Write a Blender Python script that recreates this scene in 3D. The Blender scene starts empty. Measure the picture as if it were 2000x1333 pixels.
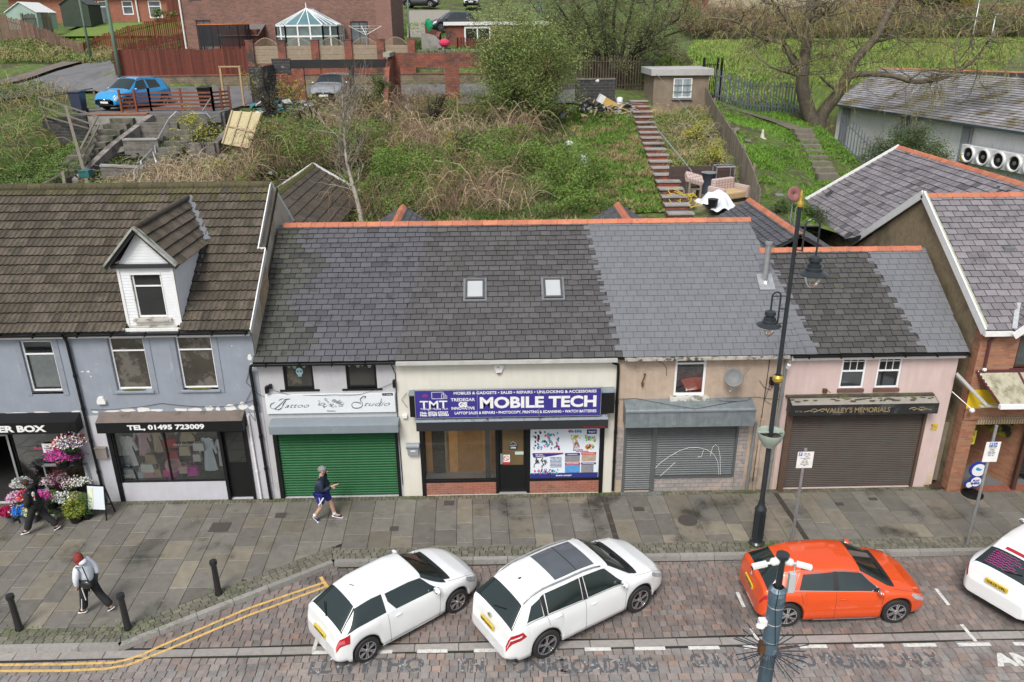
import bpy, bmesh, math, random
import numpy as np
from mathutils import Vector, Matrix
random.seed(7); RNG=np.random.default_rng(7)
SC=bpy.context.scene; COL=SC.collection
R=math.radians; PI=math.pi
# ---------------------------------------------------------------- camera
F=1540.;CH=13.;CY=-20.2;PITCH=21.8;YAW=1.1;ROLL=0.45
p_,y_,r_=R(PITCH),R(YAW),R(ROLL)
FW=Vector((math.sin(y_)*math.cos(p_),math.cos(y_)*math.cos(p_),-math.sin(p_)))
_rt=Vector((math.cos(y_),-math.sin(y_),0)); _up=_rt.cross(FW)
RT=_rt*math.cos(r_)-_up*math.sin(r_); UP=_rt*math.sin(r_)+_up*math.cos(r_)
cam=bpy.data.cameras.new('camera'); co=bpy.data.objects.new('camera',cam); COL.objects.link(co)
cam.sensor_width=36; cam.lens=36*F/2000; cam.clip_start=.1; cam.clip_end=2000
m_=Matrix((RT,UP,-FW)).transposed().to_4x4(); m_.translation=Vector((0,CY,CH)); co.matrix_world=m_
SC.camera=co
def at(x,y,Y=None,Z=None,X=None):
    """real place of a feature measured in the photograph, on a plane of known depth, height or side"""
    d=FW+RT*((x-1000)/F)-UP*((y-666.5)/F)
    t=(Y-CY)/d.y if Y is not None else ((Z-CH)/d.z if Z is not None else X/d.x)
    return Vector((d.x*t,CY+d.y*t,CH+d.z*t))
# ---------------------------------------------------------------- world and sun
W=bpy.data.worlds.new("World"); SC.world=W; W.use_nodes=True
wn=W.node_tree.nodes; wl=W.node_tree.links; wn.clear()
wo=wn.new('ShaderNodeOutputWorld'); bg=wn.new('ShaderNodeBackground'); sky=wn.new('ShaderNodeTexSky')
sky.sky_type='NISHITA'; sky.sun_disc=False; sky.sun_elevation=R(52); sky.sun_rotation=R(200); sky.air_density=1.2; sky.dust_density=3.5; sky.ozone_density=1.0
hs=wn.new('ShaderNodeHueSaturation'); hs.inputs['Saturation'].default_value=.42
wl.new(sky.outputs[0],hs.inputs['Color']); wl.new(hs.outputs[0],bg.inputs[0]); bg.inputs[1].default_value=.1; wl.new(bg.outputs[0],wo.inputs[0])
sl=bpy.data.lights.new('sun','SUN'); sl.energy=1.5; sl.angle=R(20); sl.color=(1,.97,.92)
so=bpy.data.objects.new('sun',sl); COL.objects.link(so)
el,az=R(52),R(200)
so.rotation_euler=Vector((-math.sin(az)*math.cos(el),-math.cos(az)*math.cos(el),-math.sin(el))).to_track_quat('-Z','Y').to_euler()
SC.view_settings.view_transform='Standard'; SC.view_settings.look='None'; SC.view_settings.exposure=0.72; SC.view_settings.gamma=1
SC.cycles.max_bounces=6; SC.cycles.transparent_max_bounces=12; SC.cycles.diffuse_bounces=2; SC.cycles.glossy_bounces=3; SC.cycles.caustics_reflective=False; SC.cycles.caustics_refractive=False
# ---------------------------------------------------------------- materials
MC={}
class NT:
    def __init__(s,name):
        s.m=bpy.data.materials.new(name); s.m.use_nodes=True; s.n=s.m.node_tree.nodes; s.l=s.m.node_tree.links
        s.b=s.n['Principled BSDF']; s.tc=s.n.new('ShaderNodeTexCoord').outputs['Object']
    def N(s,t,**k):
        n=s.n.new('ShaderNode'+t)
        for a,v in k.items():
            if a.startswith('i_'): n.inputs[a[2:].replace('_',' ')].default_value=v
            else: setattr(n,a,v)
        return n
    def noise(s,sc,det=4,vec=None,rough=.6):
        n=s.N('TexNoise'); n.inputs['Scale'].default_value=sc; n.inputs['Detail'].default_value=det; n.inputs['Roughness'].default_value=rough
        s.l.new(vec or s.tc,n.inputs['Vector']); return n.outputs['Fac']
    def ramp(s,f,a,b):
        n=s.N('MapRange',clamp=True); n.inputs[1].default_value=a; n.inputs[2].default_value=b; s.l.new(f,n.inputs[0]); return n.outputs[0]
    def mix(s,f,a,b,mode='MIX'):
        n=s.N('Mix',data_type='RGBA',blend_type=mode); n.clamp_factor=True
        for v,i in((f,0),(a,6),(b,7)):
            if isinstance(v,(int,float)): n.inputs[i].default_value=v
            elif isinstance(v,tuple): n.inputs[i].default_value=(*v[:3],1)
            else: s.l.new(v,n.inputs[i])
        return n.outputs[2]
    def scale(s,c,f,lo,hi):
        g=s.N('MapRange'); g.inputs[3].default_value=lo; g.inputs[4].default_value=hi; s.l.new(f,g.inputs[0])
        cc=s.N('CombineXYZ'); [s.l.new(g.outputs[0],cc.inputs[i]) for i in range(3)]
        return s.mix(1.,c,cc.outputs[0],'MULTIPLY')
def M(name,c,rough=.8,var=.25,sc=3.,bump=0,bsc=30.,metal=0,tint=False,stain=None,stain2=None,brick=None,spec=.5,coat=0,em=None,alpha=None,streak=0,planks=None):
    if name in MC: return MC[name]
    t=NT(name); col=None; b=t.b; h=None
    if brick or streak or planks:
        g=t.N('NewGeometry'); sx=t.N('SeparateXYZ'); t.l.new(t.tc,sx.inputs[0]); sn=t.N('SeparateXYZ'); t.l.new(g.outputs['True Normal'],sn.inputs[0])
        ab=t.N('Math',operation='ABSOLUTE'); t.l.new(sn.outputs[0],ab.inputs[0]); gt=t.N('Math',operation='GREATER_THAN'); gt.inputs[1].default_value=.71; t.l.new(ab.outputs[0],gt.inputs[0])
        mm=t.N('Mix'); t.l.new(gt.outputs[0],mm.inputs[0]); t.l.new(sx.outputs[0],mm.inputs[2]); t.l.new(sx.outputs[1],mm.inputs[3])
        cv=t.N('CombineXYZ'); t.l.new(mm.outputs[0],cv.inputs[0]); t.l.new(sx.outputs[2],cv.inputs[1])
        uv=cv.outputs[0]
    if brick:
        c2,mo,bw,bh=brick[:4]
        bt=t.N('TexBrick'); t.l.new(uv,bt.inputs['Vector']); bt.inputs['Scale'].default_value=1; bt.inputs['Brick Width'].default_value=bw; bt.inputs['Row Height'].default_value=bh
        bt.inputs['Mortar Size'].default_value=brick[4] if len(brick)>4 else bh*.09; bt.inputs['Mortar Smooth'].default_value=.3; bt.inputs['Bias'].default_value=-.1
        bt.inputs['Color1'].default_value=(*c,1); bt.inputs['Color2'].default_value=(*c2,1); bt.inputs['Mortar'].default_value=(*mo,1)
        col=bt.outputs['Color']; h=bt.outputs['Fac']
    else: col=tuple(c)
    if tint:
        a=t.N('Attribute',attribute_name='tint'); col=t.mix(1.,col,a.outputs['Vector'],'MULTIPLY')
    if planks:
        mp=t.N('VectorMath',operation='MULTIPLY'); mp.inputs[1].default_value=(1/planks,.02,1); t.l.new(uv,mp.inputs[0])
        fl=t.N('VectorMath',operation='FLOOR'); t.l.new(mp.outputs[0],fl.inputs[0]); wn_=t.N('TexWhiteNoise'); t.l.new(fl.outputs[0],wn_.inputs[0])
        col=t.scale(col,wn_.outputs[0],.65,1.3)
    if var: col=t.scale(col,t.noise(sc),1-var*1.5,1+var*1.5)
    if streak:
        mp=t.N('VectorMath',operation='MULTIPLY'); mp.inputs[1].default_value=(5,.5,1); t.l.new(uv,mp.inputs[0])
        col=t.scale(col,t.noise(1.5,5,mp.outputs[0]),1-streak,1+streak*.6)
    for st in (stain,stain2):
        if st: col=t.mix(t.ramp(t.noise(st[1],6,rough=.7),st[2],st[3]),col,st[0])
    if isinstance(col,tuple): b.inputs['Base Color'].default_value=(*col,1)
    else: t.l.new(col,b.inputs['Base Color'])
    b.inputs['Roughness'].default_value=rough; b.inputs['Metallic'].default_value=metal; b.inputs['Specular IOR Level'].default_value=spec; b.inputs['Coat Weight'].default_value=coat; b.inputs['Coat Roughness'].default_value=.04
    if em: b.inputs['Emission Color'].default_value=(*em[0],1); b.inputs['Emission Strength'].default_value=em[1]
    if alpha is not None: b.inputs['Alpha'].default_value=alpha
    if bump or h is not None:
        bp=t.N('Bump'); bp.inputs['Distance'].default_value=bump or .006; bp.inputs['Strength'].default_value=.8
        if h is not None:
            iv=t.N('Math',operation='SUBTRACT'); iv.inputs[0].default_value=1; t.l.new(h,iv.inputs[1])
            ad=t.N('Math',operation='ADD'); t.l.new(iv.outputs[0],ad.inputs[0]); t.l.new(t.noise(bsc),ad.inputs[1]); t.l.new(ad.outputs[0],bp.inputs['Height'])
        else: t.l.new(t.noise(bsc),bp.inputs['Height'])
        t.l.new(bp.outputs[0],b.inputs['Normal'])
    MC[name]=t.m; return t.m
def glass(name,tint=(.97,.98,.98),mixv=.75,rough=.02):
    if name in MC: return MC[name]
    t=NT(name); tr=t.N('BsdfTransparent'); tr.inputs[0].default_value=(*tint,1); gl=t.N('BsdfGlossy'); gl.inputs['Roughness'].default_value=rough; gl.inputs[0].default_value=(.9,.93,.95,1)
    fr=t.N('Fresnel'); fr.inputs[0].default_value=1.5; ad=t.N('Math',operation='ADD'); ad.inputs[1].default_value=max(0,.72-mixv); ad.use_clamp=True; t.l.new(fr.outputs[0],ad.inputs[0])
    mx=t.N('MixShader'); t.l.new(ad.outputs[0],mx.inputs[0]); t.l.new(tr.outputs[0],mx.inputs[1]); t.l.new(gl.outputs[0],mx.inputs[2])
    t.l.new(mx.outputs[0],t.n['Material Output'].inputs[0]); MC[name]=t.m; return t.m
# ---------------------------------------------------------------- mesh builder
class MB:
    def __init__(s): s.v=[];s.f=[];s.mi=[];s.t=[];s.cur=0;s.tint=(1.,1.,1.);s.sm=False
    def quad(s,*p):
        n=len(s.v); s.v+= [tuple(q) for q in p]; s.f.append(tuple(range(n,n+len(p)))); s.mi.append(s.cur); s.t.append(s.tint); return s
    def mesh(s,vs,fs):
        n=len(s.v); s.v+=[tuple(q) for q in vs]
        for f in fs: s.f.append(tuple(i+n for i in f)); s.mi.append(s.cur); s.t.append(s.tint)
        return s
    def box(s,x0,x1,y0,y1,z0,z1,M_=None,skip=''):
        vs=[Vector((x,y,z)) for z in(z0,z1) for y in(y0,y1) for x in(x0,x1)]
        if M_ is not None: vs=[M_@v for v in vs]
        fs={'b':(0,2,3,1),'t':(4,5,7,6),'f':(0,1,5,4),'k':(2,6,7,3),'l':(0,4,6,2),'r':(1,3,7,5)}
        return s.mesh(vs,[f for k,f in fs.items() if k not in skip])
    def bar(s,a,b,w,h=None,up=(0,0,1)):
        a=Vector(a);b=Vector(b);d=b-a;L=d.length
        if L<1e-6: return s
        d/=L; u=Vector(up)
        if abs(d.dot(u))>.98: u=Vector((0,1,0))
        x=d.cross(u).normalized(); z=x.cross(d); h=h or w
        Mx=Matrix((x,d,z)).transposed().to_4x4(); Mx.translation=a
        return s.box(-w/2,w/2,0,L,-h/2,h/2,Mx)
    def tube(s,pts,r,n=8,cap=True):
        pts=[Vector(p) for p in pts]; rs=r if isinstance(r,(list,tuple)) else [r]*len(pts); n0=len(s.v); prev=None
        for i,p in enumerate(pts):
            d=(pts[min(i+1,len(pts)-1)]-pts[max(i-1,0)]).normalized()
            if prev is None: u=d.orthogonal().normalized()
            else:
                u=prev-d*prev.dot(d); u=u.normalized() if u.length>1e-5 else d.orthogonal().normalized()
            prev=u; w=d.cross(u)
            for k in range(n):
                a=2*PI*k/n; s.v.append(tuple(p+(u*math.cos(a)+w*math.sin(a))*rs[i]))
        for i in range(len(pts)-1):
            for k in range(n):
                a=n0+i*n+k;b=n0+i*n+(k+1)%n; s.f.append((a,b,b+n,a+n)); s.mi.append(s.cur); s.t.append(s.tint)
        if cap and n>2:
            s.f.append(tuple(n0+k for k in range(n))[::-1]); s.mi.append(s.cur); s.t.append(s.tint)
            e=n0+(len(pts)-1)*n; s.f.append(tuple(e+k for k in range(n))); s.mi.append(s.cur); s.t.append(s.tint)
        return s
    def lathe(s,prof,c=(0,0,0),n=20,M_=None):
        c=Vector(c); n0=len(s.v)
        for r,z in prof:
            for k in range(n):
                a=2*PI*k/n; p=Vector((max(r,1e-4)*math.cos(a),max(r,1e-4)*math.sin(a),z))
                if M_ is not None: p=M_@p
                s.v.append(tuple(p+c))
        for i in range(len(prof)-1):
            for k in range(n):
                a=n0+i*n+k;b=n0+i*n+(k+1)%n; s.f.append((a,b,b+n,a+n)); s.mi.append(s.cur); s.t.append(s.tint)
        return s
    def prism(s,poly,y0,y1,M_=None):
        """poly in (x,z), extruded along y"""
        n=len(poly); vs=[Vector((x,y0,z)) for x,z in poly]+[Vector((x,y1,z)) for x,z in poly]
        if M_ is not None: vs=[M_@v for v in vs]
        return s.mesh(vs,[tuple(range(n)),tuple(range(2*n-1,n-1,-1))]+[(i,i+n,(i+1)%n+n,(i+1)%n) for i in range(n)])
    def ball(s,c,r,n=10,m=6,sq=(1,1,1),M_=None):
        c=Vector(c); n0=len(s.v)
        for i in range(m+1):
            for k in range(n):
                a=2*PI*k/n;b=PI*i/m-PI/2; p=Vector((r*sq[0]*math.cos(a)*max(math.cos(b),1e-3),r*sq[1]*math.sin(a)*max(math.cos(b),1e-3),r*sq[2]*math.sin(b)))
                if M_ is not None: p=M_@p
                s.v.append(tuple(p+c))
        for i in range(m):
            for k in range(n):
                a=n0+i*n+k;b=n0+i*n+(k+1)%n; s.f.append((a,b,b+n,a+n)); s.mi.append(s.cur); s.t.append(s.tint)
        return s
    def build(s,name,mats,parent=None,loc=None,smooth=False,bevel=0,sub=0,solid=0,auto=False):
        o=Vector(parent['_o']) if parent is not None and '_o' in parent else Vector((0,0,0))
        if loc is not None: o=Vector(loc)
        me=bpy.data.meshes.new(name)
        nv=np.array(s.v,dtype=np.float32).reshape(-1,3)-np.array(o,dtype=np.float32)
        nf=len(s.f); ls=np.array([len(f) for f in s.f],dtype=np.int32); lv=np.array([i for f in s.f for i in f],dtype=np.int32)
        me.vertices.add(len(nv)); me.vertices.foreach_set('co',nv.ravel()); me.loops.add(len(lv)); me.loops.foreach_set('vertex_index',lv)
        me.polygons.add(nf); st=np.zeros(nf,np.int32); st[1:]=np.cumsum(ls)[:-1]; me.polygons.foreach_set('loop_start',st); me.polygons.foreach_set('loop_total',ls)
        me.polygons.foreach_set('material_index',np.array(s.mi,np.int32))
        me.polygons.foreach_set('use_smooth',np.full(nf,bool(smooth)))
        me.update(calc_edges=True)
        at_=me.attributes.new('tint','FLOAT_VECTOR','FACE'); at_.data.foreach_set('vector',np.array(s.t,np.float32).ravel())
        for m in (mats if isinstance(mats,(list,tuple)) else [mats]): me.materials.append(m)
        ob=bpy.data.objects.new(name,me); COL.objects.link(ob)
        if parent is not None: ob.parent=parent
        if loc is not None and parent is None: ob.location=loc
        if solid: q=ob.modifiers.new('s','SOLIDIFY'); q.thickness=solid; q.offset=0
        if bevel: q=ob.modifiers.new('b','BEVEL'); q.width=bevel; q.segments=2; q.limit_method='ANGLE'; q.angle_limit=R(40)
        if sub: q=ob.modifiers.new('u','SUBSURF'); q.levels=q.render_levels=sub
        if auto:
            me.polygons.foreach_set('use_smooth',np.ones(nf,bool)); me.set_sharp_from_angle(angle=R(35))
        return ob
def tag(o,label=None,cat=None,group=None,kind=None):
    if label: o['label']=label
    if cat: o['category']=cat
    if group: o['group']=group
    if kind: o['kind']=kind
    return o
def thing(name,label,cat,loc=(0,0,0),rz=0,group=None,local=False):
    """an Empty at the base of the thing; parts are meshed in world coordinates unless local"""
    o=bpy.data.objects.new(name,None); o.empty_display_size=.2; COL.objects.link(o); o.location=loc; o.rotation_euler=(0,0,rz)
    o['_o']=(0.,0.,0.) if local else tuple(float(q) for q in loc)
    return tag(o,label,cat,group)
def dup(o,loc=None,rz=None,label=None,scale=None):
    r=o.copy(); COL.objects.link(r)
    def rec(a,b):
        for ch in list(a.children):
            c=ch.copy(); COL.objects.link(c); c.parent=b; rec(ch,c)
    rec(o,r)
    if loc is not None: r.location=loc
    if rz is not None: r.rotation_euler=(0,0,rz)
    if scale is not None: r.scale=scale
    if label: r['label']=label
    return r
FONTCACHE={}
def text(s,size,mat,parent,loc,name='lettering',w=None,off=0,shear=0,rot=(PI/2,0,0),ext=.003,align='CENTER',sx=None,sp=1.0):
    """lettering as a thin mesh, centred at loc, fitted to width w; loc in the parent's mesh coordinates"""
    cu=bpy.data.curves.new(name,'FONT'); cu.body=s; cu.size=size; cu.align_x=align; cu.align_y='CENTER'; cu.offset=off; cu.shear=shear; cu.extrude=ext; cu.resolution_u=3; cu.space_character=sp
    tmp=bpy.data.objects.new('t',cu); COL.objects.link(tmp); bpy.context.view_layer.update()
    dg=bpy.context.evaluated_depsgraph_get(); me=bpy.data.meshes.new_from_object(tmp.evaluated_get(dg)); bpy.data.objects.remove(tmp)
    xs=[v.co.x for v in me.vertices] or [0,1]; ys=[v.co.y for v in me.vertices] or [0,1]
    cx=(min(xs)+max(xs))/2; cy=(min(ys)+max(ys))/2; k=(w/(max(xs)-min(xs))) if w else 1; ky=size*.72/(max(ys)-min(ys)) if sx=='fit' else 1
    o=Vector(parent['_o']) if parent is not None and '_o' in parent else Vector((0,0,0))
    E=Matrix.Translation(Vector(loc)-o)@__import__('mathutils').Euler(rot).to_matrix().to_4x4()
    for v in me.vertices:
        v.co=E@Vector(((v.co.x-(cx if align=='CENTER' else min(xs)))*k,(v.co.y-cy)*ky,v.co.z))
    me.materials.clear(); me.materials.append(mat)
    ob=bpy.data.objects.new(name,me); COL.objects.link(ob); ob.parent=parent
    return ob
def vnoise(x,y,s=1.,seed=0):
    """smooth value noise for numpy arrays or floats"""
    x=np.asarray(x,float)*s+seed*17.3; y=np.asarray(y,float)*s+seed*9.1
    xi=np.floor(x);yi=np.floor(y);fx=x-xi;fy=y-yi;fx=fx*fx*(3-2*fx);fy=fy*fy*(3-2*fy)
    h=lambda a,b:np.modf(np.abs(np.sin(a*127.1+b*311.7)*43758.5453))[0]
    return (h(xi,yi)*(1-fx)+h(xi+1,yi)*fx)*(1-fy)+(h(xi,yi+1)*(1-fx)+h(xi+1,yi+1)*fx)*fy
def interp(x,pts): return float(np.interp(x,[p[0] for p in pts],[p[1] for p in pts]))
# ---------------------------------------------------------------- common materials
m_black=M('black_paint',(.009,.0095,.01),.45,.2,spec=.3); m_white=M('white_paint',(.75,.75,.74),.45,.1,6); m_pvc=M('white_pvc',(.8,.81,.82),.3,.05)
m_glassdark=M('dark_pane',(.015,.018,.018),.04,.3,2,spec=.8); m_grey=M('grey_metal',(.28,.29,.3),.4,.15,metal=.6)
m_galv=M('galvanised',(.45,.46,.47),.42,.2,8,metal=.7); m_steel=M('dull_steel',(.3,.31,.32),.5,.2,metal=.5)
m_conc=M('concrete',(.3,.29,.27),.9,.2,4,bump=.005,stain=((.12,.12,.09),1.5,.5,.75))
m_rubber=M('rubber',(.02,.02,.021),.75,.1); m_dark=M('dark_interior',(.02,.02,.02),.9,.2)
m_wood=M('weathered_timber',(.2,.17,.13),.85,.25,6,bump=.004,planks=.12); m_pale=M('pale_timber',(.42,.33,.2),.8,.2,6,bump=.003)
m_terra=M('terracotta',(.47,.17,.095),.8,.2,5,tint=True,bump=.003,stain=((.16,.11,.08),6,.56,.75))
m_slatebed=M('roof_felt',(.02,.02,.022),.9,0)
m_moss=M('moss',(.09,.095,.025),.95,.4,20,bump=.02,bsc=50)
m_lead=M('lead_flashing',(.16,.17,.19),.55,.25,6)
# ================================================================ GROUND, ROAD, PAVEMENT
m_flag=M('york_flags',(.165,.155,.137),.6,.25,4,tint=True,bump=.004,stain=((.045,.044,.037),.5,.54,.66),stain2=((.085,.08,.045),1.4,.6,.72))
m_sett=M('road_setts',(.215,.198,.188),.7,.28,6,tint=True,bump=.006,stain=((.07,.062,.058),.7,.52,.72),stain2=((.24,.225,.215),.35,.55,.75))
m_joint=M('joint_sand',(.022,.022,.017),.95,.4,3)
m_kerb=M('granite_kerb',(.27,.26,.24),.75,.2,14,tint=True,bump=.003,stain=((.1,.1,.085),2,.55,.75))
m_yel=M('yellow_line',(.62,.40,.12),.7,.25,9,stain=((.3,.22,.13),14,.5,.66)); m_wl=M('white_line',(.6,.6,.57),.7,.2,8,stain=((.3,.29,.27),14,.52,.68))
RZ=-.12
def sheet(name,x0,x1,y0,y1,z,m,kind='structure'):
    b=MB(); b.quad((x0,y0,z),(x1,y0,z),(x1,y1,z),(x0,y1,z)); return tag(b.build(name,m),kind=kind)
sheet('ground',-400,400,-60,8.55,-.2,M('earth',(.08,.07,.05),.95,.3))
sheet('road_bed',-60,60,-12.3,-2.6,RZ-.02,m_joint)
def block(b,poly,z,h=.02,inset=.012,cham=.006):
    """a paving unit: top face slightly inset and dropped edges"""
    c=sum((Vector(p) for p in poly),Vector((0,0)))/len(poly); n=len(poly); top=[];bot=[]
    for p in poly:
        d=Vector(p)-c; L=d.length
        if L<1e-4: return
        q=c+d*max(0,(L-inset*1.4)/L); top.append((q.x,q.y,z)); q2=c+d*max(0,(L-inset*.3)/L); bot.append((q2.x,q2.y,z-h))
    b.mesh(top+bot,[tuple(range(n))]+[(i+n,(i+1)%n+n,(i+1)%n,i) for i in range(n)])
def clip(poly,a,n):
    out=[]
    for i in range(len(poly)):
        p=poly[i];q=poly[(i+1)%len(poly)]; dp=(p[0]-a[0])*n[0]+(p[1]-a[1])*n[1]; dq=(q[0]-a[0])*n[0]+(q[1]-a[1])*n[1]
        if dp>=0: out.append(p)
        if dp*dq<0: t=dp/(dp-dq); out.append((p[0]+(q[0]-p[0])*t,p[1]+(q[1]-p[1])*t))
    return out
def area(p): return abs(sum(p[i][0]*p[(i+1)%len(p)][1]-p[(i+1)%len(p)][0]*p[i][1] for i in range(len(p))))/2
K=[(-34.,-6.0),(-8.68,-6.0),(-4.38,-3.12),(36.,-3.25)]
# setts of road and parking bay (in courses along the street)
b=MB(); y=-9.3
def setcol():
    k=random.random(); v=random.uniform(.8,1.14)
    return (v*1.0,v*.93,v*.9) if k<.6 else (v*.9,v*.92,v*.93) if k<.9 else (v*1.15,v*.95,v*.85)
diag=(K[2][0]-K[1][0],K[2][1]-K[1][1]); dl=math.hypot(*diag); dn=(diag[1]/dl,-diag[0]/dl)
while y<-3.0:
    hgt=.19 if y<-6.3 else .175
    inbay=y>-5.97
    if not(-6.25<y+hgt*.5<-5.97):
        x=-19+random.random()*.3
        while x<22:
            w=random.uniform(.17,.27)
            p=[(x,y),(x+w,y),(x+w,y+hgt),(x,y+hgt)]
            sk=.02*math.sin(x*1.3+y*2)
            p=[(a,c+sk) for a,c in p]
            if y>-6.3:
                if x<-4.38: p=clip(p,K[1],dn)
                else: p=clip(p,(0,-3.2),(0,-1))
            if len(p)>2 and area(p)>.004:
                c=setcol(); b.tint=tuple(q*(.98 if inbay else 1.12) for q in c) if not inbay else (c[0]*.97,c[1]*.91,c[2]*.89); block(b,p,RZ+random.uniform(-.003,.003))
            x+=w
    y+=hgt
tag(b.build('road',m_sett),kind='structure')
b=MB(); x=-19
while x<22: b.tint=(random.uniform(.95,1.15),)*3; block(b,[(x,-6.2),(x+1,-6.2),(x+1,-5.98),(x,-5.98)],RZ+.002); x+=1
tag(b.build('parking_bay_edge_strip',M('strip_stone',(.27,.25,.235),.75,.2,8,tint=True,bump=.003)),kind='structure')
sheet('far_road_surface',-60,60,-12.3,-9.3,RZ-.012,M('asphalt',(.06,.06,.062),.85,.25,5,bump=.004))
# opposite pavement (under the camera pole)
b=MB(); b.box(-60,60,-22,-12.3,-.2,0); tag(b.build('opposite_pavement',m_flag),kind='structure')
# kerb stones and the sett strip behind them
kb=MB(); sb=MB(); fb=MB()
for i in range(3):
    a=Vector(K[i]);c=Vector(K[i+1]); a0=a.copy()
    if i==0: a=Vector((-19,-6.0))
    if i==2: c=Vector((22,-3.2))
    d=(c-a);L=d.length;d/=L;n=Vector((-d.y,d.x)); nk=round(L/.92)
    for k in range(nk):
        p=a+d*(L*k/nk);q=a+d*(L*(k+1)/nk); kb.tint=(random.uniform(.85,1.12),)*3
        g=d*.006; P=[p+g,q-g,q-g+n*.16,p+g+n*.16]
        vs=[(v.x,v.y,RZ-.05) for v in P]+[(v.x,v.y,.0) for v in P]
        vs[4]=(P[0].x+n.x*.015,P[0].y+n.y*.015,0);vs[5]=(P[1].x+n.x*.015,P[1].y+n.y*.015,0)
        kb.mesh(vs,[(4,5,6,7),(0,1,5,4),(1,2,6,5),(3,0,4,7)])
    rows=4 if i!=2 else 4; t=-.3
    for r in range(rows):
        t=random.uniform(-.2,0)-(.25 if i else 0)
        while t<L+.2:
            w=random.uniform(.14,.25); o0=.165+r*.125
            P=[a+d*t+n*o0,a+d*(t+w)+n*o0,a+d*(t+w)+n*(o0+.125),a+d*t+n*(o0+.125)]; P=[(v.x,v.y) for v in P]
            # mitre at the bends
            for j,(bx,by) in enumerate(K[1:3]):
                pa=Vector(K[j])-Vector(K[j+1]); pb=Vector(K[j+2])-Vector(K[j+1]); bi=(pa.normalized()+pb.normalized()); 
                bn=(bi.y,-bi.x)
                sgn=1 if ((K[j+2][0]-bx)*bn[0]+(K[j+2][1]-by)*bn[1])>0 else -1
                if i==j+1: P=clip(P,(bx,by),(bn[0]*sgn,bn[1]*sgn)) if len(P)>2 else P
                if i==j: P=clip(P,(bx,by),(-bn[0]*sgn,-bn[1]*sgn)) if len(P)>2 else P
            if len(P)>2 and area(P)>.003:
                v=random.uniform(.7,1.15); sb.tint=(v,v*.98,v*.9); block(sb,P,-.004+random.uniform(-.003,.003))
            t+=w
tag(kb.build('kerb',m_kerb),kind='structure')
tag(sb.build('sett_edging',M('edging_setts',(.16,.155,.13),.8,.25,6,tint=True,bump=.004,stain=((.06,.075,.025),1.6,.6,.72))),kind='structure')
# pavement bed and flags laid in strips running away from the kerb
b=MB()
bed=[(-60,.05),(-60,-5.86),(-8.72,-5.86),(-4.42,-2.98),(60,-3.09),(60,.05)]
b.quad(*[(x,y,-.016) for x,y in bed]); tag(b.build('pavement_bed',m_joint),kind='structure')
off=.67; dz=(dn[0]*-1,dn[1]*-1)
da=(K[1][0]-dn[0]*off,K[1][1]-dn[1]*off)
x=-19.
drains=[-11.36,3.0,8.15]
wallx=lambda x:-.22
while x<22:
    w=random.choice([.45,.5,.6,.6,.7]); dr=False
    for q in drains:
        if x<q<x+w: w=q-x if q-x>.15 else w
        if abs(x-q)<.02: w=.14; dr=True
    if x<-4.38<x+w: w=-4.38-x
    if w<.05: w=.1
    y=-6.1
    while y<-.22:
        h=(.5 if dr else random.choice([.6,.75,.9,1.05])); y1=min(y+h,-.22)
        if -.22-y1<.25: y1=-.22
        sk=lambda a,c:(a+(c+.2)*.035*(-1),c)
        p=[sk(x,y),sk(x+w,y),sk(x+w,y1),sk(x,y1)]
        p=clip(p,(0,-6+off),(0,1))
        if len(p)>2:
            if x<-4.38: p=clip(p,da,dz)
            else: p=clip(p,(0,-3.2+off),(0,1))
        if len(p)>2 and area(p)>.01:
            v=random.uniform(.8,1.12); k=random.random()
            fb.tint=(v*.35,v*.3,v*.29) if dr else (v,v,v*.98) if k<.6 else (v*1.08,v*1.03,v*.92) if k<.85 else (v*1.32,v*1.25,v*1.1)
            block(fb,p,0+random.uniform(-.002,.002),.016,.012)
        y=y1
    x+=w
# small setts against the shopfronts
x=-19
while x<22:
    for r in range(2):
        w=.12; v=random.uniform(.6,1.0); fb.tint=(v,v*1.02,v*.8); block(fb,[(x,-.22+r*.1),(x+w,-.22+r*.1),(x+w,-.12+r*.1),(x,-.12+r*.1)],0,.016,.008)
    x+=.12
tag(fb.build('pavement',m_flag),kind='structure')
# ---- painted lines (real paint on the road)
def gz(x,y,z=RZ+.006):
    p=at(x,y,Z=z); return p
def strip(b,pts,w):
    P=[Vector((p.x,p.y)) for p in pts]
    for i in range(len(P)-1):
        d=(P[i+1]-P[i]).normalized(); n=Vector((-d.y,d.x))*w/2; e=d*.004
        b.quad(*[(v.x,v.y,RZ+.006+.001*(i%2)) for v in (P[i]-n-e,P[i+1]-n+e,P[i+1]+n+e,P[i]+n-e)])
Y=MB(); T=3.125
z1=lambda L:[gz(a/T,1000+c/T) for a,c in L]
strip(Y,z1([(-400,940),(0,935),(400,930),(700,920),(790,898),(870,870),(1000,810),(1500,595),(1975,432)]),.075)
strip(Y,z1([(-400,978),(0,972),(400,970),(650,958),(780,935),(860,905),(1000,850),(1500,638),(1985,458)]),.075)
strip(Y,z1([(1957,398),(2000,462)]),.085)
strip(Y,[gz(1100,1108),gz(1345,1108)],.05) if False else None
tag(Y.build('double_yellow_lines',m_yel),kind='structure')
Wm=MB()
for a,c in [(610,650),(737,766),(815,874),(926,977),(1012,1088),(1142,1193),(1240,1299),(1345,1405),(1453,1510),(1562,1615),(1668,1726),(1765,1828),(1871,1934),(1980,2040)]:
    ya=lambda x:1275-(x-610)*.0125+ (0)
    strip(Wm,[gz(a,ya(a)),gz(c,ya(c))],.11)
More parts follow.
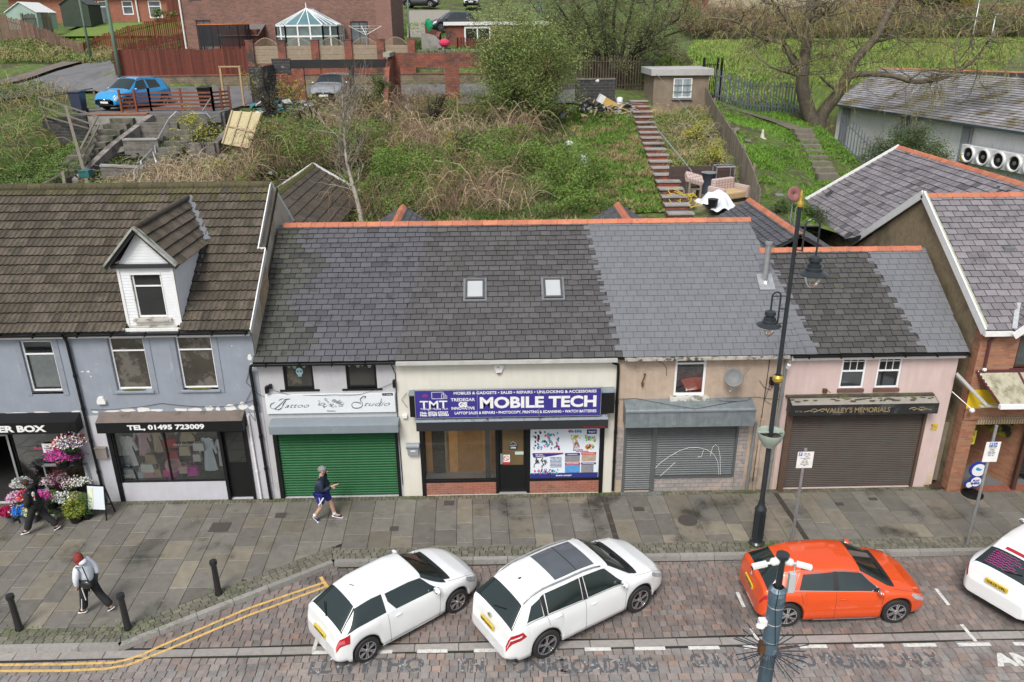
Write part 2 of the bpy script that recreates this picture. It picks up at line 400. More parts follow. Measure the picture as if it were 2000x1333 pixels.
for L in ([(622,1240),(612,1272)],[(1440,1157),(1453,1186)],[(1467,1228),(1488,1262)],[(1828,1150),(1853,1182)],[(1878,1220),(1906,1253)]):
    strip(Wm,[gz(*L[0]),gz(*L[1])],.085)
tag(Wm.build('parking_bay_markings',m_wl),kind='structure')
fade=NT('worn_lettering_paint'); fade.l.new(fade.mix(fade.ramp(fade.noise(9,5),.56,.62),(.09,.095,.105),(.35,.36,.36)),fade.b.inputs['Base Color'])
fade.l.new(fade.ramp(fade.noise(5,6,rough=.75),.41,.48),fade.b.inputs['Alpha']); fade.b.inputs['Roughness'].default_value=.8
def ground_text(s,xa,xb,yc,mat,nm,hh=.42,off=.012):
    a=gz(xa,yc);c=gz(xb,yc); e=thing(nm,None,None,(0,0,0),local=True); bpy.data.objects.remove(e)
    o=text(s,hh/.72,mat,None,((a.x+c.x)/2,(a.y+c.y)/2,RZ+.007),name=nm,w=c.x-a.x,off=off,rot=(0,0,0),ext=0,sx='fit'); tag(o,kind='structure'); return o
for s,a,c in [('LLWYTHO',606,828),('YN',890,945),('UNIG',1002,1110),('LOADING',1095,1282),('ONLY',1348,1440),('LLWYTHO YN',1455,1640),('UNIG ONLY',1640,1838)]:
    ground_text(s,a,c,1300 if a<1300 else 1290,fade.m,'worn_road_lettering',.43,.02)
ground_text('ANABL',1937,2120,1287,m_wl,'road_lettering',.4,.03)
# manhole and service covers in the pavement
for px,py,w,h in [(877,983,.3,.25),(770,1033,.25,.22),(548,1007,.3,.26),(1248,995,.3,.2),(1640,985,.22,.16),(1705,975,.25,.14),(430,1030,.55,.45)]:
    p=at(px,py,Z=0.); b=MB(); b.box(p.x-w/2,p.x+w/2,p.y-h/2,p.y+h/2,-.01,.004); b.box(p.x-w/2+.03,p.x+w/2-.03,p.y-h/2+.03,p.y+h/2-.03,.004,.007)
    tag(b.build('service_cover',M('cast_iron',(.07,.06,.055),.6,.3,20,bump=.004)),kind='structure')
for px,py,rr in [(1343,1017,.28),(1180,1038,.0)]:
    if rr:
        p=at(px,py,Z=0.); b=MB(); b.lathe([(rr,.001),(rr*.98,.005),(0.001,.005)],p,24); tag(b.build('round_manhole_cover',MC['cast_iron']),kind='structure')
# ================================================================ HILLSIDE behind the terrace
ZL=[(8.5,6.0),(11,6.4),(14,6.85),(17.5,7.4),(21.5,8.05),(24,8.55),(25.5,8.9),(31.6,9.55),(32.6,10.5),(38,11.2),(44,11.5),(50,12.0),(60,13.2),(80,15.3),(120,20),(220,42)]
ZRr=[(8.5,4.7),(11,4.75),(14,5.3),(16.5,6.1),(19,7.0),(22,7.65),(25,8.15),(30,8.6),(40,9.2),(50,9.9),(75,11.5),(95,13.8),(120,18),(220,42)]
ZW=[(8.5,6.0),(21,7.6),(26,9.05),(33,9.7),(38,10.5),(45,11.5),(60,13.6),(80,15.3),(120,20),(220,42)]
def ground_z(x,y):
    a=interp(y,ZL); 
    t=min(1,max(0,(x-11.8)/3)); z=a*(1-t)+interp(y,ZRr)*t
    u=min(1,max(0,(-24.0-x)/4.)); z=z*(1-u)+interp(y,ZW)*u
    if x>17.5 and y<30: z=z-min(3.4,(x-17.5)*1.0)*min(1,(30-y)/8)
    if -23<x<-17.9 and y<21.5+max(0,-x-20.6)*.4: z=min(z,6.5+max(0,y-12)*.06)
    if x>18.3 and y<37: z=min(z,max(5.2,7.4-(x-18.3)*.8))
    if 8.55<x<12.4 and 20<y<26.2: z=min(z,8.3+(26-y)*0)
    if 7.6<x<12 and y<13.3: z=min(z,6.2)
    if -10.2<x<-5.2 and y<14.6: z=min(z,5.4)
    return z
def terrain():
    xs=np.concatenate([np.arange(-90,-30,3.),np.arange(-30,24,.5),np.arange(24,110,3.)]); ys=np.concatenate([np.arange(8.55,40,.5),np.arange(40,220,4.)])
    b=MB(); nx=len(xs)
    for y in ys:
        for x in xs:
            z=ground_z(x,y); n=(float(vnoise(x,y,.9,1))-.5)*.22+(float(vnoise(x,y,2.3,2))-.5)*.1
            lane=(25.3<y<31.8 and x<6) ; 
            if lane: n=-.03
            b.v.append((x,y,z+n))
    for j in range(len(ys)-1):
        for i in range(nx-1): a=j*nx+i; b.f.append((a,a+1,a+nx+1,a+nx)); b.mi.append(0); b.t.append((1,1,1))
    t=NT('hillside_soil'); g=t.mix(t.ramp(t.noise(.5,5),.42,.55),(.055,.048,.025),(.07,.115,.02)); t.l.new(t.mix(t.ramp(t.noise(3,5),.5,.7),g,(.15,.19,.05)),t.b.inputs['Base Color']); t.b.inputs['Roughness'].default_value=.95
    return tag(b.build('hillside',t.m,smooth=True),kind='structure')
terrain()
b=MB(); b.box(-60,9.8,8.4,8.55,-.2,6.1); b.box(9.8,60,8.4,8.55,-.2,4.6); tag(b.build('retaining_wall_behind_terrace',M('dark_earth_wall',(.07,.06,.045),.95,.3)),kind='structure')

def hit(px,py,dz=0):
    """where the line of sight through a photographed point meets the hillside"""
    d=FW+RT*((px-1000)/F)-UP*((py-666.5)/F); t=8.8+20.2; t=(8.7-CY)/d.y
    for _ in range(4000):
        p=Vector((0,CY,CH))+d*t
        if p.z<ground_z(p.x,p.y)+dz: break
        t+=.05
        if p.y>215: break
    return p
# ================================================================ BUILDING HELPERS
def facade(b,x0,x1,z0,z1,y,holes,dep=.12):
    """wall face at y with rectangular openings (xa,xb,za,zb) and their reveals"""
    xs=sorted({x0,x1,*[h[0] for h in holes],*[h[1] for h in holes]}); zs=sorted({z0,z1,*[h[2] for h in holes],*[h[3] for h in holes]})
    for i in range(len(xs)-1):
        for j in range(len(zs)-1):
            cx=(xs[i]+xs[i+1])/2;cz=(zs[j]+zs[j+1])/2
            if any(h[0]<cx<h[1] and h[2]<cz<h[3] for h in holes): continue
            b.quad((xs[i],y,zs[j]),(xs[i+1],y,zs[j]),(xs[i+1],y,zs[j+1]),(xs[i],y,zs[j+1]))
    for a,c,d,e in holes:
        k=y+dep
        b.quad((a,y,d),(a,k,d),(a,k,e),(a,y,e)); b.quad((c,k,d),(c,y,d),(c,y,e),(c,k,e)); b.quad((a,y,e),(a,k,e),(c,k,e),(c,y,e))
        if d>z0+.01: b.quad((a,k,d),(a,y,d),(c,y,d),(c,k,d))
def shell(root,x0,x1,yb,z1,holes,m,y=0.,z0=-.05,name='wall',dep=.12,gl=None,gr=None,mr=None):
    b=MB(); facade(b,x0,x1,z0,z1,y,holes,dep)
    b.quad((x1,yb,z0),(x0,yb,z0),(x0,yb,z1),(x1,yb,z1)); b.quad((x0,yb,z0),(x0,y,z0),(x0,y,z1),(x0,yb,z1)); b.quad((x1,y,z0),(x1,yb,z0),(x1,yb,z1),(x1,y,z1))
    return b.build(name,m,root)
def roofplane(root,P0,P1,P2,P3,m,w=.31,ex=.195,name='roof_slates',colf=None,lift=.03,gap=.018,bed=True,clipf=None,jit=.006,thick=.008):
    """P0-P1 eave (left,right), P3-P2 top (left,right)"""
    P0,P1,P2,P3=[Vector(p) for p in(P0,P1,P2,P3)]
    if m.name=='new_slate': gap=.009;lift=.014;jit=.002
    U=(P1-P0).normalized(); Vv=(P3-P0); Vv=(Vv-U*Vv.dot(U)).normalized(); N=U.cross(Vv)
    if N.z<0: N=-N
    H=(P3-P0).dot(Vv); uL=lambda t:((P3-P0).dot(U))*t/H; uR=lambda t:(P1-P0).length+((P2-P1).dot(U))*t/H
    b=MB(); nrow=max(1,round(H/ex)); ex=H/nrow
    for r in range(nrow):
        v0=r*ex;v1=(r+1)*ex; v0-=.01; u=uL(r*ex)-(w/2 if r%2 else 0); e=max(uR(v0),uR(v1))
        while u<e:
            ww=w*random.uniform(.94,1.06) if jit>.005 else w; a=u+gap/2;c=u+ww-gap/2; mid=(v0+v1)/2; lo=uL(mid);hi=uR(mid)
            if c>lo+.02 and a<hi-.02:
                a0=max(a,uL(v0));c0=min(c,uR(v0));a1=max(a,uL(v1));c1=min(c,uR(v1))
                if c0>a0 and c1>=a1:
                    j=random.uniform(-jit,jit)*1.5; l=lift+random.uniform(0,jit); l2=.003
                    q=[P0+U*a0+Vv*(v0+j)+N*l,P0+U*c0+Vv*(v0+j+random.uniform(-jit,jit)*.5)+N*(l+random.uniform(-jit,jit)*.3),P0+U*c1+Vv*v1+N*l2,P0+U*a1+Vv*v1+N*l2]
                    ctr=(q[0]+q[2])/2
                    b.tint=colf(ctr.x,ctr.y,mid/H) if colf else (random.uniform(.8,1.15),)*3
                    if b.tint is not None:
                        b.quad(*q); t=b.tint; b.tint=tuple(k*.3 for k in t); b.quad(q[0]-N*thick*1.6,q[1]-N*thick*1.6,q[1],q[0])  # lower edge and sides tinted dark: course shadow put into the slate colour
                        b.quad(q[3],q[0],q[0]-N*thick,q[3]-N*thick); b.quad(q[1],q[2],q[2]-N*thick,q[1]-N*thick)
            u+=ww
    b.build(name,m,root)
    if bed:
        d=MB(); o=N*-.012; q=[P0+o,P1+o,P2+o,P3+o]; d.quad(*q); k=N*-.09; d.quad(*[p+k for p in q][::-1])
        for i in range(4): d.quad(q[i]+k,q[(i+1)%4]+k,q[(i+1)%4],q[i])
        d.build('roof_underlay',m_slatebed,root)
    return N
def ridge(root,a,c,m=None,s=.14,L=.45,name='ridge_tiles',pitch=.62,roll=True):
    a=Vector(a);c=Vector(c); d=c-a; T=d.length; d/=T; n=max(1,round(T/L)); L=T/n; x=d.cross(Vector((0,0,1))).normalized(); b=MB(); up=x.cross(d)
    for i in range(n):
        v=random.uniform(.82,1.12); b.tint=(v,v*random.uniform(.9,1.05),v*.97); p=a+d*(L*i+.006);q=a+d*(L*(i+1)-.006)
        for j,(e0,e1,hh) in enumerate([(p,q,0)]+([(q-d*.045,q+d*.004,.013)] if roll else [])):
            pr=[(-s,-s*pitch),(-s*.35,0.01),(0,.03),(s*.35,0.01),(s,-s*pitch)]
            for k in range(4):
                A=[e+x*pr[kk][0]*(1+hh*3)+up*(pr[kk][1]+hh) for e in(e0,e1) for kk in(k,k+1)]
                b.quad(A[0],A[2],A[3],A[1])
            if j: pass
            b.quad(*[e0+x*q_[0]*(1+hh*3)+up*(q_[1]+hh) for q_ in pr]); b.quad(*[e1+x*q_[0]*(1+hh*3)+up*(q_[1]+hh) for q_ in pr][::-1])
    return b.build(name,m or m_terra,root)
def gutter(root,x0,x1,y,z,m,r=.06,name='gutter'):
    b=MB(); n=8
    for i in range(n):
        a0=PI+PI*i/n;a1=PI+PI*(i+1)/n; P=lambda a,rr:(y+rr*math.cos(a),z+rr*math.sin(a))
        for rr,fl in((r,0),(r-.008,1)):
            p,q=P(a0,rr),P(a1,rr); f=[(x0,*p),(x1,*p),(x1,*q),(x0,*q)]; b.quad(*(f[::-1] if fl else f))
    b.box(x0,x1,y-r-.004,y-r+.01,z-.012,z+.012); b.quad((x0,y-r,z),(x0,y+r,z),(x0,y+r*.7,z-r*.7),(x0,y,z-r),(x0,y-r*.7,z-r*.7))
    x=x0+.4
    while x<x1: b.box(x,x+.03,y-r-.012,y+r+.02,z-r-.012,z+.02); x+=.9
    return b.build(name,m,root)
def pipe(root,pts,m,r=.038,name='downpipe',clips=True):
    b=MB(); b.tube(pts,r,10)
    if clips:
        for i in range(len(pts)-1):
            a=Vector(pts[i]);c=Vector(pts[i+1]); L=(c-a).length
            if L>1.2:
                k=int(L/1.1)
                for j in range(1,k+1): p=a.lerp(c,j/(k+1)); d=(c-a).normalized(); b.tube([p-d*.04,p+d*.04],r*1.3,10)
    return b.build(name,m,root,auto=True)
def window(root,x0,x1,z0,z1,y,fm,gm=None,fw=.05,mid=None,sash=0,name='window',mull=None,bars=0,dep=.05,sill=None,sm=None,lower=None):
    """frame bars, glass pane and sill; y is the outer face of the frame"""
    b=MB(); b.box(x0,x0+fw,y,y+dep,z0,z1); b.box(x1-fw,x1,y,y+dep,z0,z1); b.box(x0+fw,x1-fw,y,y+dep,z1-fw,z1); b.box(x0+fw,x1-fw,y,y+dep,z0,z0+fw)
    if mid: b.box(x0+fw,x1-fw,y-.006,y+dep,mid-fw*.4,mid+fw*.4)
    if mull:
        for q in mull: b.box(q-fw*.4,q+fw*.4,y-.003,y+dep,z0+fw,z1-fw)
    if bars:
        zb=mid or z0
        for k in range(1,bars): q=x0+fw+(x1-x0-2*fw)*k/bars; b.box(q-.01,q+.01,y+.005,y+dep,zb+fw*.4,z1-fw)
        q=(zb+z1)/2; b.box(x0+fw,x1-fw,y+.002,y+dep,q-.01,q+.01)
    o=b.build(name,fm,root,bevel=.004)
    g=MB(); g.box(x0+fw,x1-fw,y+dep*.6,y+dep*.6+.008,z0+fw,z1-fw)
    g.build('pane',gm or m_glassdark,o) if root is None else None
    if root is not None:
        g2=g.build('pane',gm or m_glassdark,root); g2.parent=o
    if sill:
        s=MB(); s.box(x0-sill[0],x1+sill[0],y-sill[1],y+.06,z0-sill[2],z0); q=s.build('window_sill',sm or fm,root,bevel=.006); q.parent=o
    return o
def shutter(root,x0,x1,z0,z1,y,m,pitch=.09,name='roller_shutter',dep=.022):
    b=MB(); n=round((z1-z0)/pitch); p=(z1-z0)/n
    pr=[]
    for i in range(n):
        z=z0+i*p; pr+= [(y,z),(y-dep*.35,z+p*.12),(y-dep,z+p*.4),(y-dep*.9,z+p*.7),(y-dep*.2,z+p*.93)]
    pr.append((y,z1))
    for i in range(len(pr)-1): (a,za),(c,zc)=pr[i],pr[i+1]; b.quad((x0,a,za),(x1,a,za),(x1,c,zc),(x0,c,zc))
    o=b.build(name,m,root,smooth=False)
    return o
def cable(pts,root,m=None,r=.006,name='cable',sag=.0):
    P=[Vector(p) for p in pts]; out=[]
    for i in range(len(P)-1):
        for k in range(8):
            t=k/8; q=P[i].lerp(P[i+1],t); q.z-=sag*4*t*(1-t)*(P[i+1]-P[i]).length; out.append(q)
    out.append(P[-1]); b=MB(); b.tube(out,r,5); return b.build(name,m or m_black,root)
# ================================================================ THE TERRACE OF SHOPS
r_blue=M('blue_grey_render',(.265,.295,.345),.8,.12,2,bump=.003,bsc=60,streak=.12,stain=((.4,.43,.47),2,.6,.75),stain2=((.13,.15,.18),1.1,.62,.85))
r_lilac=M('pale_lilac_render',(.5,.5,.54),.8,.1,2,bump=.002,streak=.12,stain=((.3,.3,.3),1.2,.62,.8))
r_grey=M('pale_grey_render',(.46,.46,.48),.8,.1,2,bump=.003,bsc=50,streak=.16,stain=((.25,.25,.26),1.5,.6,.8))
r_cream=M('cream_render',(.66,.64,.56),.8,.06,2,bump=.002,bsc=40,streak=.1,stain=((.42,.41,.34),1.0,.66,.85))
r_peach=M('peach_pebbledash',(.46,.36,.28),.9,.15,3,bump=.012,bsc=45,streak=.2,stain=((.22,.19,.15),.9,.55,.72))
r_pink=M('pink_render',(.6,.47,.44),.85,.08,2,bump=.004,bsc=30,streak=.2,stain=((.36,.3,.27),1.4,.62,.85))
r_rough=M('brown_roughcast',(.29,.225,.135),.95,.35,8,bump=.03,bsc=40,stain=((.07,.065,.035),1.0,.5,.7))
r_cream2=M('stained_cream_render',(.5,.45,.37),.85,.12,2,bump=.004,stain=((.2,.17,.12),1.2,.52,.75))
m_patch=M('bare_white_plaster',(.72,.72,.7),.8,.1)
def slatecol(base,moss=0.):
    def f(x,y,v):
        k=random.uniform(.8,1.15); c=[q*k for q in base]
        if random.random()<.07: c=[q*.7 for q in c]
        return tuple(c)
    return f
m_slate=M('roof_slate',(.09,.09,.1),.55,.18,6,tint=True,bump=.002,spec=.45,stain=((.035,.037,.033),2.2,.58,.72))
m_slateold=M('mossy_old_slate',(.068,.066,.067),.7,.2,6,tint=True,bump=.004,stain=((.045,.043,.028),2.5,.6,.72),stain2=((.13,.125,.11),16,.7,.76))
m_slatenew=M('new_slate',(.15,.155,.168),.5,.1,4,tint=True,bump=.001,spec=.4)
m_slatelil=M('weathered_lilac_slate',(.2,.19,.2),.6,.2,5,tint=True,bump=.003,stain=((.09,.085,.08),1.6,.55,.72))
m_conctile=M('concrete_roof_tile',(.086,.07,.054),.92,.3,8,tint=True,bump=.006,bsc=60,stain=((.05,.047,.03),3.5,.5,.66),stain2=((.3,.29,.25),22,.7,.76))
PT=.66
def slope_roof(root,x0a,x0b,x1a,x1b,ze,yr,mat,base=(1,1,1),eave=-.17,pt=PT,w=.31,ex=.195,colf=None):
    zr=ze+(yr-eave)*pt
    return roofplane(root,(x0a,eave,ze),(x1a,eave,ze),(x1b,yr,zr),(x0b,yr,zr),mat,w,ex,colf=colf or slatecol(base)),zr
def backroof(root,x0,x1,yr,zr,yb,zb,m):
    b=MB(); b.quad((x1,yb,zb),(x0,yb,zb),(x0,yr,zr-.02),(x1,yr,zr-.02)); b.build('rear_roof',m,root)
def blackwin(root,x0,x1,z0,z1,**k): return window(root,x0,x1,z0,z1,.05,m_black,fw=.07,sill=(.14,.07,.06),sm=m_black,**k)
def shopbox(root,x0,x1,z0,z1,d,m=None,fl=None):
    """interior of a display window"""
    b=MB(); y=.1; b.quad((x0,d,z0),(x1,d,z0),(x1,d,z1),(x0,d,z1)); b.quad((x0,y,z0),(x0,d,z0),(x0,d,z1),(x0,y,z1)); b.quad((x1,d,z0),(x1,y,z0),(x1,y,z1),(x1,d,z1)); b.quad((x0,y,z1),(x0,d,z1),(x1,d,z1),(x1,y,z1)); b.build('interior_lining',m or M('shop_interior',(.2,.19,.18),.9,.1),root)
    b=MB(); b.quad((x0,y,z0),(x1,y,z0),(x1,d,z0),(x0,d,z0)); b.build('display_floor',fl or m_pale,root)
g_shop=glass('shop_glass',(.97,.98,.98),.74)
EZ=5.42; BP=.717; BY=4.15; BZ=EZ+(BY+.17)*BP
# ---- 1 flower shop (left edge of the photo) and 2 boutique
FS=thing('flower_shop','blue grey two storey shop under a mossy tiled roof with black FLOWER BOX fascia','shop building',(-16,0,0))
shell(FS,-21,-11.68,8,EZ,[(-13.02,-12.17,3.6,5.13)],r_blue,z0=2.84,name='upper_wall')
shell(FS,-21,-11.68,8,2.84,[(-16.4,-14.08,0,2.4),(-14.02,-12.1,.42,2.4)],r_lilac,name='lower_wall')
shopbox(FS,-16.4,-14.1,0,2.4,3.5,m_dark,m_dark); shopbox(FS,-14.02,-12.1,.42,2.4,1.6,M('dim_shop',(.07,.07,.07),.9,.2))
window(FS,-13.02,-12.17,3.6,5.13,.06,m_pvc,mid=4.72,sill=(.1,.06,.07),sm=r_blue,gm=g_shop); b=MB(); b.box(-12.95,-12.25,.25,.9,3.64,3.68); b.quad((-13.02,1,3.6),(-12.17,1,3.6),(-12.17,1,5.13),(-13.02,1,5.13)); b.build('room_behind_window',M('dim_room',(.2,.21,.2),.9,.2),FS)
b=MB(); b.box(-12.93,-12.27,.12,.14,3.7,4.7); b.build('net_curtain',M('net',(.7,.75,.72),.9,.2,8),FS)
window(FS,-14.02,-12.1,.42,2.4,.05,m_black,gm=g_shop,fw=.05); b=MB(); b.box(-14.08,-14.02,-.02,.1,0,2.4); b.box(-16.4,-14.08,.06,.1,2.2,2.4); b.build('door_frame',m_galv,FS)
b=MB(); b.prism([(-.36,2.47),(-.36,2.82),(0.0,2.96),(0.0,2.47)],-18,-11.83,Matrix(((0,1,0,0),(1,0,0,0),(0,0,1,0),(0,0,0,1)))); fa=b.build('fascia_box',m_black,FS)
p=at(91,843,Y=-.36); text('FLOWER BOX',.26,m_white,FS,(p.x-1.18,-.366,2.64),w=2.36,off=.012)
BQ=thing('boutique_shop','blue grey two storey shop with a white boarded dormer and TEL fascia','shop building',(-9.2,0,0))
shell(BQ,-11.68,-6.72,8,EZ,[(-10.64,-9.69,3.62,5.18),(-8.82,-7.85,3.6,5.18)],r_blue,z0=2.84,name='upper_wall')
shell(BQ,-11.68,-6.72,8,2.84,[(-11.1,-8.06,.6,2.44),(-8.0,-7.28,0,2.44)],r_lilac,name='lower_wall')
g_refl=M('painted_reflection_pane',(.06,.053,.042),.04,.35,1.2,spec=.7,stain=((.14,.13,.11),2.3,.5,.6))  # brown base and pale patches paint the reflected street into the glass
for a,c in((-10.64,-9.69),(-8.82,-7.85)):
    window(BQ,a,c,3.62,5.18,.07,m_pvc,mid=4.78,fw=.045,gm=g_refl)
    s=MB(); s.box(a-.06,c+.06,-.06,.1,3.53,3.6); s.build('window_sill',r_blue,BQ,bevel=.01); s=MB(); s.ball((a+.45,.0,3.62),.1,8,5,(3.6,.5,.3)); s.build('sill_moss',m_moss,BQ)
    s=MB(); s.box(a-.17,c+.17,-.025,.0,5.2,5.33); s.box(a-.17,a-.01,-.018,.0,3.5,5.2); s.box(c+.01,c+.17,-.018,.0,3.5,5.2); s.build('window_surround',M('surround_paint',(.24,.265,.31),.8,.2,3),BQ)
for x in(-13.0,): 
    s=MB(); s.box(x-.19,x+1.0,-.025,0,5.16,5.3); s.box(x-.17,x-.02,-.018,0,3.5,5.16); s.box(x+.85,x+1.0,-.018,0,3.5,5.16); s.build('window_surround',MC['surround_paint'],FS)
b=MB(); b.prism([(-.36,2.45),(-.36,2.77),(0.0,2.93),(0.0,2.45)],-11.28,-7.2,Matrix(((0,1,0,0),(1,0,0,0),(0,0,1,0),(0,0,0,1)))); b.build('fascia_box',m_black,BQ)
b=MB(); b.quad((-11.27,-.355,2.776),(-7.21,-.355,2.776),(-7.21,-.004,2.936),(-11.27,-.004,2.936)); b.build('fascia_top',M('brown_felt',(.15,.12,.105),.8,.2,6,stain=((.08,.07,.05),3,.5,.7)),BQ)
p=at(248,833,Y=-.36);q=at(399,833,Y=-.36); text('TEL, 01495 723009',.2,m_white,BQ,((p.x+q.x)/2,-.366,2.61),w=q.x-p.x,off=.008)
shopbox(BQ,-11.1,-8.06,.6,2.44,.6,M('pale_interior',(.1,.095,.09),.9,.3,2),M('green_display_mat',(.03,.07,.03),.95,.4,20,bump=.02))
window(BQ,-11.12,-8.04,.58,2.44,.03,m_black,gm=g_shop,fw=.06,mull=[-9.64])
b=MB(); b.box(-11.22,-11.1,-.05,.02,0,2.44); b.box(-8.06,-7.98,-.05,.06,0,2.44); b.box(-7.32,-7.24,-.05,.06,0,2.44); b.build('shopfront_frame',m_black,BQ)
s=MB(); s.box(-7.98,-7.32,.08,.12,.02,2.3); d=s.build('shop_door',m_black,BQ,bevel=.004); s=MB(); s.box(-7.9,-7.4,.068,.078,1.2,2.2); s.build('pane',m_glassdark,d.parent).parent=d
for i,(a,c) in enumerate([(-10.98,2.88),(-10.4,2.92),(-8.6,2.88),(-8.2,2.9),(-7.95,2.88),(-7.6,2.94),(-9.1,2.87),(-10.1,2.87),(-6.85,3.9)]):
    pass
def flakes(root,spots,m=m_patch,y=-.006,name='bare_plaster_patch'):
    b=MB()
    for cx,cz,w,h in spots:
        n=11; P=[]
        for k in range(n):
            a=2*PI*k/n; rr=random.uniform(.55,1.1); P.append((cx+w/2*math.cos(a)*rr,y,cz+h/2*math.sin(a)*rr))
        b.quad(*P[::-1])
    return b.build(name,m,root)
flakes(BQ,[(-10.9,2.97,.55,.1),(-10.45,2.99,.5,.12),(-10.05,3.0,.5,.2),(-9.7,2.97,.5,.09),(-9.0,2.98,.4,.12),(-8.6,2.98,.5,.16),(-8.2,3.0,.3,.22),(-7.95,3.0,.14,.24),(-7.6,3.02,.45,.24),(-7.25,3.06,.35,.28),(-6.95,3.0,.3,.2),(-11.4,2.95,.2,.1),(-11.35,3.9+.3,.12,.07),(-11.5,4.2,.1,.05),(-11.3,4.05,.05,.06),(-6.85,4.55,.16,.25),(-6.83,4.3,.1,.2),(-7.3,4.9,.05,.03)])
flakes(FS,[(-11.95,2.98,.35,.08),(-12.9,2.97,.6,.06),(-13.6,2.96,.7,.05)])
b=MB(); b.prism([(-11.26,3.22),(-11.02,3.22),(-11.02,3.32),(-11.08,3.44),(-11.2,3.44),(-11.26,3.32)],-.09,0); tag(b.build('alarm_box',m_white,None,loc=(-11.14,0,3.22),bevel=.01),'white alarm box on the blue wall beside the black downpipe','alarm box')
b=MB(); b.box(-11.62,-11.3,-.1,0,1.5,1.82); b.box(-11.63,-11.29,-.12,0,1.82,1.85); o=tag(b.build('meter_box',M('brown_box',(.25,.22,.2),.6,.1),None,loc=(-11.46,0,1.5)),'brown wall box between the two shopfronts','meter box')
for rt,a,c in((FS,-21,-11.64),(BQ,-11.72,-6.75)):
    gutter(rt,a,c,-.2,EZ-.05,m_black); s=MB(); s.box(a,c,-.1,-.02,EZ-.2,EZ-.08); s.build('fascia_board',m_white,rt)
pipe(BQ,[(-11.68,-.2,EZ-.1),(-11.7,-.08,EZ-.3),(-11.66,-.07,.02)],m_black,.04)
# tiled roof with rolled concrete tiles, laid course by course
def tileroof(root,P0,U,V,N,Lu,Lv,mat,course=.33,roll=.15,amp=.03,name='roof_tiles',mask=None,mossf=.0):
    b=MB(); nu=int(Lu/.0375); nr=max(1,round(Lv/course)); course=Lv/nr; P0=Vector(P0)
    for r in range(nr):
        v0=r*course-.02;v1=(r+1)*course; n0=len(b.v); lj=[random.uniform(-.006,.006) for _ in range(int(Lu/.3)+3)]
        for k in range(nu+1):
            u=Lu*k/nu; t=(u/roll)%1; h=amp*(max(0,math.sin(t*PI*2))**.7); j=lj[int(u/.3)]
            b.v.append(tuple(P0+U*u+V*(v0+j)+N*(.062+h))); b.v.append(tuple(P0+U*u+V*v1+N*(.008+h))); b.v.append(tuple(P0+U*u+V*(v0+j)+N*(.0+h*.6)))
        for k in range(nu):
            u=Lu*(k+.5)/nu
            if mask and not mask(u,(v0+v1)/2): continue
            random.seed(int(u/.3)*31+r*977); q=random.uniform(.65,1.3); a=n0+k*3
            top=1 if r>=nr-2 and name=='roof_tiles' and P0.z>EZ+1.5 or (r>=nr-1 and name=='roof_tiles' and root.name.startswith('flower')) else 0; g=(q*.9,q*.98,q*.6) if top and random.random()<.8 else (q,q,q)
            b.f.append((a,a+3,a+4,a+1)); b.mi.append(0); b.t.append(g); b.f.append((a+2,a+5,a+3,a)); b.mi.append(0); b.t.append(tuple(z*.3 for z in g))  # front edge tinted dark, painting the shadow under each tile course
    random.seed(len(b.f))
    o=b.build(name,mat,root); return o
nl=math.hypot(1,BP); V=Vector((0,1/nl,BP/nl)); U=Vector((1,0,0)); N=Vector((0,-BP/nl,1/nl)); LV=(BY+.17)*nl
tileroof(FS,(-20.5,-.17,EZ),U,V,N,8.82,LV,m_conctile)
# boutique roof leaves out the footprint of the dormer; its lower half oversails the gable
DX,DW=-9.3,.74
mk=lambda u,v:not(abs(-11.68+u-DX)<DW-.02 and v<(7.15-EZ)/BP*nl*.98)
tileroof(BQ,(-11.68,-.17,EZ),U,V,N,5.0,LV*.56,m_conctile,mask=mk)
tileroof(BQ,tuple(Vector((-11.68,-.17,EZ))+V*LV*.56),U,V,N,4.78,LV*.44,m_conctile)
b=MB(); q=[Vector((-20.5,-.17,EZ)),Vector((-10.1,-.17,EZ)),Vector((-10.1,BY,BZ)),Vector((-20.5,BY,BZ))]; b.quad(*[p-N*.02 for p in q])
q=[Vector((-8.55,-.17,EZ)),Vector((-6.9,-.17,EZ)),Vector((-6.9,BY,BZ)),Vector((-8.55,BY,BZ))]; b.quad(*[p-N*.02 for p in q]); b.quad(Vector((-10.1,2.3,EZ+2.47*BP-.02)),Vector((-8.55,2.3,EZ+2.47*BP-.02)),Vector((-8.55,BY,BZ-.02)),Vector((-10.1,BY,BZ-.02))); b.build('roof_underlay',m_slatebed,BQ)
backroof(FS,-20.5,-11.68,BY,BZ,8.3,5.3,m_conctile); backroof(BQ,-11.68,-6.85,BY,BZ,8.3,5.3,m_conctile)
for rt,a,c in((FS,-20.5,-11.7),(BQ,-11.7,-6.86)):
    b=MB(); k=0; x=a
    while x<c-.01:
        x2=min(x+.42,c); v=random.uniform(.7,1.1); b.tint=(v*.9,v*.98,v*.6); b.tube([(x,BY,BZ+.0),(x2-.01,BY,BZ+.0)],.13,12); x=x2
    b.build('ridge_tiles',m_conctile,rt,auto=True)
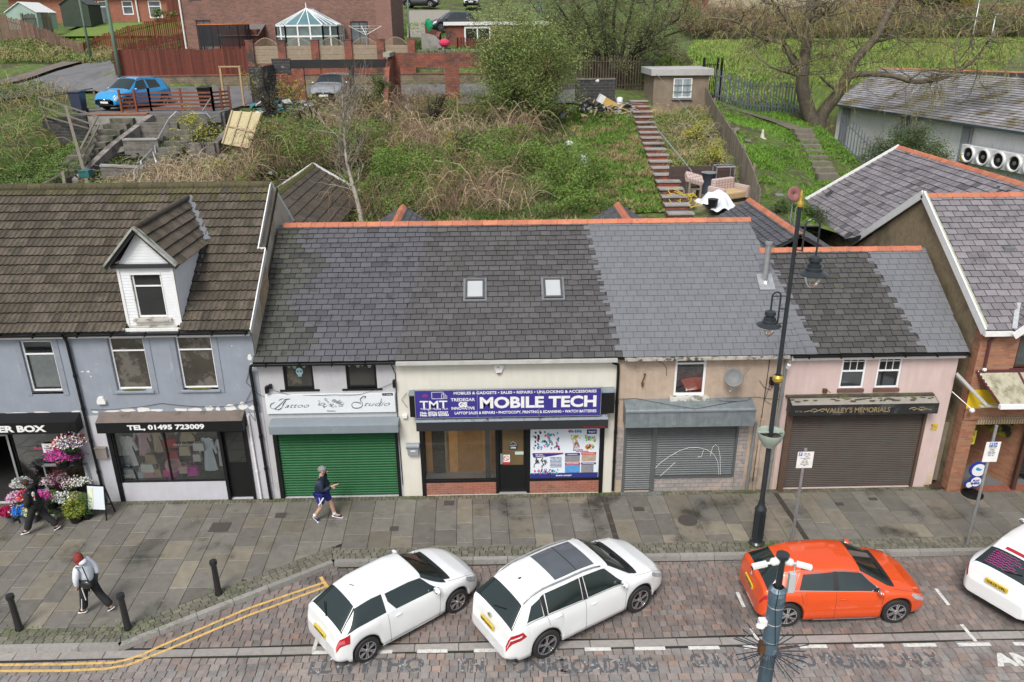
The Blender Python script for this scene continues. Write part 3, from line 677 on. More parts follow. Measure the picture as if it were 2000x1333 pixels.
# gable end of the boutique
def yz(y): return EZ+(y+.17)*BP
b=MB()
ys=BY*.5; b.mesh([(-6.7,-.02,0),(-6.7,ys,0),(-6.7,ys,yz(ys)-.06),(-6.7,-.02,yz(-.02)-.06)],[(0,1,2,3)]); b.mesh([(-6.84,ys,5),(-6.84,8.1,5),(-6.84,8.1,5.35),(-6.84,BY,BZ-.05),(-6.84,ys,yz(ys)-.05),(-6.7,ys,5),(-6.7,ys,yz(ys)-.06)],[(0,1,2,3,4),(5,0,4,6)]); b.build('gable_wall',r_cream2,BQ)
b=MB(); b.quad((-6.69,.9,4.6),(-6.69,2.0,5.8),(-6.69,2.0,6.7),(-6.69,1.1,6.1)); b.build('exposed_brick',M('gable_brick',(.36,.22,.11),.9,.3,brick=((.45,.33,.2),(.3,.3,.3),.22,.075)),BQ)
b=MB(); ys=BY*.5; w=.04
b.bar((-6.66,-.2,yz(-.2)),(-6.66,ys,yz(ys)),.03,.17); b.bar((-6.9,ys,yz(ys)),(-6.66,ys,yz(ys)),.03,.17); b.bar((-6.87,ys,yz(ys)),(-6.87,BY,BZ+.03),.03,.17); b.bar((-6.87,BY,BZ+.03),(-6.87,8.25,5.38),.03,.17); b.build('bargeboard',m_white,BQ)
b=MB(); b.bar((-6.69,0,yz(0)-.13),(-6.69,ys,yz(ys)-.13),.03,.12); b.bar((-6.7,ys,yz(ys)-.13),(-6.7,BY,BZ-.12),.03,.12); b.build('verge_dark_board',m_black,BQ)  # black board below the white bargeboards
# dormer
DF=.06; DE=7.2; DA=8.2; DH=DW
yE=(DE-EZ)/BP-.17; yA=(DA-EZ)/BP-.17
m_board=M('white_shiplap',(.72,.74,.76),.5,.1,3,stain=((.4,.4,.36),3,.62,.8))
b=MB(); x0,x1=DX-DW,DX+DW; h=.085; z=5.5; wx0,wx1,wz0,wz1=DX-.4,DX+.38,5.74,7.0
while z<DE-.01:
    z2=min(z+h,DE)
    for a,c in ([(x0,wx0),(wx1,x1)] if z2<wz1 and z>wz0-.09 else [(x0,x1)]):
        b.quad((a,DF-.012,z),(c,DF-.012,z),(c,DF,z2),(a,DF,z2)); b.quad((a,DF,z),(c,DF,z),(c,DF-.012,z),(a,DF-.012,z))
    for sx,xx in((1,x1),(-1,x0)):
        yb=(z-EZ)/BP-.17; yb2=(z2-EZ)/BP-.17
        q=[(xx+sx*.012,DF,z),(xx+sx*.012,max(yb,DF),z),(xx,max(yb2,DF),z2),(xx,DF,z2)]; b.quad(*(q if sx>0 else q[::-1]))
    z=z2
z=DE
while z<DA-.12:
    z2=min(z+h,DA-.1); w0=DH*(DA-.05-z)/(DA-DE);w1=DH*max(.02,(DA-.05-z2))/(DA-DE); b.quad((DX-w0,DF-.012,z),(DX+w0,DF-.012,z),(DX+w1,DF,z2),(DX-w1,DF,z2)); z=z2
DM=b.build('dormer',m_board,BQ)
def sub(mb,n,m,**k): o=mb.build(n,m,BQ,**k); o.parent=DM; return o
b=MB(); b.box(x0-.0,x0+.07,DF-.03,DF,5.5,DE); b.box(x1-.07,x1,DF-.03,DF,5.5,DE); sub(b,'corner_board',m_white)
b=MB()
for sx in(1,-1):
    A=Vector((DX,DF-.2,DA+.02));C=Vector((DX+sx*(DW+.2),DF-.2,DE-.02)); b.bar(A,C,.035,.13)
sub(b,'dormer_bargeboard',M('black_barge',(.03,.032,.035),.5,.2)); b=MB(); b.bar((x0-.1,DF-.06,DE+.0),(x1+.1,DF-.06,DE+.0),.1,.1); sub(b,'dormer_eaves_board',MC['black_barge'])
b=MB()
for sx in(1,-1):
    A=Vector((DX,DF-.19,DA+.07));C=Vector((DX+sx*(DW+.2),DF-.19,DE+.05)); b.bar(A,C,.2,.05,up=(sx*.8,0,1))
sub(b,'dormer_verge_capping',M('mossy_capping',(.35,.36,.33),.7,.3,6,stain=((.12,.14,.04),3,.5,.65)))
for sx in(1,-1):
    e=Vector((DX+sx*(DW+.16),DF-.1,DE-.01)); a=Vector((DX,DF-.1,DA+.02)); yv=yA; v=(a-e); L=v.length; v/=L; u=Vector((0,1,0)); n=(u.cross(v) if sx<0 else v.cross(u)); n=n if n.z>0 else -n
    T=yA+.1-DF
    mkd=(lambda uu,vv,T=T,L=L:(uu+DF-.1)<yE+(yA-yE)*min(1,max(0,vv/L))+.12)
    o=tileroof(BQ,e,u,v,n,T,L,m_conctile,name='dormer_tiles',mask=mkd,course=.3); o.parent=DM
    b=MB(); b.quad(e,e+u*(yE-DF+.1),Vector((a.x,yA,a.z)),a); b2=b; sub(b2,'dormer_underlay',m_slatebed)
    b=MB(); b.bar((DX+sx*(DW+.17),yE+.02,DE+.1),(DX+sx*.02,yA+.05,DA+.1),.2,.03); b.bar((DX+sx*(DW+.08),.0,5.52),(DX+sx*(DW+.08),yE,DE+.04),.16,.02); sub(b,'lead_flashing',m_lead)
b=MB(); b.tube([(DX,DF-.15,DA+.06),(DX,yA,DA+.06)],.085,10); sub(b,'dormer_ridge',MC['concrete_roof_tile'],auto=True)
dwin=window(BQ,wx0,wx1,wz0,wz1,DF+.04,m_pvc,mid=6.62,fw=.045,gm=m_glassdark,name='dormer_window'); dwin.parent=DM
b=MB(); b.box(wx0-.02,wx0,DF-.01,DF+.1,wz0,wz1); b.box(wx1,wx1+.02,DF-.01,DF+.1,wz0,wz1); b.box(wx0-.12,wx1+.12,DF-.12,DF+.08,wz0-.09,wz0-.01); b.box(x0+.1,x1-.1,DF-.14,DF,5.5,5.53); sub(b,'dormer_sill',M('flaking_sill',(.5,.48,.43),.8,.3,8,stain=((.2,.16,.1),4,.5,.6)))
b=MB(); b.box(x0-.05,x1+.05,-.16,-.1,5.42,5.5); sub(b,'front_gutter',m_white)
# ---- 3 tattoo studio
TS=thing('tattoo_studio','pale grey rendered shop with a closed green roller shutter and Tattoo Studio sign','shop building',(-4.8,0,0))
TZ=4.46; TYR=4.12
shell(TS,-6.72,-2.86,8,TZ,[(-6.0,-5.17,3.54,4.38),(-4.26,-3.41,3.55,4.38),(-6.52,-2.93,0,2.45)],r_grey,dep=.18)
for i,(a,c) in enumerate(((-6.0,-5.17),(-4.26,-3.41))):
    w=blackwin(TS,a,c,3.55,4.38,gm=M('tattoo_pane',(.045,.045,.04),.06,.4,1.5,spec=.7,stain=((.1,.09,.07),2.5,.55,.62)))
    m_sk=M('pale_green_sticker',(.5,.62,.55),.6,.15,12); 
    def skull(x,z,s,blue=False):
        b=MB(); b.ball((x,.068,z),s,14,8,(.82,.06,1)); b.box(x-s*.42,x+s*.42,.062,.072,z-s*1.25,z-s*.6); o=b.build('skull_sticker',m_sk if not blue else M('sky_blue_sticker',(.45,.66,.7),.6,.1),TS); o.parent=w
        b=MB()
        for q in(-1,1): b.ball((x+q*s*.35,.06,z+s*.05),s*.24,10,6,(1,.3,1))
        b.ball((x,.058,z-s*.38),s*.1,6,4,(1,.3,1))
        for q in(-.3,-.1,.1,.3): b.box(x+q*s-.003,x+q*s+.003,.058,.064,z-s*1.2,z-s*.7)
        e=b.build('skull_eyes',M('teal_ink',(.03,.16,.2),.5,.1),TS); e.parent=w
    if i==0: skull(-5.83,4.27,.07);skull(-5.68,4.26,.08); skull(-5.42,4.28,.08); skull(-5.56,4.07,.12,True)
    else: skull(-4.17,4.3,.08); skull(-3.92,4.27,.08); skull(-3.8,4.26,.05); skull(-3.6,4.26,.08)
b=MB(); b.box(-6.57,-2.93,-.07,-.01,2.83,3.42); SG=thing('shop_sign','white Tattoo Studio sign board above the grey shutter box','sign',(-4.75,-.05,2.83)); b.build('board',M('sign_white',(.68,.72,.75),.4,.05,3),SG,bevel=.004)
m_ink=M('dark_ink',(.03,.03,.035),.5,.1)
def script_word(s,xa,xb,zc,size,root,y):
    text(s[1:],size*.72,m_ink,root,((xa*.62+xb*1.38)/2,y,zc-size*.13),w=(xb-xa)*.62,shear=.45,off=-.002,name='lettering')
def swirl(root,pts,y,r=.008,n=8):
    P=[Vector((x,y,z)) for x,z in pts]; out=[]
    for i in range(len(P)-1):
        p0=P[max(i-1,0)];p1=P[i];p2=P[i+1];p3=P[min(i+2,len(P)-1)]
        for k in range(n):
            t=k/n; out.append(.5*((2*p1)+(p2-p0)*t+(2*p0-5*p1+4*p2-p3)*t*t+(3*p1-p0-3*p2+p3)*t**3))
    out.append(P[-1]); m=len(out); b=MB(); b.tube(out,[r*(.45+.75*abs(math.sin(PI*2.5*i/m))) for i in range(m)],5); return b.build('lettering',m_ink,root)
Y0=-.075; zx=lambda a,c:(lambda p:(p.x,p.z))(at(470+a/3.703,680+c/3.703,Y=Y0))
swirl(SG,[zx(*q) for q in[(250,395),(222,405),(215,430),(245,440),(290,405),(325,372),(355,370)]],Y0,.009)
swirl(SG,[zx(*q) for q in[(330,375),(310,405),(295,435),(270,447),(250,443)]],Y0,.012); swirl(SG,[zx(*q) for q in[(275,380),(300,368),(330,374),(357,368)]],Y0,.008)
a=zx(318,420);c=zx(495,420); text('attoo',.2,m_ink,SG,((a[0]+c[0])/2,Y0,a[1]-.01),w=c[0]-a[0],shear=.5,off=-.004)
swirl(SG,[zx(*q) for q in[(895,365),(905,352),(885,352),(865,375),(880,400),(875,425),(845,435),(812,430),(805,405),(830,392),(870,400)]],Y0,.011)
a=zx(895,405);c=zx(1080,400); text('tudio',.2,m_ink,SG,((a[0]+c[0])/2,Y0,a[1]+.0),w=c[0]-a[0],shear=.5,off=-.004)
swirl(SG,[zx(*q) for q in[(1020,365),(1010,400),(1005,425)]],Y0,.007)
random.seed(3)
for q in range(34):
    t=random.uniform(-1,1); cx=650+t*88; cz=395+random.uniform(-32,38)*(1-abs(t)*.45); rr=random.uniform(5,14); P=[zx(cx+rr*math.cos(a)*(1-a/9),cz+rr*math.sin(a)*(1-a/9)) for a in [k*.9 for k in range(8)]]; swirl(SG,P,Y0,.0035,4)
a=zx(655,455); text('Tattoos',.07,m_ink,SG,(a[0],Y0,a[1]),w=.24,shear=.4,off=-.001)
a=zx(1062,336); b=MB(); b.box(a[0]-.15,a[0]+.15,Y0,Y0+.003,a[1]-.04,a[1]+.04); b.build('corner_label',M('navy_label',(.02,.04,.08),.5,.1),SG,bevel=.002); text('T  inked',.05,m_white,SG,(a[0],Y0-.002,a[1]),w=.22)
sh_mat=M('blue_grey_shutter_box',(.2,.235,.26),.55,.12,3,stain=((.3,.33,.34),2,.6,.75))
b=MB(); b.prism([(-.38,2.33),(-.38,2.58),(0.0,2.66),(0.0,2.33)],-6.49,-2.85,Matrix(((0,1,0,0),(1,0,0,0),(0,0,1,0),(0,0,0,1)))); b.build('shutter_box',sh_mat,TS,bevel=.006)
b=MB(); b.box(-6.52,-6.4,-.03,.12,0,2.36); b.box(-3.02,-2.93,-.03,.12,0,2.36); b.build('shutter_guide',m_black,TS); shutter(TS,-6.4,-3.02,.02,2.4,.06,M('green_shutter',(.008,.095,.028),.55,.2,3,spec=.3,streak=.18,stain=((.01,.09,.03),2.5,.56,.75)),.085)
gutter(TS,-6.78,-2.86,-.24,TZ-.03,m_black); pipe(TS,[(-6.78,-.24,TZ-.08),(-6.86,-.1,TZ-.25),(-6.8,-.08,.02)],m_black,.045)
b=MB(); b.box(-6.72,-2.86,-.16,-.01,TZ-.13,TZ-.04); b.build('fascia_board',m_black,TS)
def tcol(x,y,v):
    k=random.uniform(.86,1.1); l=.0
    if random.random()<.1: k*=.72
    d=(x+6.6)
    if d<1.0+.5*math.sin(y*3): g=random.uniform(.68,.95); return (k*g,k*g*1.02,k*g*.85)
    return (k,k,k*1.02)
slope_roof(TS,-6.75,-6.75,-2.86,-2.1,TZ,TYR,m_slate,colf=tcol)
ZR=TZ+(TYR+.17)*PT
# ---- 4 phone shop
PS=thing('phone_shop','cream rendered shop with two skylights and a purple blue MOBILE TECH sign','shop building',(.25,0,0))
shell(PS,-2.86,3.32,8,TZ,[(-2.31,3.05,0,2.42)],r_cream,dep=.14)
m_dkslate=m_slateold
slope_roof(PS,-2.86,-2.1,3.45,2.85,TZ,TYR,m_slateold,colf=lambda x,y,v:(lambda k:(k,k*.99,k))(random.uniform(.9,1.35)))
b=MB(); b.box(-2.82,3.3,-.26,-.15,TZ-.12,TZ-.03); b.build('gutter',M('grey_white_gutter',(.45,.45,.42),.6,.2,5),PS)
b=MB(); b.box(-2.82,3.3,-.15,-.005,TZ-.1,TZ-.05); b.build('soffit',m_white,PS)
# skylights
for i,(a,c) in enumerate(((-.93,-.37),(1.36,1.91))):
    s=thing('roof_window',['white blind skylight nearest the middle of the dark slate roof, left of its pair','white blind skylight right of its pair, nearer the newer grey slates'][i],'skylight',((a+c)/2,1.8,TZ+1.97*PT),group='skylights in the slate roof')
    nn=Vector((0,-PT,1)).normalized(); vv=Vector((0,1,PT)).normalized(); o=Vector(((a+c)/2,1.55,TZ+1.72*PT)); Mx=Matrix((Vector((1,0,0)),vv,nn)).transposed().to_4x4(); Mx.translation=o; w=(c-a)/2; L=.72
    b=MB(); b.box(-w-.06,w+.06,-.06,L+.06,.0,.05,Mx); b.build('flashing',m_lead,s); b=MB()
    for bx in((-w,-w+.06,0,L),(w-.06,w,0,L),(-w+.06,w-.06,0,.06),(-w+.06,w-.06,L-.06,L)): b.box(bx[0],bx[1],bx[2],bx[3],.05,.1,Mx)
    b.build('frame',M('dark_frame',(.06,.065,.06),.5,.2),s); b=MB(); b.box(-w+.06,w-.06,.06,L-.06,.06,.08,Mx); b.build('pane',M('blind_behind_glass',(.42,.44,.45),.1,.03,spec=.6),s)
# shopfront
m_brick=M('red_brick',(.3,.1,.065),.85,.2,brick=((.37,.14,.09),(.3,.24,.2),.22,.075),stain=((.1,.13,.04),1.3,.62,.8))
b=MB(); b.box(-2.31,-2.2,-.04,.12,0,2.42); b.box(2.94,3.05,-.04,.12,0,2.42); b.box(-2.2,-.1,.0,.1,.42,.5); b.box(.86,2.94,.0,.1,.42,.5); b.box(-.12,-.02,-.01,.12,.02,2.42); b.box(.78,.88,-.01,.12,.02,2.42); b.box(-2.2,2.94,.0,.1,2.36,2.42); b.build('shopfront_frame',m_black,PS,bevel=.004)
b=MB(); b.box(-2.2,-.12,.01,.2,-.02,.42); b.box(.88,2.94,.01,.2,-.02,.42); b.build('brick_stallriser',m_brick,PS)
b=MB(); b.box(-2.2,-.12,.04,.05,.5,2.36); b.build('display_pane',g_shop,PS)
b=MB(); b.quad((-2.2,.5,.5),(-.12,.5,.5),(-.12,.5,2.4),(-2.2,.5,2.4)); b.build('timber_screen',M('orange_plywood',(.7,.36,.13),.6,.25,4,planks=.25,streak=.15),PS)
b=MB(); b.box(-2.2,-.1,.1,.5,.46,.5); b.build('window_shelf',m_white,PS)
b=MB(); b.box(-1.62,-1.55,.4,.45,.5,2.1); b.build('timber_post',m_pale,PS); b=MB(); b.box(-2.0,-1.62,.42,.47,.5,2.1); b.build('dark_side_board',M('mottled_board',(.1,.09,.07),.8,.5,12),PS); b=MB(); b.box(-.42,-.28,.09,.11,.5,2.36); b.build('window_pillar',M('pillar_dark',(.1,.11,.11),.3,.1),PS)
b=MB(); b.box(.9,2.92,.035,.05,.5,2.36); PO=b.build('window_poster',M('poster_white',(.72,.78,.84),.35,.02),PS)
Yp=.028
def pz(a,c): p=at(770+a/4.167,690+c/4.167,Y=Yp); return p.x,p.z
def patch(x0,y0,x1,y1,m,nm='poster_print',dy=0.):
    a=pz(x0,y0);c=pz(x1,y1); b=MB(); b.box(a[0],c[0],Yp-dy,Yp+.005,c[1],a[1]); o=b.build(nm,m,PS); o.parent=PO; return o
navy=M('navy_print',(.03,.035,.2),.4,.03); pred=M('red_print',(.5,.03,.05),.4,.03); pk=[M('phone_black',(.02,.02,.03),.3,.1),M('print_teal',(.03,.35,.4),.4,.1),M('print_pink',(.6,.05,.25),.4,.1),M('print_lime',(.3,.6,.1),.4,.1),M('print_orange',(.6,.2,.04),.4,.1),M('print_skin',(.45,.33,.25),.5,.3,12),M('print_blue',(.1,.3,.6),.4,.3,9),M('print_grey',(.25,.25,.26),.4,.2,9)]
patch(1108,980,1655,1018,navy); patch(1568,622,1648,658,navy); patch(1125,815,1375,822,pred)
b=MB(); A=[pz(*q) for q in((1122,820),(1390,820),(1190,852),(1135,852))]; b.quad(*[(x,Yp-.001,z) for x,z in A][::-1]); o=b.build('poster_print',navy,PS); o.parent=PO
for q,(x0,y0,x1,y1) in enumerate([(1390,835,1510,885),(1525,825,1640,880),(1390,908,1510,972),(1522,905,1620,972)]): patch(x0,y0,x1,y1,[pk[7],pk[5],pk[6],pk[7]][q])
patch(1390,815,1512,833,navy,dy=.001); patch(1522,808,1643,824,pred,dy=.001); patch(1390,893,1512,908,pred,dy=.001); patch(1520,892,1642,905,navy,dy=.001)
random.seed(11)
def scatter(n,x0,x1,y0,y1,sx,sy,ms):
    for m in ms:
        b=MB()
        for k in range(max(2,n*3//len(ms))):
            x=random.uniform(x0,x1);y=random.uniform(y0,y1); a=pz(x,y); w=random.uniform(.5,1)*sx;h=random.uniform(.5,1)*sy; r=random.uniform(-.6,.6)
            Mx=Matrix.Translation((a[0],Yp-.001-.0006*random.random(),a[1]))@Matrix.Rotation(r,4,'Y'); b.box(-w,w,0,.002,-h,h,Mx)
        o=b.build('poster_print',m,PS); o.parent=PO
scatter(20,1130,1340,640,780,.03,.05,[pk[0],pk[0],pk[7],pk[2],pk[1],pk[6]]); scatter(9,1420,1530,632,645,.02,.035,[pk[1],pk[2],pk[6]]); scatter(6,1440,1510,672,700,.025,.035,[pk[3],pk[4]]); scatter(6,1555,1640,675,715,.03,.06,[pk[1],pk[2],pk[3]]); scatter(8,1560,1625,745,780,.02,.05,[pk[4],pred,pk[3],pk[0]]); scatter(6,1455,1500,720,765,.006,.12,[pred,pk[0],pk[4]]); scatter(14,1135,1340,950,985,.02,.05,[pk[0],pk[1],pk[6],pk[2]]); scatter(6,1130,1240,865,925,.025,.07,[pk[0],pk[7]])
for s,x0,x1,yy,sz,mm in[('07576 673237',1315,1445,997,.05,m_white),('TMT',1580,1640,643,.09,m_white),('BIG PUFFS',1455,1535,789,.035,navy),('BIG SAVINGS',1480,1580,800,.035,pred),('GET YOUR',1150,1210,828,.03,m_white),('PHONE FIXED',1150,1225,840,.03,m_white),('WATCH REPAIR',1530,1630,898,.02,m_white),('WE FIX LAPTOPS',1530,1632,816,.02,m_white),('WE BUY PHONES',1400,1500,901,.02,m_white),('UNLOCKING',1410,1490,825,.02,m_white)]:
    a=pz(x0,yy);c=pz(x1,yy); o=text(s,sz,mm,PS,((a[0]+c[0])/2,Yp-.004,a[1]),w=c[0]-a[0],off=.002); o.parent=PO
for k,s in enumerate(['BROKEN DISPLAY','WATER DAMAGE','BATTERY ISSUE','CHARGING PORT','HOME BUTTON','CAMERA ISSUE','SOFTWARE PROBLEMS','UNLOCKING']):
    a=pz(1260,850+k*11);c=pz(1370,850+k*11); o=text(s,.022,navy,PS,((a[0]+c[0])/2,Yp-.003,a[1]),w=(c[0]-a[0])*.85,off=.001); o.parent=PO
s=MB(); s.box(-.02,.78,.05,.1,.06,.95); s.box(-.02,.08,.05,.1,.95,2.34); s.box(.7,.78,.05,.1,.95,2.34); s.box(.08,.7,.05,.1,2.2,2.34); s.box(-.02,.78,.03,.1,.02,.06); DR=s.build('shop_door',m_black,PS,bevel=.004)
def dsub(mb,n,m,**k): o=mb.build(n,m,PS,**k); o.parent=DR; return o
s=MB(); s.box(.08,.7,.07,.078,.95,2.2); dsub(s,'pane',M('brown_painted_reflection',(.13,.09,.04),.06,.3,2,spec=.7))  # brown pane colour stands in for the reflected road
s=MB(); s.box(.02,.09,.0,.05,1.02,1.35); dsub(s,'handle',m_galv); s=MB(); s.box(-.04,.8,-.02,.1,-.01,.05); dsub(s,'threshold',M('alu',(.6,.6,.6),.35,.1,metal=.5))
s=MB(); s.box(.09,.3,.055,.06,.98,1.3); dsub(s,'no_smoking_notice',m_white); s=MB(); s.box(.09,.3,.052,.055,.98,1.06); dsub(s,'notice_band',pred)
s=MB(); P=[(.195+.075*math.cos(k*PI/9),.05,1.19+.075*math.sin(k*PI/9)) for k in range(19)]; s.tube(P,.008,5); s.bar((.14,.05,1.24),(.25,.05,1.14),.012); dsub(s,'prohibition_ring',pred)
s=MB(); s.box(.28,.52,.05,.058,1.48,1.66); dsub(s,'open_sign',M('slate_board',(.03,.04,.06),.5,.1)); s=MB(); s.tube([(.3,.054,1.66),(.4,.054,1.74),(.5,.054,1.66)],.004,4); dsub(s,'sign_string',m_white)
o=text('COME IN WE\'RE',.04,m_white,PS,(.4,.047,1.62),w=.2); o.parent=DR; o=text('OPEN',.08,m_white,PS,(.4,.047,1.54),w=.15,off=.002); o.parent=DR
s=MB(); s.box(.45,.7,.055,.062,1.3,1.4); dsub(s,'door_strip_label',M('pale_green_label',(.5,.6,.55),.5,.05))
b=MB(); b.box(-2.5,-2.34,-.32,0,2.78,3.42); b.box(2.86,3.25,-.32,0,2.8,3.45); b.box(-2.34,2.86,-.3,0,2.8,3.42); b.build('old_fascia_box',m_black,PS); b=MB(); b.box(-2.52,3.27,-.34,0,3.45,3.48); b.build('fascia_cap',M('blue_grey_flashing',(.2,.24,.27),.6,.2,4),PS)
b=MB(); b.box(-2.33,3.07,-.5,-.0,2.42,2.7); b.build('blind_box',M('blind_black',(.02,.021,.024),.6,.2,4),PS,bevel=.006); b=MB(); b.prism([(-.505,2.703),(0,2.703),(0,2.79)],-2.33,3.07,Matrix(((0,1,0,0),(1,0,0,0),(0,0,1,0),(0,0,0,1)))); b.build('blind_flashing',M('worn_blue_flashing',(.27,.31,.35),.6,.3,5,stain=((.08,.09,.1),5,.55,.62)),PS)
m_red=M('red_script',(.4,.01,.02),.5,.1); a=at(1140,835,Y=-.51);c=at(1181,835,Y=-.51); text('Commercial Signs',.07,m_red,PS,((a.x+c.x)/2,-.508,a.z),w=c.x-a.x,shear=.3)
MS=thing('shop_sign','long purple blue MOBILE TECH sign above the phone shop door','sign',(.26,-.4,2.8)); b=MB(); b.box(-2.32,2.84,-.42,-.36,2.8,3.64); b.build('board',M('purple_blue_panel',(.04,.033,.23),.35,.08,2),MS,bevel=.004)
b=MB(); b.box(-2.34,2.86,-.425,-.36,2.785,2.8); b.box(-2.34,2.86,-.425,-.36,3.64,3.655); b.box(-2.34,-2.325,-.425,-.36,2.785,3.655); b.box(2.845,2.86,-.425,-.36,2.785,3.655)
for q in(-.6,1.12): b.box(q-.005,q+.005,-.424,-.42,2.8,3.64)
b.build('trim',m_galv,MS)
def sgn(s,x0,x1,yy,sz,off=.0025,m=m_white):
    k=2000/440.; p=at(760+x0*.22,740+yy*.22,Y=-.425);q=at(760+x1*.22,740+yy*.22,Y=-.425); text(s,sz,m,MS,((p.x+q.x)/2,-.424,p.z*.5+q.z*.5),w=q.x-p.x,off=off)
sgn('MOBILES & GADGETS • SALES • REPAIRS • UNLOCKING & ACCESSORIES',572,1842,120,.115); sgn('MOBILE TECH',805,1840,207,.46,.017); sgn('LAPTOP SALES & REPAIRS • PHOTOCOPY, PRINTING & SCANNING • WATCH BATTERIES',582,1840,298,.115)
sgn('TMT',272,518,232,.34,.005); sgn('Tredegar Mobile Tech',278,522,272,.08,.0); sgn('Mob. 07576 673237',275,525,303,.09,.004); sgn('Mob. 07459 434463',275,530,324,.09,.004); sgn('TREDEGAR',547,762,187,.13); sgn('GS',615,695,230,.19,.012); sgn('INNOVATIVE',553,760,263,.12)
b=MB()
def fr(x0,y0,x1,y1):
    p=at(760+x0*.22,740+y0*.22,Y=-.425);q=at(760+x1*.22,740+y1*.22,Y=-.425); t=.012
    b.box(p.x,q.x,-.425,-.42,p.z-t,p.z); b.box(p.x,q.x,-.425,-.42,q.z,q.z+t); b.box(p.x,p.x+t,-.425,-.42,q.z,p.z); b.box(q.x-t,q.x,-.425,-.42,q.z,p.z)
fr(375,120,485,180); fr(462,135,500,178); fr(492,150,515,178); b.build('computer_emblem',m_white,MS); b=MB(); p=at(760+318*.22,740+155*.22,Y=-.425); b.ball((p.x,-.42,p.z),.06,12,6,(1.3,.08,.9)); b.build('faded_red_mark',M('faded_red',(.2,.03,.15),.6,.4,20),MS)
pipe(PS,[(3.17,-.2,TZ-.08),(3.2,-.16,TZ-.18),(3.34,-.12,TZ-.25),(3.36,-.07,TZ-.45),(3.36,-.07,.1)],m_black,.04)
b=MB(); b.prism([(-.13,4.24),(.15,4.24),(.16,4.16),(.08,3.99),(-.06,3.99),(-.14,4.16)],-.07,0); o=thing('alarm_box','white triangular alarm box above the long purple sign','alarm box',(.01,0,3.97)); b.build('case',m_white,o,bevel=.01); b=MB(); b.box(-.04,.06,-.075,0,3.96,3.99); b.ball((.0,-.08,4.17),.018,6,4); b.build('beacon',M('red_beacon',(.4,.02,.03),.3,.1),o)
o=thing('letter_box','grey wall letter box on the cream wall beside the phone shop','letter box',(-2.5,0,1.4)); b=MB(); b.prism([(-2.66,1.42),(-2.36,1.42),(-2.34,1.7),(-2.68,1.7)],-.12,0); b.build('box',M('grey_plastic',(.25,.27,.3),.5,.1),o,bevel=.01)
b=MB(); b.tube([(-2.7,-.07,1.72),(-2.32,-.07,1.72)],.09,14); b.build('lid',MC['grey_plastic'],o,auto=True).scale=(1,1,1); b=MB(); b.box(-2.58,-2.44,-.125,-.12,1.56,1.6); b.build('slot',m_white,o)
ridge(TS,(-6.62,TYR,ZR+.03),(-2.3,TYR,ZR+.03)); ridge(PS,(-2.3,TYR,ZR+.03),(2.86,TYR,ZR+.03))
for rt,a,c in((TS,-6.72,-2.5),(PS,-2.5,3.1)): backroof(rt,a,c,TYR,ZR,8.3,4.5,m_slateold)
# ---- 5 shuttered shop
HS=thing('shuttered_shop','peach pebbledashed shop closed behind plain grey roller shutters','shop building',(5.7,0,0))
shell(HS,3.32,8.16,8,TZ,[(4.97,5.86,3.15,4.4),(3.62,6.96,0,2.5)],r_peach,dep=.16)
cn=lambda x,y,v:(lambda k:(k,k,k))(random.uniform(.95,1.05))
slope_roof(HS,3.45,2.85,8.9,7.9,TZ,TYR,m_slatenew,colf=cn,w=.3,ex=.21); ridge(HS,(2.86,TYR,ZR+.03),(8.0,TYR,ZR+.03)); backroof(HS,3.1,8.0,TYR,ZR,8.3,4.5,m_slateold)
# stepped join of new slates over the old ones
b=MB()
for r in range(25):
    v=(r+.5)/25; y=-.17+v*(TYR+.17); z=TZ+(y+.17)*PT+.03
    if r%2: 
        x=3.45-.6*v; k=random.uniform(.93,1.07); b.tint=(k,k,k); h=.092; b.quad((x-.16,y-h,z-h*PT+.005),(x+.02,y-h,z-h*PT+.005),(x+.02,y+h,z+h*PT-.005),(x-.16,y+h,z+h*PT-.005))
b.build('stepped_slates',m_slatenew,HS)
window(HS,4.97,5.86,3.16,4.42,.03,m_pvc,mid=4.15,fw=.07,gm=glass('house_glass',(.75,.78,.76),.6),sill=(.12,.16,.12),sm=M('chipped_sill',(.55,.54,.5),.8,.3,8,stain=((.2,.2,.15),5,.5,.6)))
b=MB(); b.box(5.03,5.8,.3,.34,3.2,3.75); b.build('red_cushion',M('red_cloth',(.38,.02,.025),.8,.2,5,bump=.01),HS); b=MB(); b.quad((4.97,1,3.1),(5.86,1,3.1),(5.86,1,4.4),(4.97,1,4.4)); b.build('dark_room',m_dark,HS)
m_tin=M('weathered_lead_sheet',(.2,.235,.25),.5,.3,4,metal=.2,streak=.3,stain=((.4,.43,.44),2.2,.62,.72),stain2=((.1,.11,.11),3,.6,.75))
b=MB(); b.prism([(-.5,2.42),(-.5,2.9),(-.46,2.97),(0.0,3.08),(0.0,2.42)],3.56,7.22,Matrix(((0,1,0,0),(1,0,0,0),(0,0,1,0),(0,0,0,1)))); b.build('sheet_hood',m_tin,HS); b=MB()
for x in(4.2,5.0,5.55,6.3,6.85): b.box(x,x+.012,-.508,-.5,2.42,2.92)
b.box(3.54,7.24,-.53,-.49,2.9,2.93); b.ball((6.7,-.1,3.07),.1,8,5,(5,1.2,.35)); b.build('hood_seams',m_lead,HS)
m_shg=M('galvanised_shutter',(.13,.142,.145),.45,.15,3,metal=.35,streak=.15,stain=((.12,.13,.12),1.5,.55,.75))
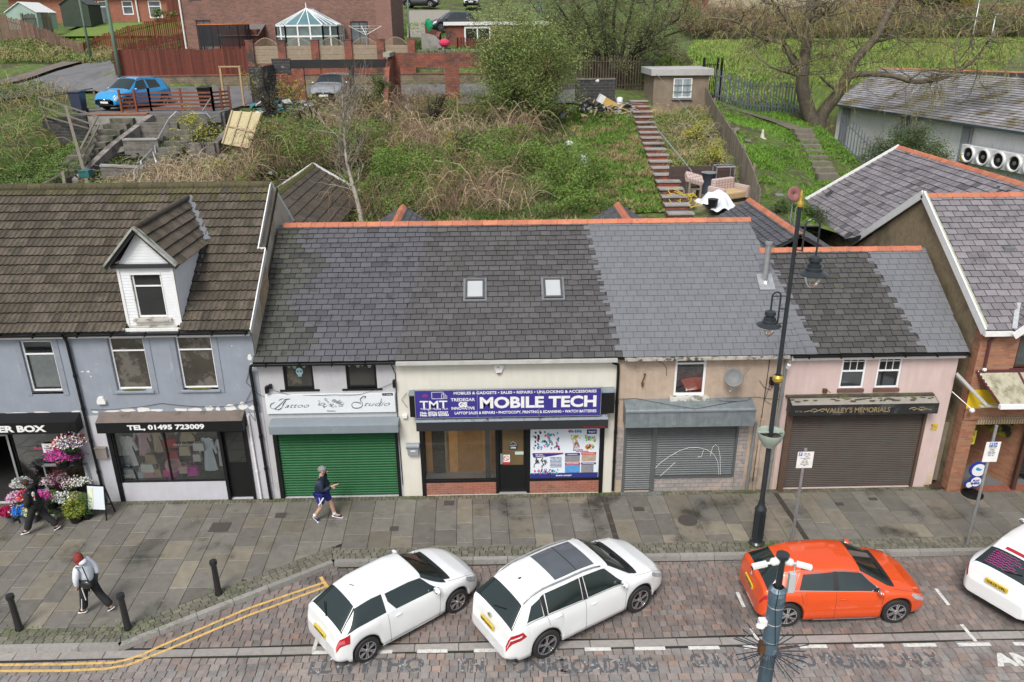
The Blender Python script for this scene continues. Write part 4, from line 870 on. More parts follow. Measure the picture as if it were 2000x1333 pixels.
shutter(HS,3.7,4.46,.03,2.45,.04,m_shg,.075); shutter(HS,4.6,6.9,.5,2.45,.04,m_shg,.075); b=MB(); b.box(3.62,3.7,-.02,.12,0,2.45); b.box(4.46,4.6,-.02,.12,0,2.45); b.box(6.9,6.97,-.02,.12,.45,2.45); b.box(4.6,6.9,-.03,.1,.44,.5); b.build('shutter_guide',m_shg,HS)
m_clad=M('stone_cladding',(.34,.29,.27),.85,.25,3,brick=((.25,.25,.25),(.2,.18,.16),.24,.13,.008),stain=((.4,.32,.28),2,.55,.6),bump=.01)
b=MB(); b.box(4.6,6.96,-.02,.1,-.02,.44); b.box(6.97,7.25,-.025,0,.45,2.42); b.box(3.4,3.62,-.02,0,.45,2.2); b.box(6.97,7.25,-.03,0,-.02,.43); b.build('stone_cladding',m_clad,HS)
# sprayed line marks on the shutter
m_spray=M('white_spray',(.7,.72,.72),.6,.1); b=MB(); Ys=.012
sp=lambda L:[(lambda p:(p.x,Ys,p.z))(at(1180+a/3.921,670+c/3.921,Y=Ys)) for a,c in L]
for L in([(372,980),(430,920),(500,870),(580,825),(650,803),(720,802),(790,820),(840,855),(870,910),(878,1010)],[(812,870),(830,800),(852,780),(875,800),(888,870),(890,1010)],[(430,1020),(480,975),(545,915)],[(715,875),(745,872),(760,820)]): b.tube(sp(L),.007,5)
b.build('spray_marks',m_spray,HS)
b=MB(); b.box(3.5,8.1,-.26,-.16,TZ-.1,TZ-.02); b.build('gutter',M('mossy_gutter',(.4,.38,.34),.8,.3,6,stain=((.05,.05,.03),4,.5,.58)),HS); b=MB(); b.box(3.34,8.16,-.16,-.005,TZ-.09,TZ-.03); b.build('soffit',m_black,HS)
for x0,x1,zt,m in((7.42,7.38,2.3,m_steel),(7.6,7.6,2.4,m_peach if False else r_peach),(8.08,8.0,TZ-.2,m_steel),(7.98,7.9,2.2,m_steel)): pipe(HS,[(x0,-.06,zt),(x1,-.06,.02)],m,.045)
o=thing('satellite_dish','grey wire braced satellite dish on the peach wall','satellite dish',(6.56,-.05,3.85)); Mx=Matrix.Rotation(R(62),4,'X')@Matrix.Rotation(R(0),4,'Z'); Mx=Matrix.Rotation(R(-14),4,'Z')@Mx
b=MB(); b.lathe([(0.001,-.07),(.12,-.06),(.2,-.03),(.255,.012),(.262,.01),(.2,-.04),(.1,-.075),(0.001,-.085)],(6.55,-.33,3.86),22,Mx); b.build('dish',M('dish_grey',(.16,.165,.17),.6,.15),o,smooth=True); b=MB(); b.tube([(6.55,-.35,3.62),(6.4,-.6,3.55)],.012,6); b.ball((6.4,-.6,3.56),.04); b.tube([(6.6,-.27,3.9),(6.8,0,3.95)],.015,6); b.tube([(6.8,0,3.95),(6.95,-.01,3.65)],.01,5); b.tube([(6.45,-.2,4.0),(6.25,0,4.35)],.004,4); b.tube([(6.9,-.02,3.7),(7.3,0,4.33)],.004,4); b.build('arm',m_steel,o)
o=thing('wall_lamp_remains','rusty empty lamp bracket on the peach wall','bracket',(4.05,0,3.5)); b=MB(); b.tube([(4.12,0,3.86),(4.1,-.1,3.82),(4.04,-.12,3.66),(4.06,-.08,3.5)],.02,6); b.ball((4.12,-.03,3.86),.035); b.ball((4.06,-.1,3.6),.05,8,5,(1,1,.6)); b.build('arm',M('rust',(.1,.045,.02),.9,.3),o)
o=tag(MB().box(7.68,7.86,-.14,0,3.5,3.72).build('junction_box',m_black,None,loc=(7.77,0,3.5),bevel=.01),'black junction box on the peach wall beside the lamp post','junction box')
b=MB(); b.lathe([(.03,0),(.055,.02),(.055,.16),(.02,.2)],(8.08,-.2,4.05),10,Matrix.Rotation(R(25),4,'X')); tag(b.build('wall_camera',m_white,None,loc=(8.08,0,4.05),auto=True),'small white security camera at the top of the peach wall','camera')
cable([(4.3,-.02,4.36),(4.62,-.02,4.18),(4.72,-.02,4.05),(4.74,-.02,3.8)],HS,sag=.02); cable([(7.62,-.02,4.38),(7.6,-.02,3.2),(7.55,-.02,.3)],HS,r=.01); cable([(7.4,-.02,3.6),(7.55,-.02,3.4),(7.75,-.02,3.3),(7.8,-.02,3.5)],HS); cable([(3.4,-.03,3.1),(3.9,-.03,3.12),(5.5,-.52,3.0),(7.3,-.03,3.1),(8.1,-.03,3.0)],HS,sag=.01); cable([(7.7,-.03,3.45),(7.6,-.05,3.0),(7.9,-.05,2.8),(8.0,-.03,3.4)],HS)
# cables on the tattoo shop
cable([(-6.3,-.03,3.55),(-5.9,-.05,3.42),(-4.6,-.1,3.42),(-3.9,-.08,3.4),(-2.95,-.03,3.72)],TS,sag=.02); cable([(-6.9,-.03,4.2),(-7.05,-.02,3.8),(-6.7,-.04,3.4),(-6.3,-.04,3.3)],TS); cable([(-3.0,-.03,4.35),(-2.88,-.03,4.0),(-2.9,-.03,2.5),(-2.88,-.03,.4)],TS,r=.012); cable([(-2.6,-.03,3.4),(-2.75,-.05,3.2),(-2.6,-.05,2.95)],TS); cable([(-11.5,-.05,3.05),(-9.5,-.02,3.2),(-7.6,-.03,3.08),(-6.8,-.04,3.3)],BQ,sag=.03); cable([(-7.2,-.03,3.1),(-6.9,-.03,3.6),(-6.95,-.03,2.6),(-7.1,-.03,2.9)],BQ)
pipe(BQ,[(-7.13,-.05,2.8),(-7.09,-.05,.02)],m_white,.03)
for i,(x,z) in enumerate(((-6.48,3.6),(-2.92,3.72))):
    b=MB(); b.box(x-.04,x+.04,-.16,0,z-.1,z+.1); b.box(x+.05,x+.14,-.1,0,z+.02,z+.14) if i==0 else None; tag(b.build('floodlight',m_black,None,loc=(x,0,z),bevel=.01),['black security light with a white box at the left end of the tattoo sign','slim black security light right of the tattoo studio windows'][i],'security light')
b=MB(); b.box(-2.76,-2.62,-.08,0,2.62,2.72); tag(b.build('junction_box',m_white,None,loc=(-2.69,0,2.62),bevel=.006),'small white junction box left of the MOBILE TECH sign','junction box')
# flue
o=thing('flue_pipe','shiny metal flue pipe with a cap on the pale new slates','flue',(7.95,2.0,TZ+2.2*PT)); b=MB(); b.lathe([(.09,0),(.085,.2),(.085,1.15),(.11,1.16),(.11,1.24),(.001,1.25)],(7.95,2.05,5.85),16); b.build('pipe',m_galv,o,smooth=False,auto=True); b=MB(); b.box(7.72,8.18,1.7,2.2,0,.03,Matrix(((1,0,0,0),(0,1,0,0),(0,PT,1,TZ+.17*PT+.03),(0,0,0,1)))); b.lathe([(.2,5.76),(.1,5.95)],(7.95,2.0,0),12); b.build('base_flashing',m_galv,o)
# ---- 6 memorial shop
VS=thing('memorial_shop','pink rendered shop with a wide brown roller shutter and old black VALLEYS MEMORIALS fascia','shop building',(10.6,0,0))
VYR=3.05; VZ=TZ+(VYR+.17)*PT
shell(VS,8.16,13.0,7,TZ,[(9.7,10.4,3.3,4.38),(10.73,11.42,3.3,4.38),(8.36,12.42,0,2.72)],r_pink,dep=.14)
for a,c in((9.7,10.4),(10.73,11.42)):
    window(VS,a,c,3.3,4.42,.02,m_pvc,mid=3.84,fw=.055,bars=3,gm=m_glassdark); s=MB(); s.box(a-.03,c+.03,-.05,.1,3.2,3.3); s.build('window_sill',M('brick_sill',(.14,.07,.05),.8,.3,9),VS,bevel=.006)
vo=lambda x,y,v:(lambda k:(k,k*.98,k*.95))(random.uniform(.75,1.25))
EB=[8.9,8.16]
slope_roof(VS,8.9,8.1,11.95,11.3,TZ,VYR,m_slateold,colf=vo); slope_roof(VS,11.95,11.3,13.14,13.14,TZ,VYR,m_slatenew,colf=cn,w=.3,ex=.21)
b=MB()
for r in range(18):
    v=(r+.5)/18; y=-.17+v*(VYR+.17); z=TZ+(y+.17)*PT+.03
    if r%2: x=11.95-.65*v; b.tint=(1,1,1); h=.092; b.quad((x-.16,y-h,z-h*PT+.005),(x+.02,y-h,z-h*PT+.005),(x+.02,y+h,z+h*PT-.005),(x-.16,y+h,z+h*PT-.005))
    if 1: x=8.9-.8*v; b.tint=(1,1,1); h=.088; e=.16 if r%2 else 0; b.quad((x-.3,y-h,z-h*PT+.005),(x+e,y-h,z-h*PT+.005),(x+e,y+h,z+h*PT-.005),(x-.3,y+h,z+h*PT-.005))
b.build('stepped_slates',m_slatenew,VS)
# moss tufts along the slate joints
def mosstufts(root,x0,x1,y0,y1,n,zf,s=.025):
    b=MB()
    for k in range(n): x=random.uniform(x0,x1);y=random.uniform(y0,y1); r=(round((y+.17)*1.198/.195)*.195/1.198)-.17; b.ball((x,r,zf(r)+.03),s*random.uniform(.5,1.3),5,3,(random.uniform(1,2.2),.8,.6))
    tag(b.build('moss',m_moss,root),kind='stuff')
zf=lambda y:TZ+(y+.17)*PT
mosstufts(VS,8.9,11.3,-.1,3.0,420,zf,.017); mosstufts(PS,-2.1,2.9,-.1,4.1,420,zf,.014); mosstufts(TS,-6.7,-5.8,-.1,3.9,260,zf,.022)
mosstufts(BQ,-11.6,-6.9,0,4.1,160,lambda y:EZ+(y+.17)*BP+.02,.025); mosstufts(FS,-16.5,-11.7,0,4.1,220,lambda y:EZ+(y+.17)*BP+.02,.025)
ridge(VS,(8.0,VYR,VZ+.03),(13.0,VYR,VZ+.03)); backroof(VS,8.1,13.1,VYR,VZ,7.2,4.3,m_slateold)
gutter(VS,8.2,13.14,-.23,TZ-.03,m_black); s=MB(); s.box(8.2,13.1,-.15,-.005,TZ-.2,TZ-.07); s.build('fascia_board',m_white,VS)
b=MB(); b.mesh([(13.0,0,TZ),(13.0,7,TZ),(13.0,VYR,VZ-.06)],[(0,1,2)]); b.build('gable_wall',r_rough,VS)
b=MB(); b.prism([(-.36,2.64),(-.36,2.97),(-.3,2.99),(0.0,3.1),(0.0,2.64)],8.28,12.5,Matrix(((0,1,0,0),(1,0,0,0),(0,0,1,0),(0,0,0,1)))); VF=b.build('fascia_box',M('peeling_black_fascia',(.02,.021,.022),.45,.3,3,stain=((.07,.075,.08),2,.55,.65)),VS)
b=MB(); b.box(8.2,12.45,-.12,0,3.09,3.14)
for k in range(60): b.ball((random.uniform(8.3,12.4),random.uniform(-.3,-.05),3.05),.04,5,3,(random.uniform(1,3),.7,.4))
b.build('rotten_timber',M('mossy_rotten_timber',(.07,.06,.04),.95,.4,6,bump=.02,stain=((.1,.11,.04),4,.5,.6)),VS)
b=MB(); b.quad((8.3,-.358,2.972),(12.48,-.358,2.972),(12.48,-.01,3.1),(8.3,-.01,3.1)); b.build('fascia_top',M('grey_boards',(.27,.25,.22),.8,.2,6),VS)
m_gold=M('faded_gold',(.26,.19,.1),.5,.2,5); a=at(1612,805,Y=-.37);c=at(1739,800,Y=-.37); text("VALLEY'S MEMORIALS",.22,m_gold,VS,((a.x+c.x)/2,-.366,2.8),w=c.x-a.x,off=.004); text('Nº 23',.08,m_gold,VS,(8.5,-.366,2.78),w=.2)
def vs(L,r=.012):
    b=MB(); b.tube([(x,-.37,z) for x,z in L],r,5); b.build('scrollwork',m_gold,VS)
for x0,sg in((8.95,1),(12.0,-1)):
    for ph in(0,1): vs([(x0+sg*(.22*ph)+sg*.11*(1-t/9)*math.cos(t*.9)*(1 if ph else -1),2.8+.07*(1-t/9)*math.sin(t*.9)) for t in range(8)])
    vs([(x0-sg*.3,2.76),(x0-sg*.15,2.8),(x0,2.75),(x0+sg*.2,2.85),(x0+sg*.35,2.8)])
for k in range(3): text(['MONUMENTAL MASONS','ALL WORK GUARANTEED','TEL 01495'][k],.05,M('dim_gold',(.09,.085,.08),.6,.1),VS,(12.15 if k!=1 else 12.15,-.366,2.88-k*.07),w=.5)
shutter(VS,8.46,12.34,.03,2.66,.04,M('brown_shutter',(.07,.055,.046),.6,.2,2,streak=.12,stain=((.06,.075,.065),.8,.52,.7)),.062,dep=.02); b=MB(); b.box(8.3,8.46,-.12,.1,0,2.64); b.box(12.34,12.42,-.04,.1,0,2.64); b.build('shutter_guide',M('brown_timber',(.1,.06,.04),.8,.2),VS)
flakes(VS,[(12.9,.3,.18,.5),(12.95,1.1,.1,.4),(8.3,.15,.16,.25),(12.88,.05,.2,.2)],M('flaked_cream',(.55,.45,.3),.9,.2))
b=MB(); b.box(12.62,12.8,-.02,0,1.92,2.12); tag(b.build('wall_notice',M('yellow_notice',(.6,.42,.05),.6,.2,12,stain=((.1,.08,.03),20,.5,.6)),None,loc=(12.7,0,1.9)),'small yellow notice on the pink wall','notice')
o=thing('wall_light','rusted broken lamp bracket on the pink wall above the fascia','bracket',(9.35,0,3.1)); b=MB(); b.tube([(9.3,0,3.2),(9.35,-.1,3.3),(9.45,-.1,3.22)],.012,5); b.box(9.25,9.36,-.08,0,3.2,3.32); b.build('bracket',MC['rust'],o)
# drain grate by the shuttered shop
b=MB()
for k in range(24): b.box(3.6+k*.05,3.63+k*.05,-.2,-.04,.0,.012)
tag(b.build('drain_grate',m_steel,None,loc=(4.2,-.12,0)),'grey slotted drain grate below the narrow shutter','drain grate')
# ================================================================ BRICK BUILDING AT THE RIGHT
RB=thing('corner_shop_building','orange brick shop building with roughcast gable, lilac slate roofs and yellow fascia','shop building',(17,0,0))
m_obrick=M('orange_brick',(.36,.17,.09),.85,.2,brick=((.28,.1,.06),(.25,.2,.15),.22,.075),stain=((.1,.1,.05),1.2,.66,.85))
m_bbrick=M('buff_soldier_brick',(.5,.36,.2),.85,.2,brick=((.42,.3,.17),(.2,.16,.12),.075,.22))
GX=13.33; RYR=3.85; RE=5.2; RP=.66; RZR=RE+(RYR+.45)*RP
b=MB(); facade(b,GX,22,-.05,RE+.1,-.3,[(14.4,15.6,4.0,5.0),(13.72,19,-.05,2.25)],.25); b.build('front_wall',m_obrick,RB)
b=MB(); b.mesh([(GX,-.3,-.05),(GX,8.2,-.05),(GX,8.2,5.2),(GX,RYR,RZR-.08),(GX,-.3,RE-.0)],[(0,1,2,3,4)][::-1]); b.build('gable_wall',r_rough,RB)
b=MB(); b.box(GX-.03,GX+.25,-.32,-.0,-.05,RE-.1); b.build('brick_pier',m_obrick,RB); b=MB(); b.box(13.72,19,-.33,-.3,2.25,2.47); b.build('soldier_course',m_bbrick,RB)
lc=lambda x,y,v:(lambda k:(k,k*.98,k*1.0))(random.uniform(.8,1.15))
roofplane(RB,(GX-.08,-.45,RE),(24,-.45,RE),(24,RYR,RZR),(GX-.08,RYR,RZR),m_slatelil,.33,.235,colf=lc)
backroof(RB,GX-.1,24,RYR,RZR,8.4,5.2,m_slatelil); ridge(RB,(GX-.1,RYR,RZR+.03),(24,RYR,RZR+.03))
b=MB(); b.bar((GX-.12,-.5,RE-.02),(GX-.12,RYR,RZR+.03),.05,.24); b.bar((GX-.12,RYR,RZR+.03),(GX-.12,8.4,5.24),.05,.24); b.box(GX-.1,14.05,-.56,-.44,RE-.14,RE-.02); b.build('bargeboard',m_white,RB)
b=MB(); b.bar((GX-.08,-.5,RE+.1),(GX-.08,RYR,RZR+.12),.1,.03); b.build('verge_mortar',M('verge_moss',(.35,.37,.27),.9,.3,9),RB)
# small front gable running out of the picture
fx,fh=15.5,1.45
for sg in(-1,1):
    e=Vector((fx+sg*fh,-.62,RE-.03)); a=Vector((fx,-.62,RE+fh*.8)); yb=(fh*.8)/RP-.45
    q=[e,Vector((e.x,-.3,e.z)),Vector((fx,yb,a.z)),a]
    if sg<0: roofplane(RB,(fx-fh,1.2,RE+.02),(fx-fh,-.62,RE+.02),(fx,-.62,RE+fh*.8),(fx,1.8,RE+fh*.8),m_slatelil,.33,.235,colf=lc,name='front_gable_slates')
    b=MB(); b.bar((fx+sg*(fh+.1),-.66,RE-.1),(fx,-.66,RE+fh*.8+.02),.04,.2); b.build('front_gable_bargeboard',m_white,RB)
b=MB(); b.mesh([(fx-fh,-.34,RE-.1),(fx+fh,-.34,RE-.1),(fx,-.34,RE+fh*.8-.1)],[(0,1,2)]); b.build('front_gable_wall',m_obrick,RB)
b=MB(); b.bar((fx-fh-.02,-.5,RE+.06),(fx-.1,1.72,RE+fh*.8+.1),.12,.03); b.build('lead_valley',M('pale_lead',(.4,.42,.44),.5,.3,8),RB)
b=MB(); b.box(fx-fh+.3,16.3,-.345,-.32,4.98,5.1); b.build('buff_course',m_bbrick,RB)
m_maroon=M('maroon_paint',(.1,.03,.035),.5,.15); pipe(RB,[(13.6,-.5,RE-.12),(13.52,-.38,RE-.35),(13.55,-.36,4.05)],m_maroon,.04); b=MB(); b.ball((13.55,-.38,4.0),.06); b.build('pipe_end',m_white,RB)
window(RB,14.4,15.6,4.0,5.0,-.25,M('brown_frame',(.07,.03,.02),.5,.1),fw=.07,sill=(.1,.06,.06),sm=m_maroon,gm=M('grey_pane',(.08,.09,.085),.1,.4,3));  # window pane in a mottled dark grey
b=MB(); b.box(13.3,19,-.34,-.3,2.78,3.35); FAy=b.build('yellow_fascia',M('yellow_panel',(.72,.5,.015),.45,.05),RB); b=MB(); b.box(13.3,13.75,-.36,-.3,2.42,2.78); b.build('brick_band',m_obrick,RB)
cp=thing('glazed_canopy','sloping old polycarbonate canopy over the yellow fascia','canopy',(15.5,-.6,3.0)); A=[(13.4,-.3,3.9),(19,-.3,3.9),(19,-1.05,3.25),(13.75,-1.05,3.25)]
b=MB(); b.quad(*A); b.build('panel',M('stained_polycarbonate',(.4,.38,.28),.3,.3,3,stain=((.15,.13,.08),1.6,.5,.65)),cp,solid=.02); b=MB()
for x in(13.4,14.55,15.6): b.bar((x,-.3,3.92),(x+.32*(15.6-x)/2.2,-1.05,3.27),.05,.05)
b.box(13.35,19,-.34,-.26,3.88,3.96); b.build('frame',m_maroon,cp); b=MB(); b.box(13.72,19,-1.15,-1.05,3.14,3.26); b.build('gutter',m_pvc,cp); b=MB()
for k in range(9): b.ball((13.42+.035*k,-.33-.08*k,3.93-.075*k),.022,6,4)
b.build('light_bulbs',m_white,cp)
o=thing('sign_bracket','white metal bracket arm with a lamp between the pink shop and the yellow fascia','bracket',(13,-.4,3.4)); b=MB(); b.bar((12.9,-.2,3.82),(13.6,-.75,3.08),.09,.05); b.bar((12.92,-.16,3.72),(13.5,-.7,3.14),.03,.03); b.box(13.45,15.5,-.72,-.66,3.0,3.05); b.build('arm',M('dull_white',(.5,.5,.48),.5,.2),o); b=MB(); b.tube([(12.95,-.1,3.2),(13.35,-.55,2.85)],.012,6); b.build('rod',m_galv,o); b=MB(); b.ball((13.35,-.55,2.82),.075,12,8); b.build('lamp_head',m_white,o,smooth=True)
# entrance
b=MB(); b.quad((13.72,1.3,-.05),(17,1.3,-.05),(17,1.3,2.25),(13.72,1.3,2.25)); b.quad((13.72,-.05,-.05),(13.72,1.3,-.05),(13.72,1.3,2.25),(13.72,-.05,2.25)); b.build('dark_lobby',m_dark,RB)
b=MB(); b.mesh([(14.75,-.05,0),(15.9,-.05,0),(15.9,-.05,2.25),(14.75,1.25,2.25),(14.75,1.25,0)],[(0,1,2),(0,2,3,4)]); b=MB(); b.quad((14.7,1.28,0),(15.35,-.1,0),(15.35,-.1,2.25),(14.7,1.28,2.25)); b.build('angled_brick_wall',m_obrick,RB)
b=MB(); b.box(15.25,15.36,-.34,-.24,0,2.25); b.build('brown_door_post',MC['brown_frame'],RB); b=MB(); b.quad((13.72,-.6+.3,.006),(16,-.3,.006),(16,1.3,.006),(13.72,1.3,.006)); b.build('lobby_floor',M('lobby_mat',(.14,.14,.14),.9,.2),RB)
b=MB(); b.box(13.72,16.2,-.36,-.05,-.02,.03); b.build('red_tile_step',M('red_tile',(.3,.09,.05),.7,.2,brick=((.26,.08,.05),(.15,.1,.08),.15,.15)),RB); b=MB(); b.box(14.05,14.4,1.0,1.02,.5,1.4) ; b.box(14.4,14.65,1.0,1.02,1.2,1.6); b.build('yellow_door_notice',M('lime_notice',(.55,.55,.03),.6,.1),RB)
b=MB(); b.box(13.93,14.22,.28,.3,1.25,1.72); lo=b.build('window_notice',MC['lime_notice'],RB); b=MB()
for zz in(1.6,1.38): b.lathe([(.075,0),(.05,0)],(14.08,.27,zz),16,Matrix.Rotation(PI/2,4,'X'))
b.build('notice_ring',pred,RB); b=MB(); b.quad((14.8,1.0,1.45),(15.2,.16,1.45),(15.2,.16,2.1),(14.8,1.0,2.1)); bb=b.build('poster',M('dark_yellow_poster',(.3,.27,.02),.5,.6,5,stain=((.03,.03,.03),3,.45,.55)),RB); bb.location.x-=.02
b=MB(); b.box(15.35,16.6,.1,.12,.3,2.2); b.build('shop_pane',m_glassdark,RB)
ps=thing('pavement_sign','round blue and white PLAY HERE pavement sign on a dark base','pavement sign',(13.98,-.5,0)); b=MB(); b.lathe([(.3,0),(.3,.04),(.22,.07),(.001,.08)],(13.98,-.5,0),22); b.build('base',m_black,ps)
mb_=M('deep_blue',(.02,.04,.3),.35,.05)
for cx,cz,r in((13.98,.85,.26),(13.98,.46,.2),(13.8,.36,.12)):
    b=MB(); Mx=Matrix.Rotation(PI/2,4,'X'); b.lathe([(.001,-.03),(r,-.03),(r,.03),(.001,.03)],(cx,-.5,cz),24,Mx); b.build('disc',mb_,ps,auto=True); b=MB(); b.lathe([(r*.78,.031),(r*.78,.036),(.001,.036)],(cx,-.5,cz),24,Mx); b.build('disc_face',m_white,ps)
text('PLAY',.09,mb_,ps,(13.98,-.54,.5),w=.2,off=.004);text('HERE',.09,mb_,ps,(13.98,-.54,.41),w=.22,off=.004); b=MB(); b.ball((13.98,-.54,.87),.08,10,6,(1,.05,.5)); b.ball((13.93,-.54,.9),.05,10,6,(1,.05,1)); b.build('blue_hand_mark',M('cyan_mark',(.02,.3,.6),.4,.1),ps)
# rear wing with the long slate roof
WX=12.95; wr=16.95; WZ=5.72; WP=.61; WZR=WZ+(wr-WX)*WP
b=MB(); b.quad((WX+.1,13,0),(WX+.1,7.9,0),(WX+.1,7.9,WZ+.02),(WX+.1,13,WZ+.02)); b.mesh([(WX+.1,13,0),(20.9,13,0),(20.9,13,WZ),(wr,13,WZR-.05),(WX+.1,13,WZ)],[(4,3,2,1,0)]); b.build('rear_wing_wall',r_rough,RB)
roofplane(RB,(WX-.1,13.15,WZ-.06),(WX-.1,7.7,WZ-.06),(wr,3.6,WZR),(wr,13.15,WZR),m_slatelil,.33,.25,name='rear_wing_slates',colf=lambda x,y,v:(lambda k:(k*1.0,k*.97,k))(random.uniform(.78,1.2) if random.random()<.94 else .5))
b=MB(); b.quad((wr,3.6,WZR),(21,3.6,WZ),(21,13.1,WZ),(wr,13.1,WZR-.02)); b.build('rear_wing_far_roof',m_slatelil,RB)
ridge(RB,(wr,13.2,WZR+.03),(wr,3.9,WZR+.03)); b=MB(); b.bar((WX-.1,13.18,WZ-.02),(wr,13.18,WZR+.04),.05,.16); b.build('rear_bargeboard',m_white,RB); gutter(RB,0,1,0,0,m_black) if False else None
b=MB(); b.bar((WX-.14,13.1,WZ-.08),(WX-.14,7.9,WZ-.08),.1,.08); b.build('rear_gutter',m_black,RB)
for px,py in[(1960,508)]: 
    p=at(px,py,Y=2.1); b=MB(); b.box(14.85,15.15,1.85,2.15,6.75,6.88); b.build('roof_vent',m_grey,RB,bevel=.01)
for k,(px,py) in enumerate([(1620,372),(1665,404),(1722,430)]):
    p=at(px,py,X=14.0); u=(px-1560)/200; x=13.7+.5*k; 
    q=at(px,py,Z=WZ+.8+.3*k); z=WZ+(q.x-WX)*WP+.05; Mx=Matrix.Translation((q.x,q.y,z))@Matrix.Rotation(-math.atan(WP)-.25,4,'Y'); b=MB(); b.box(-.16,.16,-.14,.14,0,.02,Mx); b.build('slipped_slate',M('dark_slate',(.05,.05,.055),.6,.1),RB)
# wooden gate in the alley
o=thing('alley_gate','narrow weathered wooden gate between the pink shop and the brick shop','gate',(13.2,.3,0)); b=MB()
for k in range(3): b.box(13.0+.115*k,13.11+.115*k,.3,.33,.02,2.0)
b.build('boards',m_wood,o); b=MB(); b.box(13.0,13.33,.33,.37,.4,.5); b.box(13.0,13.33,.33,.37,1.5,1.6); b.build('rails',m_wood,o)
b=MB(); random.seed(9)
for k in range(400): 
    x=13.15+random.gauss(0,.14);y=-.05+random.gauss(0,.09); b.ball((x,y,.02+.05*random.random()),.02,4,2,(1.4,1,.4))
tag(b.build('dead_leaves',M('dead_leaf',(.06,.03,.02),.9,.4,9),None,loc=(13.2,0,0)),'heap of dead brown leaves at the foot of the alley gate','leaf litter',kind='stuff')
# bird gliding over the roof
p=at(1962,372,Z=7.9); b=MB(); b.ball((0,0,0),.05,10,8,(2.3,1,.9)); b.mesh([(.05,.04,.01),(-.04,.04,.01),(-.1,.34,.07),(0,.32,.08),(.05,-.04,.01),(-.04,-.04,.01),(-.1,-.34,.07),(0,-.32,.08),(-.1,-.03,0),(-.1,.03,0),(-.24,.05,0),(-.24,-.05,0)],[(0,1,2,3),(4,7,6,5),(8,9,10,11)]); b.v=[(p.x+x,p.y+y,p.z+z) for x,y,z in b.v]; o=tag(b.build('flying_bird',M('dark_feather',(.03,.03,.04),.7,.2),None,loc=p),'dark bird gliding low over the large slate roof','bird')
# ================================================================ REAR OUTSHOTS OF THE TERRACE
def outshot(name,label,cx,zr,hw,y0,y1,zw,mat,wm,rm=None,pitch=.6,w=.27,ex=.2,tile=False):
    o=thing(name,label,'roofed outbuilding',(cx,y0,0)); ze=zr-hw*pitch; b=MB(); b.box(cx-hw+.1,cx+hw-.1,y0,y1-.1,-.05,ze-.02); b.mesh([(cx-hw+.1,y1-.1,ze),(cx+hw-.1,y1-.1,ze),(cx,y1-.1,zr-.08)],[(2,1,0)]); b.build('wall',wm,o)
    for sg in(-1,1):
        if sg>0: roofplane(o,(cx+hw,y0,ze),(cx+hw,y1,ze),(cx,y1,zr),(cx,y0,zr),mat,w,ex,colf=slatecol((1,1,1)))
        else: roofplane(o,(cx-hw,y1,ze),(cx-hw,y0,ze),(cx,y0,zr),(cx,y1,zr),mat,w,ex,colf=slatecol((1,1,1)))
    if rm!='none': ridge(o,(cx,y0,zr+.03),(cx,y1,zr+.03),rm,name='ridge_tiles')
    return o
O1=outshot('rear_outhouse','brown mossy tiled outhouse roof behind the white edged gable',-7.85,7.5,2.05,5.2,14.3,0,m_conctile,r_cream2,m_moss,.62,.3,.33); b=MB(); b.bar((-7.85,14.35,7.55),(-9.9,14.35,6.28),.04,.1); b.bar((-7.85,14.35,7.55),(-5.8,14.35,6.28),.04,.1); b.build('bargeboard',m_white,O1)
outshot('rear_outhouse','small slate outhouse roof showing its terracotta ridge behind the phone shop',-3.35,7.0,1.5,4.3,8.0,0,m_slate,r_grey)
outshot('rear_outhouse','small grey roof end with terracotta ridge behind the new slates',4.4,7.0,1.5,4.3,8.0,0,m_slate,r_grey)
outshot('rear_outhouse','grey slate outhouse with a long terracotta ridge beside the lamp post',9.3,7.02,2.4,3.2,8.4,0,m_slate,r_rough,pitch=.55)
p=at(30,345,Y=7.5); outshot('rear_outhouse','grey slate outhouse roof at the left edge behind the mossy ridge',-15.6,7.35,2.1,5,9.6,0,m_slatenew,r_grey,pitch=.5)
p=at(235,362,Y=7); outshot('rear_outhouse','low outhouse with orange ridge tiles just showing over the mossy ridge',-11.7,7.05,1.0,5,7.6,0,m_slate,r_grey,pitch=.5)
# ================================================================ SUPERMARKET behind
SM=thing('supermarket','long white walled building with a mossy patched slate roof','building',(24,20,4))
E0=Vector((21.78,31.88,8.3));E1=Vector((25.8,11.5,8.3)); R0=Vector((26.8,36.9,10.1));R1=Vector((33.5,15,10.6))
dv=(E1-E0).normalized(); nv=Vector((dv.y,-dv.x,0))
b=MB(); q=[E0+nv*-.0,E1]; inn=Vector((-dv.y,dv.x,0)); s0=E0+inn*.35; s1=E1+inn*.35
b.quad((s0.x,s0.y,2),(s1.x,s1.y,2),(s1.x,s1.y,8.3),(s0.x,s0.y,8.3)); k0=s0+inn*12; b.quad((k0.x,k0.y,2),(s0.x,s0.y,2),(s0.x,s0.y,8.3),(k0.x,k0.y,8.3)); b.build('wall',M('white_rendered_wall',(.88,.88,.87),.8,.06,1.5,streak=.2,stain=((.4,.42,.36),1.0,.6,.8)),SM)
mp_=M('patchy_grey_slate',(.27,.26,.27),.5,.3,3,tint=True,stain=((.13,.1,.04),.7,.5,.6),stain2=((.42,.42,.46),4,.6,.7))  # brown and pale grey noise patches over the slate colour
roofplane(SM,E0+Vector((-.2,.1,-.1)),E1+Vector((-.1,0,-.1)),R1,R0,mp_,.5,.3,colf=lambda x,y,v:(random.uniform(.7,1.3),)*3,lift=.03); ridge(SM,R0,R1,name='ridge_tiles'); b=MB(); b.quad(R0,R1,R1+Vector((8,2,-3)),R0+Vector((8,2,-3))); b.build('far_roof',mp_,SM)
